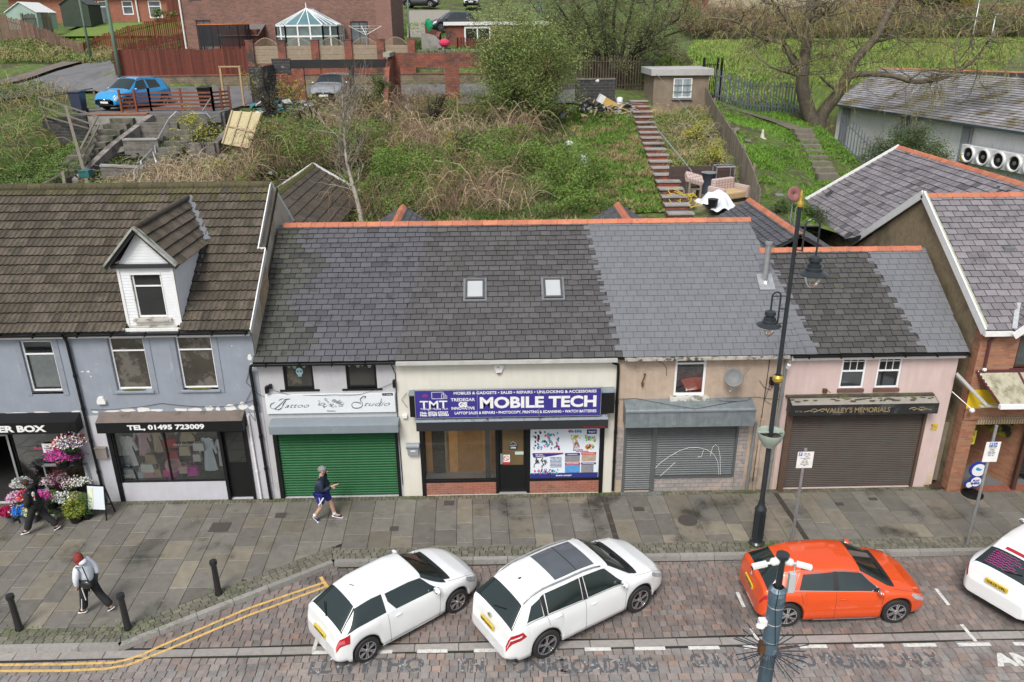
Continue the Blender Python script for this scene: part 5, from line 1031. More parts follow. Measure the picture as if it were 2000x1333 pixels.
b=MB(); b.bar(E0+Vector((-.2,0,-.12)),E1+Vector((-.2,0,-.12)),.14,.12); b.build('gutter',M('dark_green_gutter',(.05,.07,.08),.5,.2),SM)
L=(E1-E0).length
for t in(.03,.3,.53):
    p=s0+dv*L*t; b=MB(); b.quad(*[(p+dv*a-inn*c+Vector((0,0,z-8.3))) for a,c,z in((0,.12,2),(.5,.12,2),(.5,.12,8.2),(0,.12,8.2))]); b.quad(*[(p+dv*.5-inn*c+Vector((0,0,z-8.3))) for c,z in((.12,2),(0,2),(0,8.2),(.12,8.2))]); b.build('pilaster',M('grey_pilaster',(.33,.36,.38),.8,.1),SM)
    pipe(SM,[p+dv*.62-inn*.1+Vector((0,0,-.2)),p+dv*.62-inn*.1+Vector((0,0,-5))],m_steel,.06)
# condenser with six fans
CD=thing('air_conditioning_unit','white wall mounted unit with a row of round black fans on steel legs','condenser unit',(25,18,6)); 
c0=at(1880,270,X=24.35)
def on(px,py,off=.0):
    """a point on the wall plane, off metres in front"""
    d=FW+RT*((px-1000)/F)-UP*((py-666.5)/F); nrm=-inn; o=s0+nrm*off; t=(o-Vector((0,CY,CH))).dot(nrm)/d.dot(nrm); return Vector((0,CY,CH))+d*t
a=on(1880,277,.5);c=on(2010,304,.5); dd=dv; z0=a.z-1.05; Lc=(c-a).length+3.5; Mx=Matrix((dv,inn,Vector((0,0,1)))).transposed().to_4x4(); Mx.translation=Vector((a.x,a.y,0))
b=MB(); b.box(0,Lc,0,.4,a.z-.98,a.z-.12,Mx); b.build('cabinet',M('off_white_metal',(.62,.64,.66),.4,.06),CD,bevel=.02)
for k in range(6):
    f=MB(); cc=Mx@Vector((.6+k*.98,0,a.z-.55)); Fm=Matrix((dv,Vector((0,0,1)),-inn)).transposed().to_4x4()
    f.lathe([(.4,0),(.4,.12),(.34,.12),(.31,0.02)],cc,24,Fm); fo=f.build('fan_ring',m_white,CD,auto=True); f=MB(); f.lathe([(.33,.03),(.001,.03)],cc,24,Fm); f.build('fan_grille',m_black,CD).parent=fo; f=MB(); f.lathe([(.1,.03),(.1,.06),(.001,.07)],cc,12,Fm); f.build('fan_hub',m_grey,CD).parent=fo
b=MB(); b.box(.05,.3,-.01,0,a.z-.95,a.z-.6,Mx); b.build('warning_label',MC['yellow_panel'],CD)
for k in range(3):
    b=MB(); u=1.4+k*2.4; b.bar(Mx@Vector((u,.1,a.z-1.15)),Mx@Vector((u,.1,a.z-4)),.12); b.bar(Mx@Vector((u,.05,a.z-1.9)),Mx@Vector((u-.6,.05,a.z-1.15)),.06); b.build('leg',m_steel,CD)
# ================================================================ GARDENS AND LANE BEHIND
m_rbrick=M('garden_red_brick',(.33,.085,.045),.85,.35,2,brick=((.24,.07,.045),(.1,.08,.07),.23,.085,.014),stain=((.05,.045,.04),1.1,.5,.66))
m_hbrick=M('brown_house_brick',(.24,.105,.075),.85,.2,.6,brick=((.12,.06,.05),(.3,.25,.22),.23,.08))
m_bbrick2=M('bungalow_brick',(.34,.12,.07),.85,.15,brick=((.3,.1,.06),(.3,.2,.15),.23,.08))
m_soot=M('sooty_block',(.05,.05,.05),.9,.35,3,brick=((.03,.03,.032),(.09,.09,.085),.42,.16),stain=((.3,.3,.29),1.3,.64,.7))
m_stone=M('grey_rubble_stone',(.18,.17,.15),.9,.3,4,brick=((.11,.1,.095),(.2,.18,.16),.35,.15,.015),stain=((.1,.09,.06),1.2,.5,.75),bump=.012)
m_bfence=M('red_brown_fence',(.13,.035,.022),.85,.2,4,planks=.12,streak=.2); m_ofence=M('old_brown_paling',(.17,.1,.075),.9,.25,4,planks=.14,streak=.2); m_rfence=M('orange_brown_paling',(.24,.075,.035),.9,.25,4,planks=.14,streak=.2)
m_asph=M('lane_asphalt',(.14,.14,.145),.85,.2,2,bump=.004,stain=((.09,.09,.09),.6,.5,.7))
def gz_(x,y): return ground_z(x,y)
# lane: laid along the hillside, then turning up to the left
def ribbon(name,pts,w,m,dz,kind='structure',steps=10):
    P=[Vector(p) for p in pts]; out=[]
    for i in range(len(P)-1):
        for k in range(steps): out.append(P[i].lerp(P[i+1],k/steps))
    out.append(P[-1]); b=MB(); W=w if isinstance(w,list) else [w]*len(P)
    for i,p in enumerate(out):
        t=i/steps; j=min(int(t),len(P)-2); ww=W[j]+(W[j+1]-W[j])*(t-j); d=(out[min(i+1,len(out)-1)]-out[max(i-1,0)]); d.z=0; d.normalize(); n=Vector((-d.y,d.x,0)); 
        for s in(-1,1): q=p+n*ww/2*s; b.v.append((q.x,q.y,p.z+dz))
    for i in range(len(out)-1): a=i*2; b.f.append((a,a+1,a+3,a+2)); b.mi.append(0); b.t.append((1,1,1))
    return tag(b.build(name,m,smooth=True),kind=kind)
g3=lambda x,y,d=.0:(x,y,gz_(x,y)+d)
b=MB(); xs=[-22+i for i in range(30)]
for i,x in enumerate(xs):
    for y in(25.4,28.5,31.7): b.v.append((x,y,interp(y,[(25.4,8.96),(31.7,9.6)])+.03))
for i in range(len(xs)-1):
    for j in(0,1): a=i*3+j; b.f.append((a,a+3,a+4,a+1)); b.mi.append(0); b.t.append((1,1,1))
tag(b.build('back_lane',m_asph),kind='structure')
w1=[at(225,170,Z=9.45),at(120,172,Z=9.6),at(0,205,Z=9.5)]
P=[(-19,28.6),(-22.5,28.8),(-25.5,31.5),(-29,34),(-37,36.5),(-48,38)]
def drape(name,px,m,dz=.1,n=14):
    """a sheet laid on the slope between two measured edges"""
    A_=[hit(*q) for q in px[0]];B_=[hit(*q) for q in px[1]]; b=MB()
    for r in range(len(A_)):
        for k in range(n+1): p=A_[r].lerp(B_[r],k/n); b.v.append((p.x,p.y,max(ground_z(p.x,p.y),p.z)+dz))
    for r in range(len(A_)-1):
        for k in range(n): a=r*(n+1)+k; b.f.append((a,a+1,a+n+2,a+n+1)); b.mi.append(0); b.t.append((1,1,1))
    return tag(b.build(name,m,smooth=True),kind='structure')
drape('side_road',[[(-60,186),(0,176),(60,162),(115,143),(160,130),(212,116)],[(-60,215),(0,200),(60,192),(130,184),(215,182),(232,150)]],m_asph,.14)
drape('side_road_junction',[[(150,176),(215,150)],[(262,196),(330,186)]],m_asph,.13)
drape('side_pavement',[[(-60,176),(0,164),(60,148),(110,131),(160,117),(210,106)],[(-60,184),(0,174),(60,159),(112,140),(160,127),(212,114)]],M('side_pavement_tar',(.15,.125,.11),.9,.2),.22)
# retaining wall with brown fence above, brick piers and panels
def wall(name,label,pts,h,t,m,cat='wall',z=None,cap=None):
    o=thing(name,label,cat,(pts[0][0],pts[0][1],gz_(*pts[0][:2]))); b=MB(); c=MB()
    for i in range(len(pts)-1):
        a,d=pts[i],pts[i+1]; za=a[2] if len(a)>2 else gz_(*a[:2])+h; zd=d[2] if len(d)>2 else gz_(*d[:2])+h; lo=min(gz_(*a[:2]),gz_(*d[:2]))-.6
        u=Vector((d[0]-a[0],d[1]-a[1],0)).normalized(); n=Vector((-u.y,u.x,0))*t/2; A=Vector((a[0],a[1],0));D=Vector((d[0],d[1],0)); Z=Vector((0,0,1))
        vs=[A-n+Z*lo,D-n+Z*lo,D+n+Z*lo,A+n+Z*lo,A-n+Z*za,D-n+Z*zd,D+n+Z*zd,A+n+Z*za]; b.mesh(vs,[(4,5,6,7),(0,1,5,4),(1,2,6,5),(2,3,7,6),(3,0,4,7)])
        if cap: n2=n*1.25; vs=[A-n2+Z*za,D-n2+Z*zd,D+n2+Z*zd,A+n2+Z*za]; c.mesh([v+Z*k for k in(.003,.07) for v in vs],[(4,5,6,7),(0,1,5,4),(1,2,6,5),(2,3,7,6),(3,0,4,7)])
    b.build('masonry',m,o); 
    if cap: c.build('coping',cap,o)
    return o
wall('retaining_wall','old stone retaining wall along the far side of the back lane',[(-23.6,32.6,10.2),(-23.2,32.0,10.2),(-15.3,31.9,10.25),(4.0,31.9,10.2)],1,.3,M('buff_rubble',(.22,.17,.11),.9,.3,3,brick=((.16,.13,.09),(.12,.1,.08),.3,.13,.01),stain=((.08,.08,.05),1.1,.55,.7),bump=.01),cap=m_rbrick)
o=thing('board_fence','long dark red brown board fence with a wavy top on the stone wall','fence',(-20,32.2,10.2)); b=MB(); x=-23.6; k=0
while x<-15.45:
    t=(x+23.6)%1.83/1.83; zt=11.72+.1*math.sin(t*PI)+random.uniform(-.01,.01); b.box(x,x+.112,32.2,32.225,10.2,zt); x+=.118
b.build('boards',m_bfence,o); b=MB()
for j in range(30): pass
b.box(-23.6,-15.4,32.225,32.27,10.5,10.6); b.box(-23.6,-15.4,32.225,32.27,11.3,11.4); b.build('rails',m_bfence,o)
o=thing('pier_wall','red brick wall with square piers and arched trellis fence panels','wall',(-10,32.2,10)); b=MB(); b.box(-15.3,-4.9,32.1,32.3,10.27,10.9); b.build('base_wall',m_rbrick,o); X=[-15.05,-13.1,-11.05,-9.0,-7.0,-5.1]
for x in X: b=MB(); b.box(x-.23,x+.23,32.0,32.42,10.27,12.25); b.box(x-.25,x+.25,31.98,32.44,12.25,12.3); b.build('pier',m_rbrick,o)
for i in range(5):
    a,c=X[i]+.23,X[i+1]-.23; b=MB(); n=6
    for k in range(n): z=10.92+k*.165; b.box(a,c,32.17-.012*(k%2),32.2,z,z+.16)
    b.build('waney_panel',M('waney_boards',(.3,.24,.17),.9,.2,5,streak=.1),o); b=MB(); m=24; f=lambda x:12.0+.4*math.sin(PI*(x-a)/(c-a))**1.0
    for k in range(m):
        u0=a+(c-a)*k/m;u1=a+(c-a)*(k+1)/m; b.bar((u0,32.19,f(u0)),(u1,32.19,f(u1)),.04,.04)
    for k in range(-6,18):
        for sg in(1,-1):
            pts=[]
            for j in range(12):
                z=11.92+j*.045; x=a+(c-a)*k/12+sg*(z-11.92)*1.0
                if a<=x<=c and z<f(x): pts.append((x,32.19,z))
            if len(pts)>1: b.bar(pts[0],pts[-1],.014,.012)
    b.box(a,c,32.17,32.21,11.9,11.93); b.build('trellis_top',M('trellis_timber',(.34,.27,.19),.9,.2),o)
# ruined garages
GR=thing('ruined_garage','roofless sooty garage shell with a charred lintel over the silver car','ruin',(-9,26.5,9)); b=MB(); b.box(-13.6,-12.2,26.3,26.6,8.6,11.0); b.box(-12.45,-12.2,23.9,26.3,8.3,11.1); b.box(-12.3,-11.3,26.35,26.6,10.6,11.4); b.build('block_wall',m_soot,GR); b=MB(); b.box(-11.4,-5.6,26.4,26.65,10.88,11.32); b.build('lintel',M('charred_timber',(.018,.018,.019),.8,.3),GR); b=MB(); b.box(-11.5,-10.6,26.4,26.65,8.9,10.9); b.box(-12.6,-11.45,28,28.2,8.9,10.4); b.build('brick_pier',m_rbrick,GR); b=MB(); b.box(-8.1,-7.8,26.45,26.65,8.9,10.9); b.build('charred_post',MC['charred_timber'],GR)
GR2=thing('ruined_garage','roofless red brick garage shell with two openings beside the bushes','ruin',(-3,26.5,9)); b=MB(); b.box(-5.55,3.2,26.35,26.6,10.88,11.65); b.box(-2.75,-1.95,26.35,26.6,8.6,10.88); b.box(-5.55,-5.25,26.35,26.6,8.6,10.88); b.box(1.5,3.2,26.35,26.6,8.4,10.88)
b.mesh([(-5.8,22.6,7.6),(-5.55,22.6,7.6),(-5.55,26.6,8.6),(-5.8,26.6,8.6),(-5.8,22.6,9.2),(-5.55,22.6,9.2),(-5.55,26.6,11.7),(-5.8,26.6,11.7),(-5.8,24.2,10.9),(-5.55,24.2,10.9)],[(0,1,5,4),(4,5,9,8),(8,9,6,7),(1,2,6,9,5),(3,0,4,8,7)]); b.build('brickwork',m_rbrick,GR2); b=MB(); b.box(-5.85,-5.5,24.2,26.7,11.5,11.72); b.build('broken_render',M('pale_render_edge',(.33,.31,.25),.9,.3,6),GR2)
# wreckage inside the garages: many small pieces nobody would count
random.seed(21)
def rubble(name,label,spots,n,ms,zoff=.05,sz=.2,cat='rubbish'):
    o=thing(name,label,cat,(*spots[0][:2],gz_(*spots[0][:2])))
    for j,(mm,nm) in enumerate(ms):
        b=MB()
        for k in range(n):
            s=random.choice(spots); x=s[0]+random.gauss(0,s[2]);y=s[1]+random.gauss(0,s[3]); z=gz_(x,y)+zoff+abs(random.gauss(0,.1)); Mx=Matrix.Translation((x,y,z))@Matrix.Rotation(random.uniform(0,6),4,'Z')@Matrix.Rotation(random.uniform(-.6,.6),4,'X')@Matrix.Rotation(random.uniform(-.5,.5),4,'Y'); a,c,d=random.choice([(1.6,.18,.08),(.5,.4,.1),(.3,.3,.25),(1,.6,.05),(2.4,.1,.06)]); b.box(-a*sz,a*sz,-c*sz,c*sz,-d*sz,d*sz,Mx)
        tag(b.build(nm,mm,o),kind='stuff')
    return o
m_bag=M('black_bag',(.015,.015,.018),.3,.2,12,bump=.02,bsc=12); m_wbag=M('white_bag',(.65,.66,.68),.5,.1,9,bump=.03,bsc=9)
rubble('burnt_rubble','heap of charred timber and rubbish in the brick garage',[(-4.3,25.4,.9,.5)],26,[(MC['charred_timber'],'charred_boards'),(m_pale,'pale_boards'),(m_steel,'sheet_scraps')],.15,.35)
rubble('burnt_rubble','heap of tyres, bags and scrap left of the silver car',[(-11.6,25.0,.7,.5)],22,[(m_bag,'black_scrap'),(m_wbag,'white_scrap'),(pk[1],'teal_scrap')],.1,.25)
rubble('burnt_rubble','scattered burnt debris beside the sooty wall near the shed',[(6.0,24.2,1.1,.5)],30,[(MC['charred_timber'],'charred_boards'),(m_pale,'pale_boards'),(m_steel,'sheet_scraps')],.06,.28)
rubble('stone_heap','tumbled grey stone slabs on the terrace left of the shed fence',[(10.3,20.6,.8,.6)],40,[(m_stone,'stone_slabs')],.06,.3,'stones')
rubble('stone_heap','dark broken stones tumbled over the left terraces',[(-17,16,.9,1.2),(-16.6,19.5,.6,.8),(-19.9,14,.8,1),(-14.0,13,1,.7)],60,[(m_stone,'stone_slabs'),(m_soot,'dark_blocks')],.08,.32,'stones')
rubble('stone_heap','broken grey slabs scattered below the leaning wooden panel',[(-13.2,17.5,1.0,1.8),(-11,15,1,1)],60,[(m_stone,'stone_slabs'),(m_conc,'concrete_lumps')],.05,.28,'stones')
def sack(x,y,r,m,name,label,sq=(1,.8,.7),z=None):
    z=gz_(x,y) if z is None else z; b=MB(); b.ball((x,y,z+r*sq[2]*.8),r,12,8,sq); b.v=[(a+random.uniform(-.1,.1)*r,c+random.uniform(-.1,.1)*r,d+random.uniform(-.1,.1)*r) for a,c,d in b.v]; return tag(b.build(name,m,None,loc=(x,y,z),smooth=True),label,name.split('_')[-1])
sack(-4.6,24.3,.38,m_wbag,'white_sack','crumpled white sack in front of the brick garage opening'); sack(5.0,24.6,.3,m_bag,'black_sack','black rubbish bag beside the yellow box on the debris'); sack(-5.0,25.2,.35,m_bag,'black_sack','black rubbish bag at the foot of the ruined brick wall')
sack(-11.7,25.2,.3,m_bag,'black_sack','black rubbish bag left of the silver car'); sack(3.6,18.6,.2,m_wbag,'white_sack','upper white bag lying on the grass terrace'); 
for x,y,l in((4.05,15.9,'white plastic drum on the grass below the white bag'),(6.95,25.2,'cream plastic drum at the top of the brick steps')):
    b=MB(); z=gz_(x,y); b.lathe([(.15,0),(.17,.05),(.17,.38),(.13,.44),(.05,.46),(.001,.46)],(x,y,z),14); tag(b.build('plastic_drum',m_white,None,loc=(x,y,z),auto=True),l,'drum')
o=thing('cardboard_box','yellow and white tipped box on the burnt debris','box',(6.5,24.6,8.8)); b=MB(); Mx=Matrix.Translation((6.1,24.6,9.0))@Matrix.Rotation(.5,4,'Y'); b.box(-.5,.5,-.3,.3,-.1,.3,Mx); b.build('carton',M('yellow_carton',(.55,.36,.1),.8,.2),o); b=MB(); b.box(-.52,-.2,-.31,.31,-.11,.31,Mx); b.build('flap',m_white,o)
wall('sooty_wall','short blackened wall with pale cloth near the shed',[(4.5,25.5,10.2),(6.7,25.5,10.2)],1.5,.25,m_soot,cap=m_stone); sack(5.7,25.4,.11,m_wbag,'pale_cloth','pale cloth hanging over the blackened wall',(1.1,.8,1.0),10.05)
# shed
SH=thing('flat_roofed_shed','brown rendered flat roofed shed with a white barred window','shed',(10.4,27,8.5)); b=MB(); b.box(8.95,12.05,26,29,8.0,10.35); b.build('wall',M('brown_grey_render',(.24,.19,.14),.9,.2,2,bump=.006,streak=.2,stain=((.12,.1,.07),1.2,.55,.8)),SH); b=MB(); b.box(8.75,12.25,25.8,29.2,10.35,10.7); b.build('roof_slab',M('pale_roof_board',(.42,.41,.4),.8,.15,3),SH,bevel=.01)
window(SH,10.05,11.1,9.15,10.2,25.93,m_pvc,fw=.06,mull=[10.57],bars=0,gm=M('net_pane',(.3,.36,.38),.15,.2,5)); b=MB()
for x in(10.3,10.85): b.box(x-.01,x+.01,25.9,25.93,9.2,10.15)
for z in(9.5,9.85): b.box(10.05,11.1,25.9,25.93,z-.01,z+.01)
b.box(10.0,11.15,25.88,25.95,9.05,9.13); b.build('window_bars',m_steel,SH)
# brick steps through the garden
ST=thing('garden_steps','long straight flight of brick steps with grey treads up to the shed','steps',(7,10,6)); n=19
for k in range(n):
    t=k/(n-1); p0=Vector((6.98,9.0,5.95)).lerp(Vector((8.0,25.0,8.75)),t); z=p0.z; w=.46; zz=gz_(6.4,p0.y)+.22; b=MB(); b.box(p0.x-w,p0.x+w,p0.y,p0.y+.9,zz-.35,zz+.03); r=b.build('riser',m_rbrick,ST); b=MB(); b.box(p0.x-w-.04,p0.x+w+.04,p0.y-.05,p0.y+.42,zz+.032,zz+.09); b.build('tread',m_conc,ST)
b=MB(); a=Vector((7.8,18.2,8.3));c=Vector((8.2,12.9,7.3)); b.tube([a,c,(8.2,12.9,6.3)],.03,6); tag(b.build('step_handrail',m_galv,None,loc=(8,15,7)),'thin metal handrail beside the lower brick steps','handrail')
# boundary fence between garden and park
o=thing('board_fence','tall weathered board fence running uphill between garden and park','fence',(11.9,18,7)); b=MB(); y=8.9; pts=[(8.9,7.3),(11.5,7.9),(16,8.25),(20.5,8.9),(25.9,9.7)]
fx_=lambda y:interp(y,[(8.9,9.85),(11.5,10.2),(16,10.95),(20.5,11.3),(25.9,11.9)])
while y<25.9: x=fx_(y); b.box(x-.02,x+.02,y,y+.135,gz_(x-.3,y)-1.5,interp(y,pts)+random.uniform(-.015,.015)); y+=.14
b.build('boards',m_wood,o); b=MB(); b.box(9.93,9.96,11.5,12.0,5.85,6.1); b.build('pale_plaque',m_pale,o)
for k,y in enumerate((11,14,17,20,23)): b=MB(); b.box(fx_(y)+.03,fx_(y)+.13,y,y+.1,4.6,interp(y,pts)+.1); b.build('post',m_wood,o)
# deck with cast off furniture
o=thing('garden_deck','weathered timber deck below the panel fence','deck',(9.7,12,6.3)); b=MB(); y=10.3
while y<13.2: b.box(7.5,fx_(y)-.05,y,y+.135,6.4,6.43); y+=.14
b.build('boards',m_wood,o); b=MB(); b.box(7.5,9.7,10.3,10.33,5.6,6.39); b.box(7.5,7.53,10.4,13.1,5.7,6.39); b.build('skirt',m_wood,o)
o=thing('panel_fence','low dark brown slatted fence panels at the back of the deck','fence',(9.6,13.25,6.4)); b=MB(); z=6.35
for k in range(9): b.box(7.4,10.1,13.25-.01*(k%2),13.28,6.4+k*.115,6.4+k*.115+.112)
b.build('slats',M('dark_brown_slats',(.075,.05,.045),.85,.2,5,streak=.15),o)
for x in(7.35,8.25,9.15,10.0): b=MB(); b.box(x,x+.07,13.2,13.29,6.3,7.47); b.build('post',MC['dark_brown_slats'],o)
m_tart=NT('pink_tartan_cloth'); wv=[]
for ax in(0,1,2):
    n=m_tart.N('TexWave',bands_direction='XYZ'[ax]); n.inputs['Scale'].default_value=2.2; wv.append(m_tart.ramp(n.outputs['Fac'],.75,.95))
cc=m_tart.mix(wv[0],(.5,.42,.38),(.35,.2,.19)); cc=m_tart.mix(wv[2],cc,(.33,.22,.22)); m_tart.l.new(cc,m_tart.b.inputs['Base Color']); m_tart.b.inputs['Roughness'].default_value=.95; m_tart=m_tart.m
def sofa(loc,rz,label,tip=0,w=1.1):
    o=thing('armchair',label,'armchair',loc,rz,local=True); o.rotation_euler=(0,tip,rz)
    for nm,bx in(('seat',(-w/2,w/2,-.35,.4,.12,.42)),('backrest',(-w/2,w/2,.3,.55,.12,.85)),('armrest',(-w/2-.2,-w/2,-.38,.5,.1,.6)),('armrest',(w/2,w/2+.2,-.38,.5,.1,.6))): b=MB(); b.box(*bx); b.build(nm,m_tart if nm!='seat' else M('tan_seat',(.5,.36,.2),.95,.1),o,bevel=.06)
    b=MB(); b.box(-w/2-.1,w/2+.1,-.3,.45,.0,.1); b.build('plinth',m_dark,o)
sofa((9.3,10.9,6.44),PI+.5-PI,'tartan armchair at the near end of the deck beside the white sheet'); p=at(1343,367,Y=11.6)
o=thing('wooden_chair','grey wooden chair with a tartan cushion on the deck edge','chair',(8.5,11.6,6.44)); b=MB(); b.box(7.75,7.83,11.3,11.9,6.44,7.15); b.box(8.2,8.28,11.3,11.9,6.44,7.0); b.box(7.83,8.2,11.35,11.85,6.8,6.85); b.build('frame',m_wood,o); b=MB(); Mx=Matrix.Translation((8.0,11.6,7.2))@Matrix.Rotation(.3,4,'Y')@Matrix.Rotation(.3,4,'X'); b.box(-.36,.36,-.3,.3,-.1,.14,Mx); b.build('cushion',m_tart,o,bevel=.05)
o=thing('cable_reel_table','dark waisted drum table with a pale top on the deck','table',(8.85,12.5,6.44)); b=MB(); b.lathe([(.3,0),(.24,.2),(.22,.45),(.27,.75),(.33,.85)],(8.85,12.5,6.44),18); b.build('drum',M('blue_black_plastic',(.04,.05,.065),.5,.1),o,smooth=True); b=MB(); b.lathe([(.33,.85),(.33,.87),(.001,.87)],(8.85,12.5,6.44),18); b.build('top',m_galv,o)
o=thing('metal_frame','bent bare metal cage frame standing on the deck','frame',(9.5,12.6,6.44)); b=MB(); q=[Vector(v) for v in((9.1,12.3,6.5),(9.85,12.3,6.5),(9.85,12.9,6.5),(9.1,12.9,6.5))]; up_=Vector((0,0,1.05))
for i in range(4):
    b.tube([q[i],q[i]+up_],.02,5); b.tube([q[i]+up_,q[(i+1)%4]+up_],.02,5); b.tube([q[i]+up_*.4,q[(i+1)%4]+up_*.4],.02,5)
b.build('tubes',m_galv,o)
o=thing('garden_hose','tangled yellow hose beside the deck','hose',(7.9,11.5,6.4)); b=MB(); random.seed(5)
for k in range(7):
    cx,cy=7.4+random.gauss(0,.22),11.2+random.gauss(0,.3); b.tube([(cx+(.32+.05*math.sin(j*2+k))*math.cos(j*.6),cy+.35*math.sin(j*.6),6.5+.2*math.sin(j*.5+k)+.02*k) for j in range(12)],.02,5)
b.tube([(7.2,10.9,6.5),(7.3,10.2,6.5),(7.5,9.6,6.5),(7.9,9.5,6.6)],.02,5); b.build('hose',M('yellow_hose',(.5,.38,.05),.5,.1),o)
sheetm=M('white_sheet',(.7,.74,.8),.6,.08,5,bump=.04,bsc=4); o=thing('plastic_sheet','crumpled white plastic sheet draped over the near edge of the deck','sheet',(9.4,10.5,6.4)); b=MB(); N_=26
for i in range(N_):
    for j in range(N_):
        u,v=i/(N_-1),j/(N_-1); x=8.1+.95*u+.2*math.sin(v*5);y=9.3+1.6*v; z=6.35+.6*math.exp(-((u-.55)**2+(v-.6)**2)*7)+.16*float(vnoise(x,y,4,3))+.1*math.sin(u*14+v*6)*.5; b.v.append((x,y,z))
for i in range(N_-1):
    for j in range(N_-1): a=i*N_+j; b.f.append((a,a+N_,a+N_+1,a+1)); b.mi.append(0); b.t.append((1,1,1))
b.build('sheet',sheetm,o,smooth=True); b=MB(); b.lathe([(.16,0),(.2,.3),(.001,.3)],(8.3,9.6,6.5),14); tag(b.build('black_bucket',m_black,None,loc=(8.3,9.6,6.5)),'small black bucket in front of the white sheet','bucket')
cable([at(1280,142,Y=26),at(1400,282,Y=17),at(1462,392,Y=11)],None,m_galv,.012,'washing_line'); tag(bpy.data.objects['washing_line'],'long pale washing line from the shed roof down to the deck','washing line')
# ---- left terrace: walls, steps, rails
z9=9.0
wall('terrace_wall','sooty white patched block wall below the parking place',[(-23.4,22.6,8.7),(-20.6,21.6,8.95)],1,.3,m_soot); wall('terrace_wall','grey rendered parking place wall under the blue car',[(-20.6,21.7,8.95),(-17.6,21.7,8.95)],1,.35,m_conc,cap=M('red_coping',(.3,.13,.07),.9,.3))
wall('terrace_wall','pale grey rendered wall right of the left stair',[(-18.1,14.3,7.0),(-17.8,17.5,8.0),(-17.4,21.5,8.95)],1,.3,M('pale_grey_wall',(.25,.22,.2),.9,.3,1.5,stain=((.1,.09,.085),1,.45,.6)))
wall('terrace_wall','dark rubble wall between the two flights of steps',[(-17.3,21.7,8.95),(-13.9,22.2,8.95)],1,.35,m_stone); wall('terrace_wall','low rubble terrace wall beside the right concrete steps',[(-17.2,17.6,8.2),(-15.6,17.6,8.2)],1,.3,m_stone,cap=m_conc); wall('terrace_wall','dark rubble wall closing the back of the left terrace',[(-17.4,20.2,8.7),(-15.6,20.2,8.7)],1,.3,m_stone); wall('terrace_wall','lower rubble wall near the teal basket',[(-17.0,14.6,7.5),(-15.2,14.6,7.4)],1,.3,m_stone,cap=m_conc); wall('terrace_wall','rubble wall right of the concrete steps under the yellow shrubs',[(-14.1,17.2,8.1),(-12.9,17.2,8.1),(-12.8,21.5,8.9)],1,.3,m_stone)
b=MB(); b.box(-21.6,-14,21.8,25.6,8.5,8.99); tag(b.build('parking_place',m_asph),kind='structure')
def flight(name,label,a,c,w,n,m=m_conc):
    o=thing(name,label,'steps',a); a=Vector(a);c=Vector(c)
    for k in range(n):
        p=a.lerp(c,k/(n-1)); b=MB(); b.box(p.x-w/2,p.x+w/2,p.y,p.y+.5,p.z-.9,p.z,None); b.build('step',m,o)
    return o
flight('concrete_steps','left flight of rough concrete steps against the pale grey wall',(-18.9,13.2,6.9),(-18.8,21.2,8.8),1.15,11,M('pale_step_concrete',(.15,.14,.115),.9,.3,4,stain=((.06,.065,.04),1.5,.42,.6))); flight('concrete_steps','middle flight of concrete steps with tube handrails',(-15.1,13.6,7.0),(-14.9,20.8,8.75),1.1,11,MC['pale_step_concrete']); flight('red_steps','short flight of red brown steps left of the mossy outhouse roof',(-10.6,11.6,6.7),(-11.7,20.5,8.3),1.05,13,M('red_brown_step',(.25,.12,.09),.9,.25,5))
def rails(name,label,L,m,r,cat='handrail'):
    o=thing(name,label,cat,L[0][0]); 
    for pts in L: b=MB(); b.tube(pts,r,8); b.build('rail',m,o,auto=True)
A=lambda px,py,Y:tuple(at(px,py,Y=Y))
rails('tube_handrail','bent galvanised handrail beside the upper middle steps',[[A(345,218,20.5),A(330,232,20.3),A(302,283,17.5),A(306,318,16.8)],[A(372,222,21.5),A(404,222,21.3),A(412,232,21),A(425,226,21.5)],[A(395,218,21.5),A(415,187,23),A(420,210,23)]],m_galv,.035)
rails('tube_handrail','bent galvanised handrail beside the lower middle steps',[[A(305,318,15.5),A(297,292,15.7),A(275,315,14),A(278,352,13.5)],[A(275,322,13.8),A(262,333,13.2),A(262,360,13)]],m_galv,.035)
m_oldt=M('old_grey_timber',(.16,.14,.11),.9,.25,5)
o=thing('timber_rail','grey weathered timber guard rails around the left stair','railing',(-20,15,7))
for a,c,w in[((75,192,22.3),(100,260,22.3),.1),((128,208,20),(172,365,12.6),.12),((75,190,22.3),(190,228,20.5),.09),((78,208,22.3),(188,246,20.5),.09),((84,226,22.3),(175,252,20.6),.08),((190,228,20.5),(157,292,15.5),.09),((193,245,20.5),(160,310,15),.08),((196,260,20.5),(163,325,14.5),.08),((78,192,22.3),(180,173,25),.09),((182,176,25),(186,192,25),.1),((75,365,10.5),(120,340,11),.09),((120,338,11),(165,336,12.6),.08),((122,336,11),(126,362,10.5),.1)]:
    b=MB(); b.bar(A(*a),A(*c),w,w*.6); b.build('rail',m_oldt,o)
o=thing('timber_railing','red brown slatted timber railing around the parking place','railing',(-18,22,9)); m_rr=M('red_timber',(.2,.06,.035),.75,.2,5)
Rl=[A(252,205,21.9),A(262,200,21.9)]; z0=9.02
def rpanel(xa,ya,xb,yb,n=5):
    for k in range(n): b=MB(); b.bar((xa,ya,z0+.12+.19*k),(xb,yb,z0+.12+.19*k),.03,.09); b.build('slat',m_rr,o)
    for t in(0,.5,1): b=MB(); x=xa+(xb-xa)*t;y=ya+(yb-ya)*t; b.bar((x,y,z0-.1),(x,y,z0+1.12),.09,.09); b.build('post',m_rr,o)
rpanel(-19.0,21.95,-17.9,22.9); rpanel(-17.9,22.9,-14.6,22.7); rpanel(-14.6,22.7,-14.0,23.6)
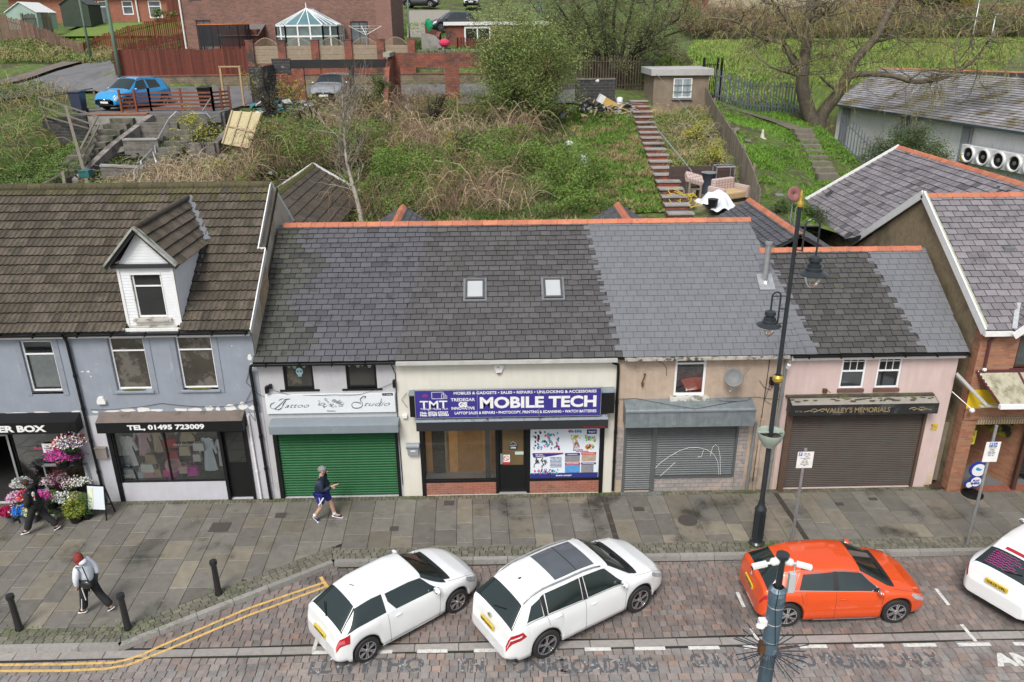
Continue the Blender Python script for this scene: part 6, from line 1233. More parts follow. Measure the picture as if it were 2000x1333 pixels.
# wheelie bins
def bin_(x,y,z,m,label,s=1.):
    o=thing('wheelie_bin',label,'bin',(x,y,z)); b=MB(); w=.29*s; b.mesh([(x-w*.85,y-w,z+.08),(x+w*.85,y-w,z+.08),(x+w*.85,y+w,z+.08),(x-w*.85,y+w,z+.08),(x-w,y-w*1.2,z+1.0*s),(x+w,y-w*1.2,z+1.0*s),(x+w,y+w*1.2,z+1.0*s),(x-w,y+w*1.2,z+1.0*s)],[(3,2,1,0),(0,1,5,4),(1,2,6,5),(2,3,7,6),(3,0,4,7),(4,5,6,7)]); b.build('body',m,o,bevel=.02); b=MB(); b.box(x-w*1.08,x+w*1.08,y-w*1.35,y+w*1.3,z+1.0*s,z+1.07*s); b.build('lid',m,o,bevel=.02)
    for q in(-1,1): b=MB(); b.lathe([(.001,-.03),(.1,-.03),(.1,.03),(.001,.03)],(x+q*w*.8,y+w,z+.1),12,Matrix.Rotation(PI/2,4,'Y')); b.build('wheel',m_rubber,o)
p=at(157,220,Z=9.0); bin_(p.x,p.y,8.99,M('navy_plastic',(.03,.04,.07),.5,.1),'tall dark navy wheelie bin beside the blue car'); bin_(-15.6,24.6,8.99,m_black,'black wheelie bin behind the red timber railing'); 
# leaning fence panel
o=thing('fallen_fence_panel','pale bamboo fence panel lying tilted on the slope','fence panel',(-13,17.5,8)); c4=[at(452,218,Y=20.5),at(512,222,Y=20),at(488,292,Y=16.8),at(433,282,Y=17)]; u=c4[1]-c4[0]; v=c4[3]-c4[0]; b=MB(); n=26
for k in range(n):
    a=c4[0].lerp(c4[3],(k+.1)/n);c=c4[1].lerp(c4[2],(k+.1)/n); b.bar(a,c,(v.length/n)*.8,.02,up=u.cross(v).normalized())
b.build('slats',M('pale_bamboo',(.5,.43,.25),.85,.15,8),o); b=MB(); nn=u.cross(v).normalized(); nn=nn if nn.z>0 else -nn
for t in(.03,.33,.66,.97): b.bar(c4[0].lerp(c4[1],t)+nn*.05,c4[3].lerp(c4[2],t)+nn*.05,.07,.05)
b.bar(c4[0].lerp(c4[3],.5)+nn*.09,c4[1].lerp(c4[2],.6)+nn*.09,.06,.04); b.build('battens',m_pale,o)
o=thing('wooden_gateway','plain pale timber goalpost frame beside the lane','gateway',(-14.3,26,9)); b=MB(); b.box(-15.0,-14.9,25.6,25.7,8.8,11.0); b.box(-13.95,-13.85,25.6,25.7,8.8,11.0); b.box(-15.02,-13.83,25.58,25.72,11.0,11.07); b.build('frame',M('new_pale_timber',(.4,.28,.15),.8,.1),o)
b=MB(); b.box(-17.35,-16.9,13.2,13.6,7.25,7.55); tag(b.build('teal_basket',M('teal_plastic',(.02,.12,.12),.5,.2),None,loc=(-17.1,13.4,7.25),bevel=.02),'teal plastic basket on the ledge above the mossy ridge','basket')
# ================================================================ HOUSES AND OBJECTS FURTHER UP
HO=thing('brick_house','large brown brick house behind the pier wall','house',(-14,40,11.5)); b=MB(); facade(b,-21,-6.95,11,18.5,38,[(-20.2,-19.2,11.4,13.5),(-9.75,-8.55,11.9,13.35),(-17.4,-16.6,14.9,16.2),(-13,-12.1,14.9,16.2),(-9.5,-8.5,14.9,16.2),(-20.4,-19.6,14.7,16)],.1); b.build('wall',m_hbrick,HO); b=MB(); b.quad((-6.95,38,11),(-6.95,46,11),(-6.95,46,18.5),(-6.95,38,18.5)); b.quad((-21,46,11),(-21,38,11),(-21,38,18.5),(-21,46,18.5)); b.build('side_wall',m_hbrick,HO)
b=MB(); b.box(-7.95,-6.9,37.85,38,11,18.5); b.build('projecting_wall',M('pinkish_brick',(.26,.13,.1),.85,.1,brick=((.23,.11,.09),(.28,.22,.2),.23,.08)),HO); m_dbr=M('dark_brown_frame',(.05,.02,.018),.5,.1)
for i,(a,c,d,e,ml) in enumerate([(-20.2,-19.2,11.4,13.5,[-19.7]),(-9.75,-8.55,11.9,13.35,[-9.15]),(-17.4,-16.6,14.9,16.2,None),(-13,-12.1,14.9,16.2,None),(-9.5,-8.5,14.9,16.2,None),(-20.4,-19.6,14.7,16,None)]): window(HO,a,c,d,e,38.02,m_dbr,fw=.07,mull=ml,gm=M('pale_pane',(.12,.14,.15),.1,.5,2))
b=MB(); b.box(-18,-15.6,36,38,11,12.9); b.build('lean_to',m_bfence,HO); b=MB(); b.mesh([(-18.2,35.9,12.5),(-15.5,35.9,12.5),(-15.5,38,13.2),(-18.2,38,13.2)],[(0,1,2,3)]); b.build('lean_to_roof',m_grey,HO,solid=.05); b=MB(); b.tube([(-21.05,37.9,18),(-21.05,37.9,11.2)],.06,8); b.build('downpipe',m_white,HO)
# conservatory
CN=thing('conservatory','white framed octagonal conservatory with a glass roof','conservatory',(-12.2,36,11.5)); r=1.75; cx,cy=-12.2,36.2; hx=2.0; corners=[(cx-hx,cy+1.6),(cx-hx,cy-.6),(cx-hx*.6,cy-1.5),(cx+hx*.6,cy-1.5),(cx+hx,cy-.6),(cx+hx,cy+1.6)]
b=MB(); g=MB(); rf=MB(); top=[(cx-.4,cy+.2,14.05),(cx+.6,cy+.2,14.05)]
for i in range(5):
    a=Vector((*corners[i],0));c=Vector((*corners[i+1],0)); Z=Vector((0,0,1)); L=(c-a).length; n=max(1,round(L/.75))
    g.quad(a+Z*11.3,c+Z*11.3,c+Z*13.1,a+Z*13.1)
    for k in range(n+1): p=a.lerp(c,k/n); b.bar(p+Z*11.3,p+Z*13.1,.09,.09,up=(0,1,0))
    for z in(11.4,12.45,13.1): b.bar(a+Z*z,c+Z*z,.08,.1)
b.build('frame',m_pvc,CN); g.build('glass_wall',M('conservatory_glass',(.14,.18,.18),.08,.6,1.5),CN)
ap=[Vector((cx-.1,cy+.2,14.15)),Vector((cx+.1,cy+1.7,14.15))]; cz=[Vector((*q,13.15)) for q in corners]
for i in range(5):
    P=[cz[i],cz[i+1],ap[0]] if 1<=i<=3 else ([cz[0],cz[1],ap[0],ap[1]] if i==0 else [cz[4],cz[5],ap[1],ap[0]]); rf.quad(*P)
rf.build('glass_roof',M('blue_green_glass',(.1,.2,.22),.1,.3,1),CN); b=MB()
for q in cz[1:5]: b.bar(q,ap[0],.08,.08)
for i in range(5):
    for t in(.33,.66): b.bar(cz[i].lerp(cz[i+1],t),ap[0] if 1<=i<=3 else ap[0].lerp(ap[1],t if i==4 else 1-t),.05,.06)
b.bar(ap[0],ap[1],.1,.1); b.bar(ap[0],ap[0]+Vector((0,0,.35)),.05); b.build('roof_bars',m_pvc,CN)
o=thing('rotary_dryer','white rotary clothes dryer in front of the brown house','clothes dryer',(-8.4,36,11.4)); b=MB(); b.tube([(-8.4,35.8,11.3),(-8.4,35.8,13.0)],.03,6); b.build('pole',m_galv,o); b=MB()
for k in range(4):
    a=k*PI/2+.4; e=Vector((-8.4+1.1*math.cos(a),35.8+1.1*math.sin(a),13.05)); b.tube([(-8.4,35.8,12.5),e],.02,5)
    for rr in(.4,.7,1.0): e2=[Vector((-8.4+1.1*rr*math.cos(j*PI/2+.4),35.8+1.1*rr*math.sin(j*PI/2+.4),12.5+.55*rr)) for j in(k,k+1)]; b.tube(e2,.012,4)
b.build('arms',m_white,o)
o=thing('trampoline','netted trampoline with an orange padded rim beside the brown house','trampoline',(-17.4,35,11)); b=MB()
for k in range(8): a=k*PI/4; b.tube([(-17.4+1.6*math.cos(a),35+1.2*math.sin(a),11),(-17.4+1.6*math.cos(a),35+1.2*math.sin(a),13.2)],.04,6)
b.build('poles',m_black,o); b=MB(); b.tube([(-17.4+1.6*math.cos(k*PI/12),35+1.2*math.sin(k*PI/12),13.2) for k in range(25)],.05,6); b.build('rim',M('orange_tube',(.45,.12,.03),.6,.1),o); b=MB(); b.lathe([(1.6,11.9),(1.6,13.15)],(-17.4,35,0),24); b.build('net',M('black_net',(.02,.02,.025),.9,.3,20,alpha=.72),o)
# bungalow and outbuildings on the left
BG=thing('brick_bungalow','red brick bungalow with white windows above the lawn','bungalow',(-38,60,13.5)); b=MB(); facade(b,-44.7,-23,13,16.2,60,[(-38,-36.7,13.9,15.4),(-36.6,-35.6,13.2,15.4),(-34.4,-33.4,14.2,15.4),(-32,-30.8,13.9,15.4),(-29.3,-28.4,14.6,15.5),(-26.8,-25.8,14.2,15.4)],.1); b.quad((-44.7,66,13),(-44.7,60,13),(-44.7,60,16.2),(-44.7,66,16.2)); b.build('wall',m_bbrick2,BG)
for a,c,d,e in[(-38,-36.7,13.9,15.4),(-36.6,-35.6,13.2,15.4),(-34.4,-33.4,14.2,15.4),(-32,-30.8,13.9,15.4),(-29.3,-28.4,14.6,15.5),(-26.8,-25.8,14.2,15.4)]: window(BG,a,c,d,e,60.02,m_pvc,fw=.1,mid=e-.5,gm=MC['pale_pane'])
b=MB(); b.quad((-45.2,59.4,15.95),(-22.5,59.4,15.95),(-22.5,64.5,19),(-45.2,64.5,19)); b.build('roof',m_slatelil,BG,solid=.12); b=MB(); b.tube([(-39.5,59.7,16),(-39,59.8,15.6),(-38.7,59.9,13.3)],.08,6); b.tube([(-33,59.9,16),(-33,59.9,13.3)],.08,6); b.build('downpipe',m_white,BG)
b=MB(); b.box(-29.5,-27.0,57.9,58.0,13.3,15.4); b.build('red_gate',m_bfence,BG)
def hut(name,label,x,y,z,w,d,h,rh,wm,rm,cat='shed',face='y'):
    o=thing(name,label,cat,(x,y,z)); b=MB(); b.box(x-w/2,x+w/2,y-d/2,y+d/2,z-.2,z+h); b.mesh([(x-w/2,y-d/2,z+h),(x+w/2,y-d/2,z+h),(x,y-d/2,z+h+rh)],[(0,1,2)]); b.build('wall',wm,o); b=MB(); b.quad((x-w/2-.1,y-d/2-.1,z+h-.05),(x-w/2-.1,y+d/2,z+h-.05),(x,y+d/2,z+h+rh+.03),(x,y-d/2-.1,z+h+rh+.03)); b.quad((x+w/2+.1,y+d/2,z+h-.05),(x+w/2+.1,y-d/2-.1,z+h-.05),(x,y-d/2-.1,z+h+rh+.03),(x,y+d/2,z+h+rh+.03)); b.build('roof',rm,o,solid=.05); return o
hut('greenhouse','white roofed greenhouse behind the left paling fence',-37.5,50,13.2,2.4,3,1.1,.7,M('greenhouse_side',(.3,.42,.36),.4,.2),m_white,'greenhouse'); hut('garden_shed','dark green garden shed beside the greenhouse',-36.3,56,13.4,2.4,2.4,1.6,.7,M('dark_green_wood',(.04,.055,.04),.8,.2),M('dark_felt',(.07,.075,.075),.9,.2)); o=hut('summerhouse','small pale grey summerhouse at the right end of the bungalow',-24.3,56,13.3,1.9,1.8,1.4,.5,M('pale_grey_wood',(.45,.47,.48),.7,.1),M('grey_felt',(.3,.31,.31),.9,.1)); b=MB(); b.box(-24.7,-23.9,55.06,55.09,13.4,14.5); b.build('door',m_glassdark,o)
b=MB(); 
for i in range(12):
    for j in range(5): b.v.append((-36+i*1.05,50+j*1.9,ground_z(-36+i*1.05,50+j*1.9)+.25))
for i in range(11):
    for j in range(4): a=i*5+j; b.f.append((a,a+5,a+6,a+1)); b.mi.append(0); b.t.append((1,1,1))
tag(b.build('lawn',M('lawn_green',(.13,.2,.035),.95,.25,1.5,bump=.02),smooth=True),kind='structure')
def paling(name,label,pts,h,m,step=.15,zz=None):
    o=thing(name,label,'fence',(pts[0][0],pts[0][1],pts[0][2]-h)); b=MB()
    for i in range(len(pts)-1):
        a=Vector(pts[i]);c=Vector(pts[i+1]); L=(c-a).length; n=int(L/step); d=(c-a)/n; u=d.normalized(); u.z=0; u.normalize(); nn=Vector((-u.y,u.x,0))*.012
        for k in range(n):
            p=a+d*k; q=p+u*step*.8; t=random.uniform(-.06,.06); b.quad((p.x,p.y,p.z-h),(q.x,q.y,q.z-h),(q.x,q.y,p.z+t),(p.x,p.y,p.z+t))
    b.build('palings',m,o); b=MB()
    for i in range(len(pts)-1):
        for zz in(.35,h-.35): b.bar(Vector(pts[i])-Vector((0,-.04,zz)),Vector(pts[i+1])-Vector((0,-.04,zz)),.05,.08)
    b.build('rails',m,o)
    for p in pts: b=MB(); b.bar(Vector(p)+Vector((0,.06,-h-.2)),Vector(p)+Vector((0,.06,.05)),.12); b.build('post',m,o)
B=lambda px,py,Y:tuple(at(px,py,Y=Y))
paling('paling_fence','long old brown paling fence dropping down the left bank',[B(-20,24,46),B(40,40,45),B(90,58,44),B(125,74,42.5),B(160,88,41)],1.9,m_ofence); paling('paling_fence','short mossy paling fence running up from the left bank corner',[B(40,28,47),B(95,27,50)],1.6,m_wood); paling('paling_fence','orange brown paling fence below the bungalow lawn',[B(160,84,41.2),B(186,72,42.5),B(250,52,44),B(300,40,45.5),B(358,28,47)],1.75,m_rfence); paling('paling_fence','dark brown low fence boards left of the brown house',[B(238,88,37.5),B(272,80,38),B(310,74,38.5),B(356,66,39)],1.2,m_bfence)
# street lights and poles
def lamp_pole(label,px,py,Y,h,m,head=False,r=.09,name='street_light'):
    p=at(px,py,Y=Y); z=gz_(p.x,p.y); o=thing(name,label,'street light' if head else 'pole',(p.x,p.y,z)); b=MB(); b.tube([(p.x,p.y,z-.1),(p.x,p.y,z+h*.3),(p.x,p.y,z+h)],[r,r*.8,r*.6],10); b.build('pole',m,o,smooth=True)
    if head: b=MB(); b.box(p.x-.1,p.x+.55,p.y-.12,p.y+.12,z+h-.03,z+h+.08); b.build('lamp_head',m_galv,o,bevel=.02)
m_gpole=M('green_painted_pole',(.13,.2,.15),.6,.15)
lamp_pole('tall grey green pole rising behind the blue car',235,152,31.9,10,m_gpole,r=.13); lamp_pole('tall slim green pole by the bend of the paling fence',178,118,39,11,m_gpole,r=.1); lamp_pole('slim green pole behind the leafy bush tree',1053,70,48,9,M('teal_pole',(.1,.22,.2),.6,.1),r=.1)
lamp_pole('grey street light on the grass, left of the pair',1888,130,62,4.6,m_galv,True,.08); lamp_pole('grey street light on the grass, right of the pair',1925,128,58,3.2,m_galv,True,.08)
lamp_pole('short green pole beside the sloping path',799,58,50,4.5,m_gpole,r=.07)
# upper middle: red brick extension, walls, far garages
EX=thing('flat_roofed_extension','red brick flat roofed building with white fascia behind the bushes','building',(0,48,11.5)); b=MB(); b.box(-3.6,4,44,50,10.8,13.05); b.build('wall',m_rbrick,EX); b=MB(); b.box(-3.75,4.2,43.8,50.2,13.05,13.3); b.build('fascia',m_white,EX); b=MB(); b.box(-3.65,4.1,43.9,50.1,13.3,13.35); b.build('flat_roof',m_dark,EX); window(EX,-2.2,-.2,11.0,12.95,43.9,m_pvc,fw=.12,mull=[-1.2],gm=m_glassdark)
FG=thing('row_of_garages','dark red timber and brick garages along the top of the picture','garages',(0,90,16)); b=MB(); b.box(-14,3,88,92,14,21); b.build('wall',M('dark_red_wall',(.12,.045,.035),.9,.3,.8),FG); b=MB(); b.box(-6.2,-3.1,87.9,88,14.5,20); b.build('brown_door',M('brown_red_door',(.1,.035,.03),.8,.1),FG); b=MB(); b.box(-3.0,-1.0,87.9,88,14.5,20); b.build('blue_door',M('slate_blue_door',(.07,.1,.15),.7,.1),FG)
b=MB(); b.quad(*[at(*q) for q in[]]) if False else None
b=MB(); P=[at(795,80,Y=50),at(838,80,Y=50),at(880,30,Y=72),at(800,38,Y=72)]; b.quad(*[(p.x,p.y,gz_(p.x,p.y)+.15) for p in P]); tag(b.build('sloping_path',M('pale_path',(.26,.24,.2),.9,.2)),kind='structure')
wall('low_brick_wall','low red brick wall with steps by the green cloth',[(-5.3,46,13),(-4.2,46,12.6),(-4.2,42,12.2)],1,.3,m_rbrick); wall('low_brick_wall','stone pier wall below the green cloth',[(-5.2,41,12.6),(-4.3,41,12.4),(-3.6,41,11.9)],1,.4,m_conc)
paling('picket_fence','dark red picket fence by the pushchair',[B(893,74,42),B(925,76,42),B(960,78,42)],1.1,m_bfence,.2); 
o=thing('steel_railing','low black steel railing above the red brick garage','railing',(-4,33,10.6)); b=MB()
for k in range(26): x=-4.85+k*.17; b.bar((x,33,10.5),(x,33,11.6),.02)
b.bar((-4.9,33,11.6),(-.5,33,11.6),.03); b.bar((-4.9,33,10.7),(-.5,33,10.7),.03); b.build('bars',m_steel,o)
p=at(838,55,Y=46); o=thing('green_tarpaulin','bright green cloth hung on a post beside the sloping path','cloth',p); b=MB(); b.ball((p.x,p.y,p.z+.1),.42,10,8,(.7,.5,1.3)); b.ball((p.x+.25,p.y,p.z-.7),.35,10,6,(1.1,.6,.6)); b.v=[(x+random.uniform(-.07,.07),y,z+random.uniform(-.07,.07)) for x,y,z in b.v]; b.build('cloth',M('bright_green_cloth',(.01,.36,.15),.7,.15,4),o); b=MB(); b.tube([(p.x,p.y+.1,11.3),(p.x,p.y+.1,p.z+.3)],.03,5); b.build('post',m_steel,o)
p=at(868,90,Y=40); o=thing('pushchair','red and pink pushchair by the picket fence','pushchair',(p.x,p.y,11.3)); b=MB(); b.ball((p.x,p.y,11.9),.35,10,6,(1.1,.7,.8)); b.build('seat',M('red_pink_fabric',(.6,.04,.12),.8,.3,3),o); b=MB(); b.tube([(p.x-.4,p.y,11.3),(p.x+.5,p.y,12.4)],.03,5); b.tube([(p.x+.4,p.y,11.3),(p.x-.5,p.y,12.3)],.03,5); b.build('frame',m_black,o)
for q in(-.35,.35): b=MB(); b.lathe([(.15,-.02),(.15,.02),(.001,.02)],(p.x+q,p.y,11.4),10,Matrix.Rotation(PI/2,4,'X')); b.build('wheel',m_rubber,o)
# palisade fences and gate by the park
def palisade(label,pts,h,m,step=.16,group=None):
    o=thing('palisade_fence',label,'fence',(pts[0][0],pts[0][1],gz_(*pts[0][:2])),group=group); b=MB(); r_=MB()
    for i in range(len(pts)-1):
        a=Vector(pts[i]);c=Vector(pts[i+1]); L=(c-a).length; n=int(L/step); u=(c-a).normalized(); nn=Vector((-u.y,u.x))
        for k in range(n):
            p=a.lerp(c,k/n); z=gz_(p.x,p.y); A_=Vector((p.x,p.y,0)); w=Vector((u.x,u.y,0))*.035
            b.mesh([A_-w+Vector((0,0,z)),A_+w+Vector((0,0,z)),A_+w+Vector((0,0,z+h-.08)),A_+Vector((0,0,z+h)),A_-w+Vector((0,0,z+h-.08))],[(0,1,2,3,4)])
        for t in range(int(L/2.7)+1):
            p=a+u*t*2.7; z=gz_(p.x,p.y); q=MB(); q.bar((p.x+nn.x*.06,p.y+nn.y*.06,z-.2),(p.x+nn.x*.06,p.y+nn.y*.06,z+h-.1),.08); q.build('post',m,o)
        for zz in(.3,h-.35): r_.bar((a.x,a.y,gz_(*a)+zz),(c.x,c.y,gz_(*c)+zz),.05)
    b.build('pales',m,o); r_.build('rails',m,o)
m_pal=M('grey_blue_palisade',(.16,.18,.21),.6,.2,metal=.3); m_pal2=M('rusty_palisade',(.09,.065,.045),.8,.3)
palisade('grey blue palisade fence curving down across the park to the willow',[(12.9,27.6),(14.6,26.7),(17.0,26.0),(17.9,25.6)],1.75,m_pal); palisade('grey palisade fence between the willow and the white building',[(19.2,24.5),(20.6,23.2),(22.6,21.2)],1.75,m_pal); palisade('rusty dark palisade fence behind the burnt wall and tree',[(2.5,29.5),(9.0,29.5)],2.0,m_pal2)
o=thing('steel_gate','tall black steel gate between the shed and the park','gate',(12.5,28,8.6)); b=MB()
for x in(12.2,13.0,13.25): b.bar((x,28,8),(x,28,11.2),.12)
for k in range(7): b.bar((12.3+k*.11,28,8.3),(12.3+k*.11,28,10.9),.03)
b.bar((12.2,28,10.8),(13,28,10.8),.04); b.build('bars',m_black,o)
# park path, steps, cone
ribbon('park_path',[(12.4,27.0,gz_(12.4,27)+.06),(14.2,25.4,gz_(14.2,25.4)+.06),(15.6,23.8,gz_(15.6,23.8)+.06),(16.2,22.3,gz_(16.2,22.3)+.06)],[.5,.6,.9,1.0],M('worn_path',(.15,.13,.1),.95,.25),.0,steps=6); flight('park_steps','worn concrete steps going down the grass beside the willow',(15.6,16.6,gz_(15.6,16.6)+.3),(16.15,21.8,gz_(16.15,21.8)+.25),.95,9,M('dirty_step',(.17,.15,.12),.9,.3,4))
b=MB(); p=at(1490,258,Y=20.5); z=gz_(p.x,p.y); b.box(p.x-.16,p.x+.16,p.y-.16,p.y+.16,z,z+.05); b.lathe([(.12,.05),(.06,.32),(.07,.34),(.03,.5),(.001,.5)],(p.x,p.y,z),12); tag(b.build('traffic_cone',M('dirty_white_cone',(.55,.52,.45),.8,.2),None,loc=(p.x,p.y,z),auto=True),'small pale cone standing on the park grass','cone')
# far right top: buildings and hedge bank
FH=thing('pale_terrace','pale rendered long building at the top behind the willow','building',(40,95,14)); b=MB(); b.box(27,50,92,96,12,19.5); b.build('wall',M('pale_buff_render',(.4,.36,.27),.9,.2,.6),FH); b=MB(); b.box(27,50,91.8,92,14.6,15.2); b.build('band',M('buff_band',(.5,.46,.36),.9,.1),FH); b=MB(); b.box(25,28,91,92,12,19.5); b.build('brick_end',m_rbrick,FH)
FH2=thing('far_brick_house','dark red building with a pale roof edge behind the willow','building',(55,92,14)); b=MB(); b.box(48,58,88,93,13,16.6); b.build('wall',MC['dark_red_wall'],FH2); b=MB(); b.box(47.5,59,87.5,93,16.6,16.9); b.build('roof',m_grey,FH2)
# ================================================================ VEGETATION
def qmesh(name,V,mats,parent=None,tint=None,loc=None,smooth=False,k=4):
    """V: (n,k,3) polygons in world coordinates"""
    n=len(V); o=np.array(parent['_o'] if parent is not None and '_o' in parent else (loc if loc is not None else (0,0,0)),dtype=np.float32)
    me=bpy.data.meshes.new(name); v=(V.reshape(-1,3)-o).astype(np.float32); me.vertices.add(len(v)); me.vertices.foreach_set('co',v.ravel()); me.loops.add(n*k); me.loops.foreach_set('vertex_index',np.arange(n*k,dtype=np.int32)); me.polygons.add(n); me.polygons.foreach_set('loop_start',np.arange(0,n*k,k,dtype=np.int32)); me.polygons.foreach_set('loop_total',np.full(n,k,np.int32)); me.polygons.foreach_set('use_smooth',np.zeros(n,bool)); me.update(calc_edges=True)
    a=me.attributes.new('tint','FLOAT_VECTOR','FACE'); t=np.ones((n,3),np.float32) if tint is None else tint.astype(np.float32); a.data.foreach_set('vector',t.ravel()); me.materials.append(mats)
    ob=bpy.data.objects.new(name,me); COL.objects.link(ob)
    if parent is not None: ob.parent=parent
    elif loc is not None: ob.location=loc
    return ob
def leafV(P,s,asp=.6,up=.35):
    n=len(P); a=RNG.normal(size=(n,3)); a[:,2]=a[:,2]*.6; a/=np.linalg.norm(a,axis=1)[:,None]; w=RNG.normal(size=(n,3)); w[:,2]*=1-up; w-=a*np.sum(a*w,1)[:,None]; w/=np.linalg.norm(w,axis=1)[:,None]+1e-9
    s=(s*RNG.uniform(.6,1.35,n))[:,None] if np.isscalar(s) else s[:,None]; return np.stack([P-a*s,P+w*s*asp*.5,P+a*s,P-w*s*asp*.5],1)
def ribV(P,w):
    """P: (n,m,3) polylines -> flat ribbons"""
    d=P[:,1:]-P[:,:-1]; r=RNG.normal(size=(len(P),1,3)); q=np.cross(d,r); q/=np.linalg.norm(q,axis=2)[...,None]+1e-9; m=P.shape[1]-1; f=np.linspace(1,.45,m+1); q=q*w
    A=P[:,:-1]-q*f[:-1][None,:,None];B=P[:,:-1]+q*f[:-1][None,:,None];C=P[:,1:]+q*f[1:][None,:,None];D=P[:,1:]-q*f[1:][None,:,None]; return np.stack([A,B,C,D],2).reshape(-1,4,3)
def tv(n,c,var=.3,hue=.12):
    k=RNG.uniform(1-var,1+var,n)[:,None]; h=RNG.uniform(1-hue,1+hue,(n,3)); return np.array(c)[None]*k*h
m_leaf=M('leaf_surface',(1,1,1),.65,0,tint=True,spec=.3); m_leaf.node_tree.nodes['Principled BSDF'].inputs['Subsurface Weight'].default_value=0
m_twig=M('twig_surface',(1,1,1),.9,0,tint=True,spec=.2); m_bark=M('bark',(.12,.1,.075),.95,.4,7,bump=.02,bsc=25,stain=((.2,.19,.15),3,.55,.7),stain2=((.06,.07,.025),2,.6,.75)); m_dbark=M('dark_bark',(.045,.04,.032),.95,.3,7,bump=.02,bsc=25)
GZ=np.vectorize(ground_z)
class Tree:
    """limbs that branch and thin out; twig tips are kept for twigs and leaves"""
    def __init__(s,seed): s.b=MB(); s.tips=[]; s.r=random.Random(seed); s.seg=[]
    def limb(s,pts,r0,r1,n=8):
        P=[Vector(p) for p in pts]; out=[]
        for i in range(len(P)-1):
            p0=P[max(i-1,0)];p1=P[i];p2=P[i+1];p3=P[min(i+2,len(P)-1)]
            for k in range(5): t=k/5; out.append(.5*((2*p1)+(p2-p0)*t+(2*p0-5*p1+4*p2-p3)*t*t+(3*p1-p0-3*p2+p3)*t**3))
        out.append(P[-1]); m=len(out); s.b.tube(out,[r0+(r1-r0)*i/(m-1) for i in range(m)],n); return out
    def grow(s,p,d,L,r,lev,spread=.6,up=.15,kids=3,wig=.25,droop=0):
        rr=s.r; pts=[p.copy()]; n=4; q=p.copy(); dd=d.normalized()
        for i in range(n):
            dd=(dd+Vector((rr.gauss(0,wig),rr.gauss(0,wig),rr.gauss(0,wig)+up-droop*i))).normalized(); q=q+dd*L/n; pts.append(q.copy())
        s.b.tube(pts,[r*(1-.5*i/n) for i in range(n+1)],5 if r>.02 else 3,cap=False); s.seg.append((pts[-2],pts[-1]))
        if lev<=0: s.tips.append((q,dd)); return
        for k in range(kids):
            t=rr.uniform(.35,1); i=min(int(t*n),n-1); base=pts[i].lerp(pts[i+1],t*n-i); nd=(dd+Vector((rr.gauss(0,spread),rr.gauss(0,spread),rr.gauss(0,spread*.7)))).normalized(); s.grow(base,nd,L*rr.uniform(.6,.8),r*.5,lev-1,spread,up,kids,wig,droop)
        s.tips.append((q,dd))
def twigs(tips,per,L,w,droop,seg=4,spread=.8):
    T=np.array([tuple(t[0]) for t in tips]); D=np.array([tuple(t[1]) for t in tips]); T=np.repeat(T,per,0); D=np.repeat(D,per,0)+RNG.normal(size=(len(T),3))*spread; D/=np.linalg.norm(D,axis=1)[:,None]; l=(L*RNG.uniform(.4,1.3,len(T)))[:,None]; P=[T]; q=T.copy()
    for i in range(seg): D=D+np.array([0,0,-droop])+RNG.normal(size=D.shape)*.15; D/=np.linalg.norm(D,axis=1)[:,None]; q=q+D*l/seg; P.append(q)
    return np.stack(P,1)
def plant(name,label,cat,tree,loc,bark,tw=None,leaf=None,group=None):
    o=thing(name,label,cat,loc,group=group)
    if tree: tree.b.build('trunk',bark,o,smooth=True)
    if tw is not None: V,t=tw; qmesh('twigs',V,m_twig,o,t)
    if leaf is not None: V,t=leaf; qmesh('foliage',V,m_leaf,o,t)
    return o
# weeping willow in the park
t=Tree(4); Bz=lambda px,py,Y:Vector(at(px,py,Y=Y)); base=Bz(1597,252,24)
L1=t.limb([base-Vector((0,0,.3)),Bz(1578,215,24),Bz(1567,165,24),Bz(1572,110,24),Bz(1580,50,24),Bz(1585,-20,24.3)],.42,.2,12)
L2=t.limb([base-Vector((0,0,.2)),Bz(1607,222,24),Bz(1635,185,23.8),Bz(1655,150,23.6),Bz(1672,115,23.5),Bz(1712,72,23.5),Bz(1738,20,23.6),Bz(1765,-20,23.6)],.38,.13,10)
L3=t.limb([Bz(1652,155,23.6),Bz(1680,145,23.2),Bz(1740,148,22.8),Bz(1790,160,22.5),Bz(1850,150,22.4),Bz(1905,115,22.2),Bz(1935,75,22),Bz(1985,45,22)],.17,.05,8)
L4=t.limb([Bz(1568,140,24),Bz(1548,118,24.2),Bz(1530,85,24.5),Bz(1490,75,25),Bz(1462,55,25.2),Bz(1430,40,25.5),Bz(1385,35,26)],.18,.05,8)
L5=t.limb([Bz(1640,180,23.8),Bz(1618,165,23.2),Bz(1602,150,22.8)],.1,.05,6); L6=t.limb([Bz(1700,85,23.5),Bz(1740,75,24.5),Bz(1790,60,25)],.09,.03,6); L7=t.limb([Bz(1582,50,24),Bz(1620,15,23),Bz(1650,-20,22.5)],.12,.05,6); L8=t.limb([Bz(1575,90,24),Bz(1530,30,24),Bz(1500,-10,24)],.12,.05,6); L9=t.limb([Bz(1870,140,22.3),Bz(1865,95,23),Bz(1885,50,23.5),Bz(1950,20,24)],.07,.02,6); L10=t.limb([Bz(1560,150,24),Bz(1530,140,22),Bz(1500,130,21)],.08,.03,6)
for Lb,f,k in((L1,.35,14),(L2,.45,14),(L3,.25,22),(L4,.2,20),(L6,.1,8),(L7,.1,10),(L8,.1,10),(L9,.1,9),(L10,.2,6)):
    for i in range(k):
        j=int(len(Lb)*(f+(1-f)*t.r.random())); p=Lb[min(j,len(Lb)-1)]; t.grow(p,Vector((t.r.gauss(0,1),t.r.gauss(0,1),t.r.uniform(-.1,.8))),t.r.uniform(1.2,2.4),.04,2,.7,.05,3,.3,.06)
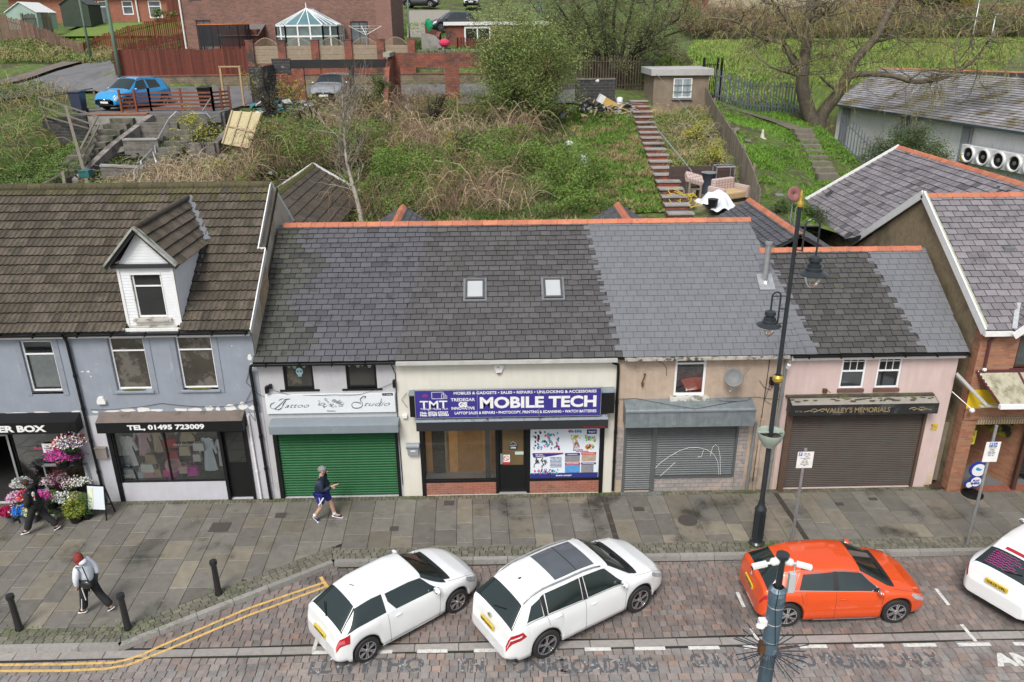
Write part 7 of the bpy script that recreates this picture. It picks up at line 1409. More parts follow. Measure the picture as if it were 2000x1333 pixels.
P=twigs(t.tips,3,1.15,.01,.35,6,.6); sel=P[RNG.random(len(P))<.9]; lv=sel[:,2:].reshape(-1,3); lv=np.repeat(lv,2,0)+RNG.normal(size=(len(lv)*2,3))*.07; n1=len(sel)*6
plant('weeping_willow','large spreading willow with bare grey limbs and drooping yellow green twigs in the park','tree',t,base,m_bark,(ribV(sel,.0075),tv(n1,(.27,.25,.11),.35)),(leafV(lv[:20000],.035,.45),tv(min(20000,len(lv)),(.34,.33,.1),.35,.2)))
# many stemmed tree behind the shed
t=Tree(8); c0=Vector((7.3,30.6,9.2)); 
for i in range(11):
    a=i/10*PI; dx=math.cos(a); q=[c0+Vector((dx*.3,0,-.3)),c0+Vector((dx*1.1,t.r.gauss(0,.4),1.5)),c0+Vector((dx*2.6,t.r.gauss(0,1.2),2.6+math.sin(a)*1.2)),c0+Vector((dx*4.3,t.r.gauss(0,1.8),3.4+math.sin(a)*2.6))]; Lb=t.limb(q,.2,.05,7)
    for k in range(13): p=Lb[int(len(Lb)*(.3+.69*t.r.random()))]; t.grow(p,Vector((dx*.6+t.r.gauss(0,.6),t.r.gauss(0,.8),t.r.uniform(-.1,1))),t.r.uniform(.9,1.7),.03,2,.6,.12,3)
P=twigs(t.tips,5,.6,.006,.02,3,.8); lv=np.repeat(P[:,1:].reshape(-1,3),2,0); lv=lv+RNG.normal(size=lv.shape)*.09; lv=lv[RNG.random(len(lv))<min(1,60000/len(lv))]
plant('round_tree','dark many stemmed round tree with pale new leaves behind the burnt wall','tree',t,c0,m_dbark,(ribV(P,.005),tv(len(P)*3,(.09,.075,.05),.3)),(leafV(lv,.045,.6),tv(len(lv),(.21,.27,.09),.35,.15)))
# bushy tree at the end of the garages
def bushtree(name,label,loc,R3,nl,col,stems=6,seed=1,size=.07,h0=.2,twn=3,zfree=True,cat='tree'):
    t=Tree(seed); loc=Vector(loc); rx,ry,rz=R3
    for i in range(stems):
        a=t.r.uniform(0,2*PI); e=Vector((rx*.55*math.cos(a),ry*.55*math.sin(a),rz*(.9+t.r.random()*.5))); Lb=t.limb([loc,loc+Vector((e.x*.3,e.y*.3,e.z*.4)),loc+e],.11*rx/3,.03,6)
        for k in range(9): t.grow(Lb[int(len(Lb)*(h0+(.99-h0)*t.r.random()))],Vector((t.r.gauss(0,1),t.r.gauss(0,1),t.r.uniform(-.2,.8))),rx*.35,.025,1,.7,.05,3)
    n=nl; cl=max(30,nl//260); u=RNG.normal(size=(cl,3)); u/=np.linalg.norm(u,axis=1)[:,None]; u*=(RNG.uniform(.45,1.0,cl)**.6)[:,None]*RNG.uniform(.8,1.1,cl)[:,None]; C=u*np.array(R3)*RNG.uniform(.75,1.15,(cl,1))+np.array([loc.x,loc.y,loc.z+rz*1.0]); idx=RNG.integers(0,cl,n); s=np.array([rx,ry,rz])*.13; Pl=C[idx]+RNG.normal(size=(n,3))*s; sh=RNG.uniform(.62,1.3,cl)[idx]
    T=tv(n,col,.25,.12)*sh[:,None]; tips=[(Vector(p),Vector((p-np.array([loc.x,loc.y,loc.z]))).normalized()) for p in C]; P=twigs(tips,14,rx*.3,.006,.05,3,.9)
    return plant(name,label,cat,t,loc,m_dbark,(ribV(P,.006),tv(len(P)*3,(.1,.085,.05),.3)),(leafV(Pl,size,.6),T))
bushtree('bushy_tree','big leafy green bush tree covering the end of the brick garage',(1.7,21.5,8.4),(2.75,2.2,2.6),44000,(.21,.28,.08),8,2,.055)
bushtree('pale_bush_tree','paler willowy bush tree rising above the red brick garage',(.8,24.6,9.2),(1.9,1.8,2.7),18000,(.3,.35,.14),6,5,.05)
bushtree('ivy_clump','dark ivy in the hollow beside the roughcast rear wall',(11.6,9.7,4.75),(1.5,.8,.95),12000,(.05,.085,.025),3,44,.05,cat='bush'); bushtree('dark_bush','dark green rounded bush against the white building',(19.4,16.6,5.5),(2.0,1.5,1.5),28000,(.075,.12,.04),5,6,.05,cat='bush'); bushtree('yellow_bush','bright yellow flowering bush at the far top right',(58,85,14.5),(2.2,1.5,1.4),5000,(.6,.5,.03),4,7,.14,cat='bush')
for k,(x,y,h_,l) in enumerate(((-9.0,19.5,1.3,'grey bare sapling shrub below the silver car'),(-7.0,21.5,1.4,'grey twiggy shrub right of the silver car'),(-5.0,18.5,1.2,'bare brown shrub below the broken brick wall'),(-3.2,21,1.3,'twiggy shrub in front of the brick garage opening'),(-10.2,16.5,1.1,'bare twiggy shrub right of the red brown steps'),(-1.5,16,1.0,'twiggy brown shrub amid the green brambles'),(-6.3,15.5,1.1,'grey twiggy bush left of the bare birch'))):
    bushtree('bare_shrub',l,(x,y,ground_z(x,y)),(h_*.95,h_*.9,h_),900,(.26,.25,.1),7,90+k,.04,cat='shrub')
# slim bare birch growing up from behind the terrace
t=Tree(12); pb=Bz(708,450,9.3); Lb=t.limb([Vector((pb.x,pb.y,3)),pb,Bz(697,390,9.6),Bz(678,320,10),Bz(672,250,10.3),Bz(668,185,10.6)],.13,.015,8)
for k in range(46): i=int(len(Lb)*(.42+.57*t.r.random())); t.grow(Lb[min(i,len(Lb)-1)],Vector((t.r.gauss(0,1),t.r.gauss(0,.7),.7)),t.r.uniform(.5,1.5),.018,1,.5,.18,3)
P=twigs(t.tips,4,.45,.004,.0,3,.6); plant('bare_birch','slim bare pale barked birch in front of the brambles','tree',t,pb,M('birch_bark',(.33,.3,.25),.9,.3,9,stain=((.06,.055,.05),5,.55,.65)),(ribV(P,.0035),tv(len(P)*3,(.16,.13,.09),.3)))
# thickets: rough growth nobody could count
def inpoly(x,y,pg):
    c=np.zeros(len(x),bool); n=len(pg); j=n-1
    for i in range(n):
        xi,yi=pg[i];xj,yj=pg[j]; k=((yi>y)!=(yj>y))&(x<(xj-xi)*(y-yi)/(yj-yi+1e-12)+xi); c^=k; j=i
    return c
def area_pts(pg,n,dens=None):
    xs=[p[0] for p in pg];ys=[p[1] for p in pg]; x=RNG.uniform(min(xs),max(xs),n*3);y=RNG.uniform(min(ys),max(ys),n*3); k=inpoly(x,y,pg)
    if dens is not None: k&=RNG.random(len(x))<dens(x,y)
    x,y=x[k][:n],y[k][:n]; return x,y
def thicket(name,label,pg,n,col,h,size=.05,mode='leaf',nz=.5,seed=1,thr=.35,cat='undergrowth'):
    dn=lambda x,y:np.clip((vnoise(x,y,nz,seed)*.6+vnoise(x,y,nz*2.7,seed+5)*.4-thr)*4,0,1)
    x,y=area_pts(pg,n,dn); m=len(x); hh=h*np.clip(vnoise(x,y,nz,seed)*.8+vnoise(x,y,nz*3,seed+2)*.5-.15,0.05,1.4); z=GZ(x,y)+hh*RNG.uniform(0,1,m)**.45
    o=tag(thing(name,label,cat,(float(x.mean()),float(y.mean()),float(z.min()))),kind='stuff'); bpy.data.objects.remove(o)
    if mode=='leaf':
        P=np.stack([x,y,z],1); sh=(.6+.75*vnoise(x,y,3.1,seed+9)); V=leafV(P,size,.65); T=tv(m,col,.25,.15)*sh[:,None]; ob=qmesh(name,V,m_leaf,None,T,(float(x.mean()),float(y.mean()),float(z.min())))
    else:
        a=RNG.uniform(0,2*PI,m); L=RNG.uniform(.4,1.3,m)*h*1.5; s=5; P=np.zeros((m,s+1,3)); el=RNG.uniform(.2,2.2,m)
        for i in range(s+1):
            u=i/s; P[:,i,0]=x+np.cos(a)*L*u*.7+RNG.normal(size=m)*.03; P[:,i,1]=y+np.sin(a)*L*u*.6+RNG.normal(size=m)*.03; P[:,i,2]=GZ(x,y)+hh*.55*RNG.uniform(.8,1,m)+L*(el*u-1.1*el*u*u*.9)
        ob=qmesh(name,ribV(P,size),m_twig,None,np.repeat(tv(m,col,.4,.15),s,0),(float(x.mean()),float(y.mean()),float(z.min())))
    return tag(ob,label,cat,kind='stuff')
CG=[(-11,9.2),(5.2,9.2),(4.6,14),(3.2,17),(3.4,24),(-5.6,24.6),(-11,24),(-12.2,18)]
thicket('bramble_leaves','green bramble growth spreading over the middle of the slope',CG,125000,(.135,.215,.042),1.9,.05,'leaf',.33,3,.36)
CL=[(-10.6,9.2),(1.5,9.2),(.8,14),(1.8,19),(1,24),(-5.6,24.6),(-10.6,24),(-11,18)]
thicket('dead_bramble_canes','tangle of dead red brown canes across the slope',CL,7000,(.22,.15,.1),1.5,.006,'cane',.3,11,.4); thicket('dry_reed_stalks','pale dry stalks lying through the brambles',CL,2300,(.46,.37,.24),1.5,.008,'cane',.4,23,.48); thicket('low_ivy','low dark leaves between the brambles',CG,40000,(.06,.09,.025),.5,.045,'leaf',.8,31,.3)
LG=[(-34,8.9),(-20.6,8.9),(-22.4,12),(-22.3,21.3),(-23.4,22.5),(-23.4,27.0),(-27,29.5),(-36,33),(-40,30)]
thicket('hedge_growth','dense green and straw growth at the left edge',LG,62000,(.13,.2,.05),1.3,.06,'leaf',.35,41,.25); thicket('hedge_stalks','dry straw stems in the left hedge growth',LG,3500,(.3,.24,.13),1.2,.011,'cane',.4,43,.25)
LB=[(-52,41.5),(-40,39.5),(-33,39.6),(-27,38.6),(-26.4,40.0),(-29,43),(-36,46),(-52,48)]
thicket('bank_growth','rounded green bank of brambles below the paling fence',LB,50000,(.17,.24,.065),1.1,.07,'leaf',.2,51,.1); thicket('bank_stalks','straw coloured stems on the green bank',LB,4000,(.33,.28,.14),.8,.016,'cane',.3,53,.2)
thicket('terrace_weeds','weeds and straw around the left terrace steps',[(-22.8,12),(-18.3,12),(-18.3,21),(-22.5,21)],42000,(.11,.17,.04),.9,.05,'leaf',.5,61,-.2); thicket('terrace_brambles','brambles and dead stems around the concrete steps and slabs',[(-14.3,12),(-10.9,10),(-11.6,23),(-13.0,24)],9000,(.13,.16,.05),.45,.05,'leaf',.7,63,.4); thicket('terrace_canes','pale dead stems below the fallen fence panel',[(-16,11),(-10.9,10),(-11.2,15.5),(-15,15.5)],1500,(.38,.3,.2),.9,.011,'cane',.7,65,.3)
RG=[(7.6,13.4),(10.2,13.4),(11.5,23),(11.7,25.8),(8.6,25.8)]
thicket('terrace_grass_weeds','rough grass and weeds right of the brick steps',RG,16000,(.17,.22,.06),.5,.045,'leaf',.8,71,.3); thicket('terrace_straw','straw coloured stems right of the brick steps',RG,1200,(.38,.31,.17),.6,.006,'cane',.8,73,.35)
HB=[(22,72),(64,72),(66,84),(22,84)]
thicket('hedge_bank','brown twiggy hedge bank along the top of the park',HB,46000,(.2,.155,.085),3.4,.13,'leaf',.14,81,.05); thicket('hedge_bank_twigs','bare brown stems of the hedge bank',HB,9000,(.22,.16,.1),3.0,.02,'cane',.15,83,.05); thicket('hedge_bank_green','green shrubs in the hedge bank at the right',[(44,70),(66,70),(66,78),(44,78)],16000,(.1,.14,.04),3.0,.12,'leaf',.18,85,.3)
thicket('upper_garden_growth','pale scrub behind the bushy trees',[(3,33),(13,33),(16,50),(2,50)],26000,(.17,.18,.08),2.0,.075,'leaf',.3,87,.25)
# grass: short blades in tufts
def grass(name,label,pg,n,col,h,seed,patch=None,dens=None):
    x,y=area_pts(pg,n,dens); m=len(x); z=GZ(x,y)-.02; k=vnoise(x,y,.6,seed); k2=vnoise(x,y,2.5,seed+1); c=np.array(col)[None]*(.7+.6*k)[:,None]*RNG.uniform(.75,1.25,m)[:,None]; 
    if patch: w=np.clip((k2*.6+k*.4-.5)*5,0,1)[:,None]; c=c*(1-w)+np.array(patch)[None]*w*RNG.uniform(.8,1.2,m)[:,None]
    hh=h*(.6+.8*k2)*RNG.uniform(.6,1.3,m); a=RNG.uniform(0,PI,m); wd=h*.35; dx=np.cos(a)*wd;dy=np.sin(a)*wd; lx=RNG.normal(size=m)*hh*.5;ly=RNG.normal(size=m)*hh*.5; P=np.stack([x,y,z],1)
    V=np.stack([P+np.stack([-dx,-dy,0*x],1),P+np.stack([dx,dy,0*x],1),P+np.stack([lx+dx*.3,ly+dy*.3,hh],1)],1); ob=qmesh(name,V,m_leaf,None,c,(float(x.mean()),float(y.mean()),float(z.min())),k=3); return tag(ob,label,'grass',kind='stuff')
grass('park_grass','bright short green grass of the park',[(10.2,9),(13.2,9),(19,16),(23,20),(21,27),(12.2,28),(12,25)],60000,(.13,.26,.032),.09,5)
grass('far_park_grass','rough green and straw grass beyond the palisade fence',[(9,30),(22,26),(32,34),(60,72),(22,72),(13,40)],60000,(.18,.3,.05),.2,7,(.23,.29,.07)); grass('garden_grass','long garden grass with straw patches left of the brick steps',[(3.2,10),(6.5,10),(7.5,24.5),(3.5,24.5),(4.5,17)],42000,(.13,.22,.04),.17,9,(.3,.25,.12)); grass('upper_garden_grass','grass around the shed terrace',RG,16000,(.14,.2,.045),.17,12,(.3,.25,.12))
grass('slope_grass','rough grass on the rest of the slope',[(-20,9),(3.2,9),(4,25),(-16,25)],40000,(.1,.15,.035),.16,13,(.24,.2,.11)); grass('verge_grass','grass on the far upper gardens',[(-26,36),(-3,36),(6,60),(-26,60)],20000,(.13,.2,.045),.2,15); grass('lawn_grass','mown bright lawn below the bungalow',[(-36,50),(-25,50),(-25,57),(-36,57)],22000,(.2,.32,.05),.12,17)
# yellow green sprigs and small shrubs one can tell apart
def sprig(px,py,label,h=1.0,col=(.34,.33,.05),n=900,name='yellow_shrub'):
    p=hit(px,py); t=Tree(int(px+py)); 
    for k in range(7): t.grow(p,Vector((t.r.gauss(0,.35),t.r.gauss(0,.35),1)),h*t.r.uniform(.6,1),.018,1,.4,.1,3)
    T=[t_ for t_ in t.tips]; A=np.array([tuple(q[0]) for q in T]); idx=RNG.integers(0,len(A),n); P=A[idx]+RNG.normal(size=(n,3))*.12*h; return plant(name,label,'shrub',t,p,m_dbark,None,(leafV(P,.05,.65),tv(n,col)))
for px,py,l,h in((375,268,'yellow green shrub beside the tube handrail',1.0),(400,312,'tall yellow green shrub under the middle steps',1.5),(516,205,'yellow shrub against the sooty garage pier',1.3),(578,232,'yellow green shrub in front of the left garage opening',1.4),(712,255,'yellow green shrub in front of the middle garage opening',1.3),(520,300,'small yellow shrub right of the fallen panel',1.0),(785,322,'small yellow shrub among the canes below the brick wall',.9),(872,318,'small yellow shrub in the middle of the brambles',.9),(425,360,'low yellow shrub just above the mossy ridge',.8),(1362,285,'yellow green weeds near the foot of the garden fence',.9),(1400,335,'straw green shrub behind the deck fence',1.0)): sprig(px,py,l,h)
bushtree('ivy_clump','dark ivy clump climbing the broken brick wall',(-6.1,23.6,8.2),(.7,.6,1.3),7000,(.08,.14,.03),3,31,.05,cat='bush'); bushtree('garden_bush','white green flowering bush by the summerhouse',(-25.3,52,12.4),(1.7,1,.7),5000,(.42,.45,.25),3,33,.08,cat='bush'); bushtree('garden_bush','round green potted bush in front of the bungalow',(-29.8,58,13.2),(1.2,.8,.8),4000,(.16,.22,.06),3,34,.08,cat='bush')
bushtree('garden_bush','green bush at the far top left behind the fence',(-46,50,13.0),(2.5,1.2,1.2),6000,(.2,.28,.06),3,35,.1,cat='bush'); bushtree('bare_garage_tree','grey twiggy shrub growing over the sooty garage pier',(-12.0,23.6,8.4),(1.0,.8,1.5),700,(.2,.18,.1),6,36,.05,cat='bush'); bushtree('dark_evergreen','dark evergreen bush at the far right of the hedge bank',(52,78,13),(3.2,2,2.4),9000,(.05,.075,.03),4,37,.12,cat='bush')

for nm,lb,spots in(('kerb_weeds','green weeds sprouting round the foot of the lamp post',[(6.9,-2.85,.22,.12,500),(7.2,-2.75,.15,.06,150)]),('wall_weeds','small moss and weeds along the foot of the shopfronts',[(-6.6,-.16,.12,.03,90),(-2.6,-.15,.2,.03,160),(3.1,-.15,.3,.03,120),(7.3,-.14,.5,.03,260),(13.0,-.15,.2,.03,120),(-9,-.15,1.2,.02,160),(1.8,-.15,.7,.02,110)]),('bollard_weeds','moss and weeds round the bollards and sett edging',[(-11.2,-5.4,.4,.12,200),(-8.6,-5.35,.5,.15,300),(-6.9,-4.2,.35,.12,220),(-10,-5.55,1.2,.04,200)])):
    P=np.concatenate([np.stack([RNG.normal(x,a,n),RNG.normal(y,c,n),RNG.uniform(.0,.035,n)],1) for x,y,a,c,n in spots]); P[:,1]=np.minimum(P[:,1],-.03); tag(qmesh(nm,leafV(P,.022,.7),m_leaf,None,tv(len(P),(.12,.19,.04)),(spots[0][0],spots[0][1],0)),lb,'weeds',kind='stuff')
x=RNG.uniform(-14,14,260);y=RNG.uniform(-5.6,-.3,260); k=y>np.where(x<-8.7,-5.3,np.where(x<-4.4,-5.3+(x+8.7)*.67,-2.5)); P=np.stack([x[k],y[k],np.full(k.sum(),.004)],1); V=np.stack([P+np.array([math.cos(a)*.018,math.sin(a)*.015,0])*1 for a in(0,1.2,2.4,3.7,5)],1); tag(qmesh('chewing_gum_spots',V,m_leaf,None,tv(len(P),(.3,.29,.27),.5,.02),(0,-2,0),k=5),'pale dried gum spots trodden into the paving','gum',kind='stuff')
# ================================================================ VEHICLES
def carpaint(name,c,metal=.0): return M(name,c,.28,.02,3,metal=metal,coat=1,spec=.5)
m_cglass=M('car_glass',(.012,.022,.021),.03,.15,2,spec=.9); m_trim=M('black_trim',(.016,.016,.017),.55,.15); m_chrome=M('bright_trim',(.75,.76,.78),.15,.02,metal=1); m_tail=M('tail_lamp_red',(.42,.01,.02),.12,.15,9,coat=1); m_head=M('headlamp_glass',(.5,.54,.57),.08,.35,12,metal=.3,coat=1); m_line=M('panel_gap',(.03,.03,.032),.8,0); m_rim=M('alloy_rim',(.72,.72,.74),.25,.1,metal=.9); m_rimd=M('dark_rim',(.035,.035,.038),.3,.1,metal=.5); m_plate=M('yellow_plate',(.62,.44,.05),.4,.03)
class Car:
    def __init__(s,L,W,H,wb,fo,top,belt,wtop,sill=.2,rw=.315,ends=(.66,.7),bulge=1.0,crown=.085):
        s.L,s.W,s.H=L,W,H; s.xr=-L/2; s.xf=L/2; s.fw=s.xf-fo; s.rwx=s.fw-wb; s.top,s.belt,s.wtop=top,belt,wtop; s.sill=sill; s.rw=rw; s.ends=ends; s.crown=crown
    def S(s,x,p):
        sg=1
        if p>3: p=6-p; sg=-1
        x=min(max(x,s.xr),s.xf); u=(x-s.xr)/.5; v=(s.xf-x)/.95; f=1.
        if u<1: f=s.ends[0]+(1-s.ends[0])*math.sqrt(max(0,1-(1-u)**2))
        if v<1: f=min(f,s.ends[1]+(1-s.ends[1])*math.sqrt(max(0,1-(1-v)**2)))
        w=s.W/2*f*(1-.015*abs(x)/s.L); zt=interp(x,s.top); zb=min(interp(x,s.belt),zt-.012); wt=s.W/2*interp(x,s.wtop)*min(1,f+.08); wt=min(wt,w*.96); cr=min(s.crown,(zt-zb)*.7)
        zs=s.sill+(.06 if u<.5 or v<.5 else 0); 
        for xw in(s.fw,s.rwx):
            d=abs(x-xw); R_=s.rw+.06
            if d<R_: zs=max(zs,s.rw-.01+math.sqrt(R_*R_-d*d))
        zs=min(zs,zb-.12)
        if p<=1:
            t=p; q=[(w*.9,zs),(w*.99,zs+.04),(w*1.0,zs+(zb-zs)*.45),(w*.985,zs+(zb-zs)*.78),(w*.94,zb)]; i=min(int(t*4),3); a=t*4-i; P=[q[max(i-1,0)],q[i],q[i+1],q[min(i+2,4)]]
            c=lambda k:.5*((2*P[1][k])+(P[2][k]-P[0][k])*a+(2*P[0][k]-5*P[1][k]+4*P[2][k]-P[3][k])*a*a+(3*P[1][k]-P[0][k]-3*P[2][k]+P[3][k])*a**3); y,z=c(0),c(1)
        elif p<=2: t=p-1; y=w*.94+(wt-w*.94)*(t**1.15); z=zb+(zt-cr-zb)*t
        else: t=p-2; a=t*PI/2; y=wt*math.cos(a)**.85 if t<1 else 0; z=zt-cr+cr*math.sin(a)**1.0
        return Vector((x,y*sg,z))
    def N(s,x,p):
        e=.012; pp=min(max(p,.02),5.98); a=s.S(x+e,pp)-s.S(x-e,pp); b=s.S(x,pp+e)-s.S(x,pp-e); n=a.cross(b)
        if n.length<1e-9: return Vector((0,0,1))
        n.normalize(); c=s.S(x,p); out=Vector((0,c.y,c.z-.6)) if abs(c.y)>.05 or True else n
        return n if n.dot(out)>0 else -n
    def grid(s,nx=110,np_=54):
        xs=sorted(set([round(s.xr+(s.L)*(.5-.5*math.cos(PI*i/nx)),4) for i in range(nx+1)]+[round(q+a*(s.rw+.06)*k,4) for q in(s.fw,s.rwx) for a in(-1,1) for k in(1,.97,.9,.8)])); ps=[6*i/np_ for i in range(np_+1)]; b=MB(); n=len(ps)
        for x in xs:
            for p in ps: b.v.append(tuple(s.S(x,p)))
        for i in range(len(xs)-1):
            for j in range(n-1): a=i*n+j; b.f.append((a,a+n,a+n+1,a+1)); b.mi.append(0); b.t.append((1,1,1))
        for e in(0,(len(xs)-1)*n):
            for j in range(n//2): q=(e+j,e+j+1,e+n-2-j,e+n-1-j); 
            for j in range((n-1)//2): 
                f=(e+j,e+j+1,e+n-2-j,e+n-1-j); f=tuple(dict.fromkeys(f)); 
                if len(f)>2: b.f.append(f); b.mi.append(0); b.t.append((1,1,1))
        return b
    def patch(s,C,off=.004,nx=10,ny=10,b=None):
        """C: four (x,p) corners; a surface piece following the body"""
        b=b or MB(); n0=len(b.v)
        for i in range(nx+1):
            for j in range(ny+1):
                u,v=i/nx,j/ny; x=(C[0][0]*(1-u)+C[1][0]*u)*(1-v)+(C[3][0]*(1-u)+C[2][0]*u)*v; p=(C[0][1]*(1-u)+C[1][1]*u)*(1-v)+(C[3][1]*(1-u)+C[2][1]*u)*v; b.v.append(tuple(s.S(x,p)+s.N(x,p)*off))
        for i in range(nx):
            for j in range(ny): a=n0+i*(ny+1)+j; b.f.append((a,a+1,a+ny+2,a+ny+1)); b.mi.append(0); b.t.append((1,1,1))
        return b
    def line(s,L,r=.005,off=.001,b=None,n=12):
        b=b or MB()
        P=[]
        for i in range(len(L)-1):
            for k in range(n): t=k/n; x=L[i][0]*(1-t)+L[i+1][0]*t;p=L[i][1]*(1-t)+L[i+1][1]*t; P.append(s.S(x,p)+s.N(x,p)*off)
        P.append(s.S(*L[-1])+s.N(*L[-1])*off); b.tube(P,r,5); return b
def wheel(root,x,y,r,sgn,w=.2,spokes=5,rm=None,style=0):
    Mx=Matrix.Rotation(sgn*-PI/2,4,'X'); t=MB(); t.lathe([(r*.66,-w/2),(r*.93,-w/2),(r,-w*.36),(r,w*.36),(r*.94,w/2),(r*.7,w/2),(r*.68,w*.45)],(x,y,r),30,Mx); wh=t.build('wheel',m_rubber,root,auto=True)
    t=MB(); t.lathe([(r*.69,w*.47),(r*.66,w*.3),(r*.6,w*.1),(.001,w*.1)],(x,y,r),30,Mx); t.build('rim_well',m_rimd,root,auto=True).parent=wh
    t=MB(); t.lathe([(r*.7,w*.44),(r*.7,w*.5),(r*.655,w*.5),(r*.65,w*.35)],(x,y,r),30,Mx); yy=y+sgn*w*.42
    for k in range(spokes):
        a=2*PI*k/spokes+.3
        for o in((-.12,.12) if style==0 else (0,.28)): e=Vector((x+r*.67*math.cos(a+o),yy,r+r*.67*math.sin(a+o))); t.bar((x+r*.12*math.cos(a+o*.5),yy,r+r*.12*math.sin(a+o*.5)),e,.022 if style==0 else .03,.02,up=(0,1,0))
    t.lathe([(r*.17,w*.3),(r*.16,w*.5),(.001,w*.5)],(x,y,r),16,Mx); t.build('rim',rm or m_rim,root).parent=wh
def finish(c,name,label,loc,rz,paint,windows,screen,rear,lights,tail,lines,handles,mirror,plate,hi=True,roofrail=False,clad=None,group=None,extra=None,cat='car',plate_m=None,pfront=False,spokes=5,style=0,badge=True,rimm=None):
    o=thing(name,label,cat,loc,rz,group=group,local=True); c.grid(*((110,54) if hi else (50,30))).build('body',paint,o,smooth=True)
    b=MB(); b.box(c.xr+.25,c.xf-.3,-c.W*.42,c.W*.42,.17,.72); b.build('underbody',m_dark,o)
    for W_ in windows:
        for sg in(0,1):
            C=[(x,(6-p) if sg else p) for x,p in W_]; c.patch(C,.004,14,6).build('side_window',m_cglass,o,smooth=True)
    for nm,C in(('windscreen',screen),('rear_window',rear)):
        b=MB(); c.patch(C,.004,16,24,b); b.build(nm,m_cglass,o,smooth=True)
    for C in lights:
        for sg in(0,1): c.patch([(x,(6-p) if sg else p) for x,p in C],.006,8,8).build('headlight',m_head,o,smooth=True)
    for C in tail:
        for sg in(0,1): c.patch([(x,(6-p) if sg else p) for x,p in C],.007,8,8).build('tail_light',m_tail,o,smooth=True)
    if lines:
        b=MB()
        for L in lines:
            for sg in(0,1): c.line([(x,(6-p) if sg else p) for x,p in L],.004,.0,b)
        b.build('panel_gaps',m_line,o)
    for hx,hp in handles:
        for sg in(0,1): p=6-hp if sg else hp; q=c.S(hx,p)+c.N(hx,p)*.018; b=MB(); b.ball((q.x,q.y,q.z),.02,8,6,(5,.7,.8)); b.build('door_handle',paint if paint.name!='x' else m_chrome,o,smooth=True)
    for sg in(1,-1): q=c.S(mirror,1.08 if sg>0 else 4.92); b=MB(); b.ball((q.x+.0,q.y+sg*.13,q.z+.06),.1,12,8,(.7,1.15,.75)); mo=b.build('wing_mirror',paint,o,smooth=True); b=MB(); b.ball((q.x-.045,q.y+sg*.13,q.z+.06),.085,10,6,(.4,1.05,.72)); b.build('mirror_glass',m_chrome,o,smooth=True).parent=mo
    for x in(c.fw,c.rwx):
        for sg in(1,-1): wheel(o,x,sg*(c.W/2-.115),c.rw,sg,.2,spokes,rimm,style)
    px=c.xr-.012; b=MB(); b.box(px-.01,px+.03,-.26,.26,plate-.055,plate+.055); pl=b.build('number_plate',plate_m or m_plate,o,bevel=.003)
    if extra: extra(c,o)
    if clad:
        b=MB()
        for x in(c.fw,c.rwx):
            for sg in(0,1): c.line([(x+(c.rw+.05)*math.cos(a),(.07 if not sg else 5.93)) for a in[PI*k/16 for k in range(17)]],.03,.0,b,2)
        for sg in(0,1): c.line([(c.rwx+c.rw+.06,.04 if not sg else 5.96),(c.fw-c.rw-.06,.04 if not sg else 5.96)],.04,0,b,6)
        b.build('black_cladding',m_trim,o)
    if roofrail:
        for sg in(1,-1): b=MB(); p=2.12 if sg>0 else 3.88; a,e=roofrail; P=[c.S(a+(e-a)*k/12,p)+Vector((0,0,.055*math.sin(PI*min(1,max(0,k/12)))**.3)) for k in range(13)]; b.tube(P,.018,7); b.build('roof_rail',m_galv,o,smooth=True)
    return o
def rplate(o,s,x,z,rz=True): 
    t=text(s,.085,m_black,o,(0,0,0),name='plate_lettering',w=.44,off=.002,rot=(0,0,0),ext=.002); t.matrix_local=Matrix(((0,0,-1,x),(-1,0,0,0),(0,1,0,z),(0,0,0,1)))
gz0=RZ
P_white=carpaint('white_car_paint',(.8,.82,.82)); P_red=carpaint('orange_red_car_paint',(.7,.075,.008)); P_blue=carpaint('bright_blue_car_paint',(.015,.27,.58)); P_silver=carpaint('silver_car_paint',(.38,.41,.43),.5); P_dark=carpaint('black_car_paint',(.02,.022,.03))
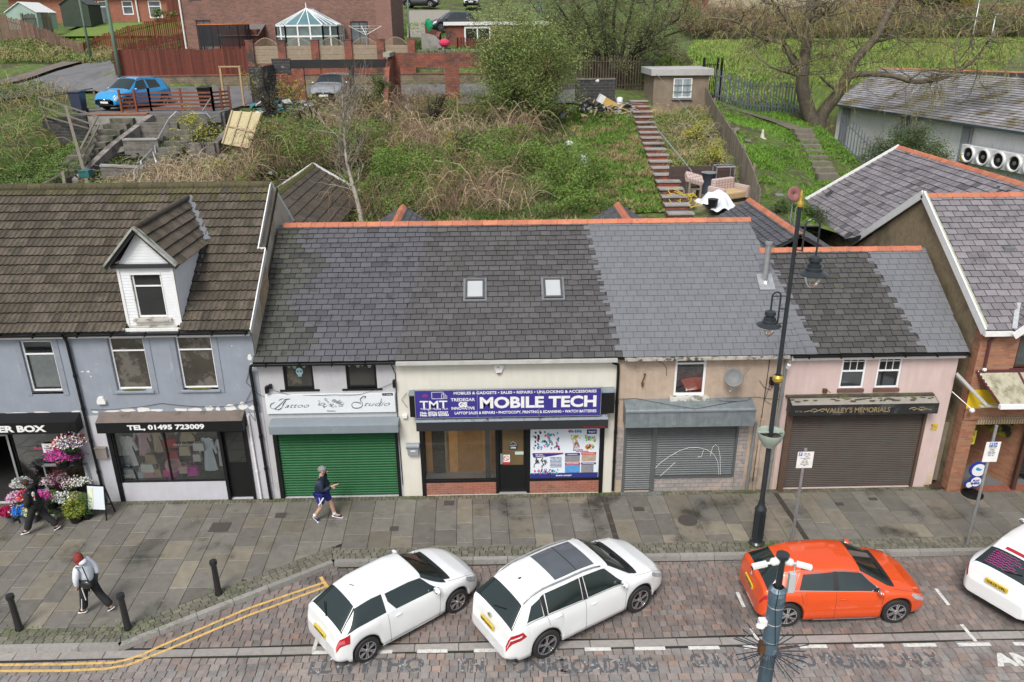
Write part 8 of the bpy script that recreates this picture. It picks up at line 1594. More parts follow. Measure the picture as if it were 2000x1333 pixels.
# small white hatchback with floating roof
L=3.95; xr=-L/2; xf=L/2
c=Car(L,1.72,1.46,2.46,.80,[(xr,.62),(xr+.04,.72),(xr+.09,.98),(xr+.18,1.03),(xr+.62,1.38),(xr+1.0,1.45),(0,1.46),(.35,1.41),(.85,1.09),(1.0,1.01),(1.35,.96),(1.7,.84),(1.9,.7),(xf,.55)],[(xr,.6),(xr+.1,.9),(xr+.5,.99),(0,.95),(1.0,.92),(1.5,.82),(1.8,.68),(xf,.5)],[(xr,.85),(xr+.15,.8),(xr+.62,.6),(-.6,.64),(.4,.64),(.9,.76),(1.4,.8),(xf,.65)],rw=.31,ends=(.72,.6))
def ex(c,o):
    for sg in(0,1): c.patch([(q[0],6-q[1] if sg else q[1]) for q in((-1.74,1.02),(-.72,1.1),(-.7,1.97),(-1.36,1.99))],.005,8,6).build('quarter_window',m_cglass,o,smooth=True)
    b=MB(); 
    for sg in(0,1): c.line([(-.9,.17 if not sg else 5.83),(.75,.17 if not sg else 5.83)],.014,.0,b)
    b.build('side_strip',m_chrome,o)
    for sg in(0,1): c.patch([(q[0],6-q[1] if sg else q[1]) for q in((-.66,.98),(-.45,.98),(-.62,1.55),(-.68,1.55))],.008,6,6).build('shark_fin_pillar',P_white,o,smooth=True)
    for sg in(0,1): c.patch([(q[0],6-q[1] if sg else q[1]) for q in((xr+.03,.74),(xr+.2,.72),(xr+.2,.84),(xr+.03,.86))],.009,5,5).build('lamp_centre',M('lamp_pink',(.65,.12,.14),.2,.1,coat=1),o,smooth=True)
    b=MB(); q=c.S(-1.05,3); b.tube([q,q+Vector((-.12,0,.1))],.008,5); b.build('aerial',m_black,o); b=MB(); a=c.S(xr+.17,3)+Vector((-.012,-.05,.012)); b.tube([a,a+Vector((.14,.32,.13))],.012,5); b.build('rear_wiper',m_black,o)
    rplate(o,'AO12 DSC',c.xr-.024,.68); b=MB(); a=c.S(1.0,3); b.tube([a+Vector((.0,-.5,.0)),a+Vector((-.08,.0,.06))],.01,5); b.tube([a+Vector((0,.1,.01)),a+Vector((-.08,.6,.03))],.01,5); b.build('wiper',m_black,o); c.patch([(.93,2.1),(1.1,2.02),(1.1,3.98),(.93,3.9)],.004,4,16).build('cowl',m_trim,o,smooth=True); b=MB(); b.tube([(c.xr+.02,-.5,.24),(c.xr-.05,-.5,.24)],.035,8); b.build('exhaust',m_chrome,o)
finish(c,'hatchback','small white hatchback with white roof and black wraparound windows, leftmost parked car in the bay','x' and (-2.5,-5.02,gz0),R(38.5),P_white,[[(-.6,1.05),(.72,1.06),(.32,1.9),(-.62,1.92)]],[(.93,1.5),(.34,1.9),(.34,4.1),(.93,4.5)],[(xr+.18,1.9),(xr+.62,1.96),(xr+.62,4.04),(xr+.18,4.1)],[[(1.45,.78),(1.8,.62),(1.86,.86),(1.5,1.0)]],[[(xr+.02,.66),(xr+.3,.68),(xr+.34,.95),(xr+.04,.9)]],[[(-.68,.1),(-.7,1.0)],[(.62,.1),(.72,1.0)],[(1.0,1.6),(1.85,1.3)]],[(-.45,.8)],.55,.68,extra=ex,style=1,rimm=m_rim,spokes=6)
# white sport utility car with glass roof
L=4.64; xr=-L/2; xf=L/2
c=Car(L,1.82,1.70,2.705,.93,[(xr,.62),(xr+.05,.78),(xr+.1,1.06),(xr+.16,1.16),(xr+.62,1.58),(xr+1.05,1.68),(-.2,1.70),(.35,1.66),(.6,1.59),(1.15,1.2),(1.3,1.14),(1.7,1.08),(2.1,.94),(2.25,.8),(xf,.62)],[(xr,.6),(xr+.1,1.0),(xr+.5,1.12),(0,1.06),(1.2,1.03),(1.8,.95),(2.1,.78),(xf,.58)],[(xr,.85),(xr+.15,.85),(xr+.6,.64),(-.6,.68),(.5,.67),(1.15,.78),(1.7,.82),(xf,.66)],sill=.26,rw=.36,ends=(.74,.64))
def ex(c,o):
    for sg in(0,1):
        c.patch([(q[0],6-q[1] if sg else q[1]) for q in((-1.82,1.12),(-1.38,1.1),(-1.36,1.82),(-1.6,1.72))],.005,8,6).build('quarter_window',m_cglass,o,smooth=True); b=MB(); c.line([(q[0],6-q[1] if sg else q[1]) for q in((-1.86,1.06),(.95,1.04))],.009,.004,b); b.build('window_trim',m_chrome,o)
        c.patch([(q[0],6-q[1] if sg else q[1]) for q in((-1.36,1.05),(-1.27,1.05),(-1.25,1.9),(-1.36,1.85))],.006,4,6).build('pillar_panel',m_trim,o,smooth=True); c.patch([(q[0],6-q[1] if sg else q[1]) for q in((-.3,1.06),(-.18,1.06),(-.2,1.92),(-.28,1.92))],.006,4,6).build('pillar_panel',m_trim,o,smooth=True)
        c.patch([(q[0],6-q[1] if sg else q[1]) for q in((xr+.04,.74),(xr+.34,.76),(xr+.36,.8),(xr+.04,.78))],.012,5,5).build('lamp_strip',m_white,o,smooth=True)
    c.patch([(-.85,2.42),(.25,2.42),(.25,3.58),(-.85,3.58)],.006,14,14).build('glass_roof',M('roof_glass',(.09,.1,.115),.08,.2,2,spec=.8),o,smooth=True); b=MB(); c.line([(-.25,2.42),(-.25,3.58)],.008,.008,b); b.build('roof_glass_bar',m_black,o)
    b=MB(); q=c.S(-1.45,3); b.ball(q,.03,8,6,(1.6,.6,1)); b.tube([q,q+Vector((-.06,0,.06))],.006,5); b.build('aerial',m_black,o); b=MB(); a=c.S(xr+.2,3)+Vector((-.012,.0,.012)); b.tube([a,a+Vector((.1,-.34,.09))],.013,5); b.build('rear_wiper',m_black,o)
    rplate(o,'KN16 SVX',c.xr-.024,.82); b=MB(); a=c.S(1.3,3); b.tube([a+Vector((.0,-.55,.0)),a+Vector((-.1,.05,.06))],.012,5); b.tube([a+Vector((0,.1,.01)),a+Vector((-.1,.65,.03))],.012,5); b.build('wiper',m_black,o); c.patch([(1.2,2.06),(1.38,2.0),(1.38,4.0),(1.2,3.94)],.004,4,16).build('cowl',m_trim,o,smooth=True)
    b=MB(); b.lathe([(.06,0),(.06,.015),(.001,.015)],(c.xr+.06,0,1.0),16,Matrix.Rotation(-PI/2,4,'Y')); b.build('round_badge',m_chrome,o)
finish(c,'suv','large white SUV with glass roof, silver rails and dark rear window','x' and (1.65,-5.04,gz0),R(31.4),P_white,[[(-1.25,1.1),(-.31,1.08),(-.3,1.92),(-1.22,1.9)],[(-.16,1.08),(.95,1.08),(.45,1.92),(-.18,1.92)]],[(1.2,2.02),(.56,2.04),(.56,3.96),(1.2,3.98)],[(xr+.15,2.0),(xr+.53,2.06),(xr+.53,3.94),(xr+.15,4.0)],[[(1.75,.8),(2.15,.7),(2.2,.86),(1.8,.98)]],[[(xr+.02,.62),(xr+.46,.7),(xr+.38,.86),(xr+.03,.9)]],[[(-.24,.08),(-.24,1.0)],[(.88,.08),(.98,1.0)],[(-1.24,.45),(-1.3,1.0)],[(1.3,1.6),(2.1,1.2)]],[(-1.0,.78),(-.02,.78)],.8,.82,extra=ex,roofrail=(-1.75,.35),clad=True,spokes=5,style=0)
# orange red hatchback
L=4.05; xr=-L/2; xf=L/2
c=Car(L,1.8,1.44,2.58,.82,[(xr,.6),(xr+.04,.74),(xr+.08,.93),(xr+.16,1.0),(xr+.55,1.32),(xr+.95,1.41),(-.1,1.44),(.3,1.40),(.95,1.05),(1.1,.98),(1.5,.92),(1.8,.8),(1.95,.66),(xf,.52)],[(xr,.58),(xr+.1,.88),(xr+.5,.97),(0,.92),(1.1,.89),(1.6,.8),(1.85,.66),(xf,.48)],[(xr,.82),(xr+.15,.82),(xr+.5,.58),(-.6,.64),(.3,.63),(.95,.76),(1.4,.78),(xf,.6)],sill=.18,rw=.325,ends=(.7,.58))
def ex(c,o):
    for sg in(0,1):
        b=MB(); F_=lambda q:(q[0],6-q[1] if sg else q[1]); c.line([F_(q) for q in((-1.28,1.1),(.95,1.03))],.009,.004,b); c.line([F_(q) for q in((-1.28,1.1),(-1.1,1.9),(-.3,1.97),(.35,1.94),(.95,1.03))],.007,.004,b); b.build('window_trim',m_chrome,o); b=MB(); c.line([F_((-.75,.14)),F_((.85,.14))],.02,.0,b); b.build('side_strip',m_grey,o)
        c.patch([F_(q) for q in((-.36,1.06),(-.22,1.06),(-.22,1.93),(-.32,1.93))],.006,4,6).build('pillar_panel',m_trim,o,smooth=True)
    rplate(o,'LA22 ENU',c.xr-.024,.66); b=MB(); q=c.S(1.05,3); b.tube([q+Vector((.0,-.5,.0)),q+Vector((-.08,.05,.05))],.01,5); b.build('wiper',m_black,o); c.patch([(1.0,2.06),(1.15,2.02),(1.15,3.98),(1.0,3.94)],.004,4,16).build('cowl',m_trim,o,smooth=True); b=MB(); a=c.S(xr+.25,3); b.ball(a+Vector((-.06,0,.0)),.001); b=MB(); b.lathe([(.06,0),(.06,.012),(.03,.012)],(c.xr+.03,0,.88),4,Matrix.Rotation(-PI/2,4,'Y')); b.build('diamond_badge',m_chrome,o)
finish(c,'hatchback','bright orange red hatchback behind the camera pole','x' and (7.99,-4.79,gz0),R(1),P_red,[[(-1.15,1.13),(-.36,1.08),(-.32,1.92),(-1.02,1.85)],[(-.22,1.08),(.9,1.08),(.36,1.9),(-.22,1.92)]],[(1.0,2.03),(.32,2.04),(.32,3.96),(1.0,3.97)],[(xr+.17,2.04),(xr+.55,2.1),(xr+.55,3.9),(xr+.17,3.96)],[[(1.5,.76),(1.9,.66),(1.93,.84),(1.55,.95)]],[[(xr+.02,.74),(xr+.36,.8),(xr+.36,.9),(xr+.03,.9)]],[[(-.28,.06),(-.28,1.0)],[(.78,.06),(.85,1.0)],[(-1.05,.4),(-1.12,1.0)],[(1.1,1.6),(1.85,1.2)]],[(-.1,.76)],.72,.66,extra=ex,spokes=6,style=1)
# white crossover at the right edge
L=4.13; xr=-L/2; xf=L/2
c=Car(L,1.77,1.57,2.53,.84,[(xr,.66),(xr+.05,.8),(xr+.1,1.02),(xr+.2,1.1),(xr+.6,1.45),(xr+1.0,1.54),(-.1,1.57),(.3,1.52),(.95,1.15),(1.1,1.1),(1.5,1.05),(1.85,.9),(xf,.6)],[(xr,.62),(xr+.1,.95),(xr+.5,1.05),(0,1.0),(1.1,.98),(1.6,.92),(1.85,.78),(xf,.55)],[(xr,.8),(xr+.15,.8),(xr+.6,.64),(-.6,.7),(.3,.69),(.95,.82),(1.4,.8),(xf,.62)],sill=.24,rw=.34,ends=(.72,.62))
def ex(c,o):
    m_pink=M('pink_sticker',(.7,.06,.4),.5,.1); rplate(o,'VA15 VPL',c.xr-.024,.84)
    for k in range(7):
        b=MB(); x=xr+.26+.045*k; c.line([(x+.012*math.sin(j*2.3+k),2.5+.035*j) for j in range(16+(k*5)%7)],.0045,.008,b,3); b.build('pink_lettering',m_pink,o)
    c.patch([(xr+.62,2.7),(xr+.72,2.7),(xr+.72,3.3),(xr+.62,3.3)],.012,3,8).build('high_brake_light',m_tail,o); b=MB(); a=c.S(xr+.24,3)+Vector((-.012,.0,.014)); b.tube([a,a+Vector((.08,-.34,.07))],.013,5); b.build('rear_wiper',m_black,o)
finish(c,'crossover','white crossover with pink lettering on its rear window','x' and (13.42,-4.4,gz0),R(29),P_white,[[(-1.15,1.13),(-.36,1.08),(-.32,1.92),(-1.0,1.8)],[(-.22,1.08),(.9,1.08),(.36,1.9),(-.22,1.92)]],[(1.0,2.03),(.32,2.04),(.32,3.96),(1.0,3.97)],[(xr+.19,2.04),(xr+.58,2.1),(xr+.58,3.9),(xr+.19,3.96)],[[(1.5,.76),(1.9,.66),(1.93,.84),(1.55,.95)]],[[(xr+.03,.76),(xr+.5,.9),(xr+.3,1.0),(xr+.03,.97)]],[[(-.28,.06),(-.28,1.0)],[(-1.05,.4),(-1.12,1.0)]],[(-.1,.76)],.72,.84,extra=ex,clad=True)
# blue car on the parking place, silver car in the garage, cars further up
def simplecar(name,label,loc,rz,paint,L=4.08,W=1.75,H=1.6,rail=False,hi=True,grille=True,group=None,cat='car'):
    xr=-L/2;xf=L/2
    c=Car(L,W,H,L*.63,.82,[(xr,.66),(xr+.05,.85),(xr+.12,1.0),(xr+.2,1.08),(xr+.5,H-.1),(xr+.9,H-.02),(-.1,H),(.3,H-.05),(.95,1.1),(1.1,1.03),(1.6,.97),(1.85,.86),(xf,.6)],[(xr,.62),(xr+.1,.92),(xr+.5,1.0),(0,.95),(1.1,.93),(1.6,.88),(1.85,.76),(xf,.55)],[(xr,.85),(xr+.15,.85),(xr+.55,.7),(.3,.7),(.95,.84),(1.4,.82),(xf,.7)],sill=.24,rw=.32,ends=(.75,.72))
    def ex(c,o):
        if grille:
            b=MB(); x=c.xf; b.box(x-.02,x+.012,-.42,.42,.5,.6); b.build('grille',m_trim,o); b=MB(); b.box(x-.02,x+.014,-.5,.5,.28,.36); b.build('lower_grille',m_trim,o); b=MB(); b.box(x,x+.02,-.26,.26,.39,.49); b.build('front_plate',m_white,o); b=MB(); b.ball((x+.012,0,.55),.05,8,6,(.3,1.1,1)); b.build('front_badge',m_chrome,o)
    return finish(c,name,label,loc,rz,paint,[[(-1.2,1.1),(-.36,1.08),(-.32,1.92),(-1.05,1.85)],[(-.22,1.08),(.9,1.08),(.36,1.9),(-.22,1.92)]],[(1.0,2.03),(.32,2.04),(.32,3.96),(1.0,3.97)],[(xr+.2,2.04),(xr+.5,2.1),(xr+.5,3.9),(xr+.2,3.96)],[[(1.6,.72),(1.98,.6),(2.0,.92),(1.65,.97)]],[[(xr+.03,.7),(xr+.25,.7),(xr+.25,1.0),(xr+.03,.97)]],[[(-.28,.06),(-.28,1.0)],[(.78,.06),(.85,1.0)]] if hi else [],[(-.1,.76)] if hi else [],.72,.75,extra=ex,hi=hi,roofrail=rail,group=group,cat=cat)
simplecar('hatchback','bright blue hatchback with roof bars parked above the left steps',(-19.55,24.9,8.995),R(-112),P_blue,rail=(-1.2,.3)); simplecar('estate_car','silver grey car standing inside the burnt garage shell',(-9.2,27.3,9.08),R(-94),P_silver,4.4,1.78,1.5)
simplecar('parked_car','dark car with silver bonnet behind railings at the far top',(-8.0,76,interp(76,ZL)+.1),R(-10),P_dark,hi=False); simplecar('parked_car','black estate car beside the flat roofed brick building',(-3.6,54,interp(54,ZL)+.1),R(200),P_dark,hi=False); simplecar('parked_van','white car facing the camera at the far top behind the brick building',(-2.3,74,interp(74,ZL)+.3),R(-92),carpaint('far_white_paint',(.6,.62,.64)),hi=False,H=1.8); simplecar('parked_car','small red car at the far top right by the yellow bush',(66,80,interp(80,ZRr)+.5),R(180),P_red,hi=False)
# ================================================================ STREET FURNITURE
m_post=M('dark_green_black_paint',(.022,.028,.032),.35,.15,coat=.3); m_goldp=M('gold_paint',(.45,.3,.06),.4,.15,metal=.4)
LX,LY=6.88,-2.65; LP=thing('street_lamp','tall black ornate lamp post with two hanging lanterns and a flower basket ring','street lamp',(LX,LY,0))
b=MB(); b.lathe([(.2,0),(.2,.05),(.15,.1),(.14,.2),(.135,1.0),(.155,1.06),(.15,1.12),(.1,1.2),(.085,1.3)],(LX,LY,0),20); b.build('base',m_post,LP,auto=True)
for k in range(10): a=k*PI/5; b=MB(); b.bar((LX+.138*math.cos(a),LY+.138*math.sin(a),.2),(LX+.138*math.cos(a),LY+.138*math.sin(a),.98),.025); b.build('flute',m_post,LP)
b=MB(); b.lathe([(.085,1.25),(.066,1.4),(.06,4.8),(.055,5.0),(.048,9.0),(.048,9.2)],(LX,LY,0),16); b.build('pole',m_post,LP,auto=True); b=MB(); b.lathe([(.085,4.78),(.13,4.84),(.13,4.92),(.085,4.98)],(LX,LY,0),18); b.build('gold_collar',m_goldp,LP,auto=True); b=MB(); b.lathe([(.07,9.15),(.08,9.25),(.035,9.3),(.06,9.38),(.02,9.5),(.001,9.54)],(LX,LY,0),14); b.build('finial',m_goldp,LP,smooth=True)
def lantern(sx,x,z,s,zb,ztop):
    P=[(LX+sx*.05,LY,zb),(LX+sx*.2,LY,zb+.05)]; 
    a0=LX+sx*.18; b=MB(); xm=(a0+x)/2; rr=abs(x-a0)/2
    b.tube([(a0,LY,zb-.4)]+[(xm-sx*rr*math.cos(k*PI/10),LY,ztop-rr+rr*math.sin(k*PI/10)) for k in range(11)]+[(x,LY,z+.42*s)],.022,7); b.tube([(LX,LY,zb),(a0,LY,zb)],.02,6); b.tube([(LX,LY,zb-.35),(a0,LY,zb-.38)],.016,6); b.tube([(LX,LY,ztop-rr),(x,LY,ztop-rr*1.0)],.018,6); b.build('bracket_arm',m_post,LP,auto=True)
    b=MB(); b.lathe([(.34,0),(.345,.015),(.25,.06),(.2,.09),(.2,.15),(.165,.17),(.165,.25),(.12,.27),(.12,.3),(.16,.33),(.15,.42),(.05,.46),(.001,.46)],(x,LY,z),24) if s==1 else b.lathe([(q*s,w*s) for q,w in[(.34,0),(.345,.015),(.25,.06),(.2,.09),(.2,.15),(.165,.17),(.165,.25),(.12,.27),(.12,.3),(.16,.33),(.15,.42),(.05,.46),(.001,.46)]],(x,LY,z),24)
    ln=b.build('lantern',m_post,LP,auto=True); b=MB(); b.lathe([(.19*s,0),(.19*s,-.06*s),(.16*s,-.2*s),(.09*s,-.31*s),(.001,-.34*s)],(x,LY,z),20); b.build('glass_bowl',glass('lantern_glass',(.93,.94,.9),.8),LP,smooth=True).parent=ln
    b=MB(); b.ball((x,LY,z-.1*s),.07*s,8,6); b.build('bulb',M('frosted_bulb',(.7,.68,.6),.5,.05),LP,smooth=True).parent=ln
lantern(1,7.4,7.55,1.,8.5,8.86); lantern(-1,6.5,6.28,.85,6.7,7.12)
b=MB(); b.lathe([(.001,3.0),(.16,3.0),(.26,3.2),(.31,3.38),(.33,3.4),(.33,3.37),(.28,3.2),(.17,3.03)],(LX+.0,LY,0),26); bk=tag(b.build('hanging_planter',M('sage_green_plastic',(.33,.4,.35),.6,.15,4),None,loc=(LX,LY,3.0),auto=True),'empty sage green planter bowl clamped round the lamp post','planter'); b=MB(); b.lathe([(.28,3.27),(.001,3.27)],(LX,LY,0),20); b.build('soil',M('planter_soil',(.06,.045,.03),.95,.3),bk,loc=(LX,LY,3.0)); b=MB(); b.box(LX-.34,LX+.34,LY-.03,LY+.03,3.38,3.41); b.build('clamp_bar',MC['sage_green_plastic'],bk,loc=(LX,LY,3.0))
o=thing('satellite_dish','small rusty red round dish on a thin mast behind the lamp post','satellite dish',(10.6,7.5,5.2)); b=MB(); b.lathe([(.27,.03),(.26,.045),(.15,.01),(.001,0)],(10.55,7.4,7.4),20,Matrix.Rotation(R(75),4,'X')@Matrix.Rotation(R(10),4,'Y')); b.build('dish',M('rusty_red_dish',(.24,.1,.09),.6,.2,6),o,smooth=True,solid=.01); b=MB(); b.tube([(10.6,7.55,4.8),(10.57,7.5,7.35)],.025,6); b.tube([(10.75,7.55,4.8),(10.72,7.5,6.9)],.02,6); b.tube([(10.57,7.5,7.1),(10.1,7.4,7.38)],.015,5); b.box(9.9,10.15,7.3,7.5,7.36,7.4); b.build('mast',m_galv,o)
# CCTV pole in the foreground
PX,PY=3.05,-13.2; CP=thing('cctv_pole','blue grey camera pole with white cameras and a spiked wire collar in the foreground','camera pole',(PX,PY,0)); m_pp=M('blue_grey_pole',(.09,.14,.18),.4,.25,3,stain=((.28,.34,.38),5,.58,.7),stain2=((.12,.14,.08),2,.6,.75),metal=.2)
b=MB(); b.lathe([(.14,0),(.13,.5),(.085,1.5),(.082,6.25),(.093,6.27),(.093,6.32),(.088,7.05),(.096,7.06),(.096,7.2),(.06,7.24)],(PX,PY,0),22); b.build('pole',m_pp,CP,auto=True); b=MB(); b.lathe([(.036,7.2),(.036,7.62),(.07,7.63),(.07,7.67),(.001,7.67)],(PX,PY,0),14); b.build('top_pole',m_post,CP,auto=True); b=MB()
for z in(6.5,6.75,6.98): b.lathe([(.09,z),(.094,z+.008),(.09,z+.016)],(PX,PY,0),18)
b.build('steel_bands',m_galv,CP)
m_spk=M('steel_spike',(.05,.065,.085),.4,.2,metal=.4); random.seed(2)
for k in range(28):
    a=2*PI*k/28+.05; l=.43*random.uniform(.85,1.08); b=MB(); b.bar((PX+.09*math.cos(a),PY+.09*math.sin(a),6.34),(PX+l*math.cos(a),PY+l*math.sin(a),6.34+random.uniform(-.04,.05)),.007,.01); b.build('spike',m_spk,CP)
b=MB(); b.tube([(PX+.3*math.cos(k*PI/18),PY+.3*math.sin(k*PI/18),6.345) for k in range(37)],.0025,4); b.build('wire_ring',m_galv,CP); b=MB(); b.box(PX-.13,PX-.06,PY-.06,PY+.02,6.32,6.48); b.bar((PX-.1,PY-.04,6.36),(PX-.14,PY-.14,6.3),.02); b.build('rusty_bracket',MC['rust'],CP)
def cam_(p,dx,dy,l,label,bl=False):
    o=thing('security_camera',label,'camera',p); p=Vector(p); d=Vector((dx,dy,-.18)).normalized(); b=MB(); b.bar(p,p+d*l,.062,.055); b.build('housing',m_white,o,bevel=.012); b=MB(); b.bar(p+d*l*.3-Vector((0,0,.03)),p+d*(l+.004)-Vector((0,0,.012)),.05,.03); b.build('lens_hood',m_black,o,bevel=.006); b=MB(); b.tube([(PX+(.03 if dx>0 else -.03),PY,p.z+.02),p+Vector((0,0,.0))],.016,8); b.ball((PX+(.09 if dx>0 else -.09),PY,p.z+.02),.045,12,8); b.ball((PX+(.06 if dx>0 else -.06),PY,p.z+.03),.04,12,8,(1,1,1.3)); b.build('mount',m_white,o,smooth=True); return o
cam_((PX-.16,PY,7.55),-1,-.1,.17,'white bullet camera pointing left at the top of the foreground pole'); cam_((PX+.16,PY,7.54),1,-.25,.17,'white bullet camera pointing right at the top of the foreground pole')
o=thing('security_camera','white dome camera low on the left side of the foreground pole','camera',(PX-.15,PY,6.72)); b=MB(); b.box(PX-.17,PX-.08,PY-.05,PY+.03,6.72,6.8); b.build('housing',m_white,o,bevel=.01); b=MB(); b.ball((PX-.15,PY-.03,6.72),.045,12,8,(1.2,1,.8)); b.build('dome',m_white,o,smooth=True); b=MB(); b.ball((PX-.16,PY-.05,6.7),.022,8,6); b.build('lens',m_black,o)
b=MB(); b.box(PX+.1,PX+.17,PY-.03,PY+.03,7.17,7.42); b.tube([(PX+.15,PY,7.42),(PX+.15,PY,7.53)],.006,5); tag(b.build('aerial_box',M('pale_grey_box',(.5,.52,.53),.5,.1),None,loc=(PX+.13,PY,7.17),bevel=.008),'pale grey aerial box on the right side of the foreground pole','aerial box')
b=MB(); P=[(PX-.02,PY-.09,7.5),(PX-.04,PY-.1,7.0),(PX+.02,PY-.1,6.5),(PX-.12,PY-.08,6.5),(PX-.17,PY-.05,6.6)]; b.tube(P,.004,4); b.build('loose_cable',m_black,CP)
# parking signs
def psign(x,y,h,pz0,w,hh,label,rows,wheel_=False,tilt=0):
    o=thing('parking_sign',label,'parking sign',(x,y,0)); b=MB(); b.tube([(x,y,0),(x,y,h)],.038,12); b.lathe([(.04,h-.01),(.04,h+.02),(.001,h+.03)],(x,y,0),12); b.build('post',m_galv,o,auto=True); b=MB(); y0=y-.055; b.box(x-w/2,x+w/2,y0,y0+.006,pz0,pz0+hh); pl=b.build('sign_plate',m_white,o,bevel=.004)
    mb2=M('sign_blue',(.02,.14,.5),.4,.05); z=pz0+hh-.09; bx=[(x-w/2+.03,x-w/2+.12)] if not wheel_ else [(x-.1,x-.01),(x+.01,x+.1)]
    for k,(a,c) in enumerate(bx): b=MB(); b.box(a,c,y0-.002,y0,z-.03,z+.07); b.build('blue_square',mb2,o); text('P' if k==0 else '&' if 0 else ('P','e')[k] if False else ('P' if k==0 else 'b'),.09,m_white,o,((a+c)/2,y0-.003,z+.02),off=.003) if k==0 else None
    if wheel_: b=MB(); a=x+.055; b.tube([(a-.01,y0-.004,z+.055),(a-.008,y0-.004,z+.02),(a+.02,y0-.004,z+.018),(a+.03,y0-.004,z-.015)],.005,5); b.tube([(a+.022*math.cos(q),y0-.004,z-.002+.022*math.sin(q)) for q in [2.2+k*.45 for k in range(10)]],.004,5); b.build('wheelchair_symbol',m_white,o)
    for k,r in enumerate(rows): 
        if r: text(r,.036,m_black,o,(x+(.03 if not wheel_ and k<3 else 0),y0-.003,pz0+hh-.05-(.075 if wheel_ else 0)-k*.044),off=.0)
psign(7.86,-2.6,2.84,2.32,.42,.48,'two tone parking sign on a grey post in front of the brown shutter',['Mon - Sat','8 am - 6 pm','1 hour','No return within','1 hour','Mon - Sat','8 am - 6 pm','Permit holders','only']); psign(12.5,-2.86,3.56,2.56,.38,.58,'taller disabled bay parking sign on a grey post near the yellow fascia',['Disabled badge','holders only','3 hours','No return','within 1 hour','At any time','Mon - Sat'],True)
# bollards
m_bol=M('gloss_black_iron',(.012,.013,.015),.25,.1,coat=.5); bb=None
for i,(x,y) in enumerate(((-11.26,-5.36),(-8.73,-5.41),(-7.0,-4.25))):
    lb=['black iron bollard at the left edge of the pavement','black iron bollard at the bend of the kerb','black iron bollard beside the diagonal kerb nearest the white hatchback'][i]
    if bb is None: bb=thing('bollard',lb,'bollard',(0,0,0),group='black bollards along the kerb'); b=MB(); b.lathe([(.095,0),(.095,.05),(.078,.08),(.068,.85),(.07,.88)],(0,0,0),20); b.build('shaft',m_bol,bb,auto=True); b=MB(); b.lathe([(.07,.86),(.092,.89),(.095,.95),(.085,.99),(.05,1.0),(.001,1.0)],(0,0,0),20); b.build('cap',m_bol,bb,auto=True); o=bb
    else: o=dup(bb,label=lb)
    o.location=(x,y,0)
# A board
o=thing('a_board','white A board with a black frame outside the flower shop','A board',(-11.45,-.7,0)); m1=Matrix.Translation((-11.45,-.75,0))@Matrix.Rotation(-.12,4,'Z')
for s,y0 in((1,-.22),(-1,.22)):
    b=MB()
    for x in(-.26,.26): b.bar(m1@Vector((x,y0,0)),m1@Vector((x,0,1.0)),.03,.03)
    b.bar(m1@Vector((-.26,y0*.72,.3)),m1@Vector((.26,y0*.72,.3)),.03,.03); b.bar(m1@Vector((-.26,0,1.0)),m1@Vector((.26,0,1.0)),.03,.03); b.build('frame',m_black,o)
    if s>0: b=MB(); b.quad(m1@Vector((-.25,y0*.73,.32)),m1@Vector((.25,y0*.73,.32)),m1@Vector((.25,-.01,.99)),m1@Vector((-.25,-.01,.99))); b.build('panel',M('board_white',(.6,.66,.7),.4,.05),o,solid=.01); b=MB(); b.quad(m1@Vector((-.22,y0*.62-.02,.4)),m1@Vector((-.08,y0*.62-.02,.4)),m1@Vector((-.08,-.035,.95)),m1@Vector((-.22,-.035,.95))); b.build('pale_notice',M('cream_notice',(.62,.66,.5),.5,.05),o)
# flowers outside the flower shop
def pot(x,y,z,r,label,leaf,bloom=None,h=.2,potm=m_black,n=500,nb=160,bs=.028,ph=.2,name='flower_pot',fl=.8):
    o=thing(name,label,'potted plant',(x,y,z)); b=MB(); b.lathe([(r*.5,0),(r*.62,ph),(r*.68,ph),(r*.6,ph*.9),(.001,ph*.9)],(x,y,z),14); b.build('pot',potm,o,auto=True); C=np.array([x,y,z+ph+h*.5]); 
    u=RNG.normal(size=(n,3)); u/=np.linalg.norm(u,axis=1)[:,None]; u*=RNG.uniform(.3,1,n)[:,None]**.5; P=C+u*np.array([r*1.1,r*.9,h*fl]); qmesh('foliage',leafV(P,.03,.6),m_leaf,o,tv(n,leaf,.35,.15))
    if bloom:
        u=RNG.normal(size=(nb,3)); u[:,2]=np.abs(u[:,2]); u[:,1]-=.5; u/=np.linalg.norm(u,axis=1)[:,None]; P=C+u*RNG.uniform(.65,1.3,(nb,1))*np.array([r*1.25,r*.95,h*fl*1.08]); k=RNG.integers(0,len(bloom),nb); T=np.array(bloom)[k]*RNG.uniform(.75,1.2,nb)[:,None]; V=np.concatenate([leafV(P,bs,1.3),leafV(P,bs,1.3)]); qmesh('blossoms',V,m_leaf,o,np.concatenate([T,T]))
    return o
G1=(.08,.16,.04);Wt=(.75,.75,.72)
b=MB(); b.box(-13.2,-11.95,-.75,-.4,.28,.3); b.box(-13.2,-11.95,-.42,-.1,.62,.64); b.box(-13.2,-11.95,-.15,-.02,1.3,1.32)
for x in(-13.18,-11.98): b.box(x-.02,x+.02,-.73,-.69,0,.3); b.box(x-.02,x+.02,-.38,-.34,0,.64); b.box(x-.02,x+.02,-.1,-.06,0,1.32)
tag(b.build('flower_stand',m_steel,None,loc=(-12.6,-.4,0)),'stepped black metal flower stand under the flower shop window','plant stand')
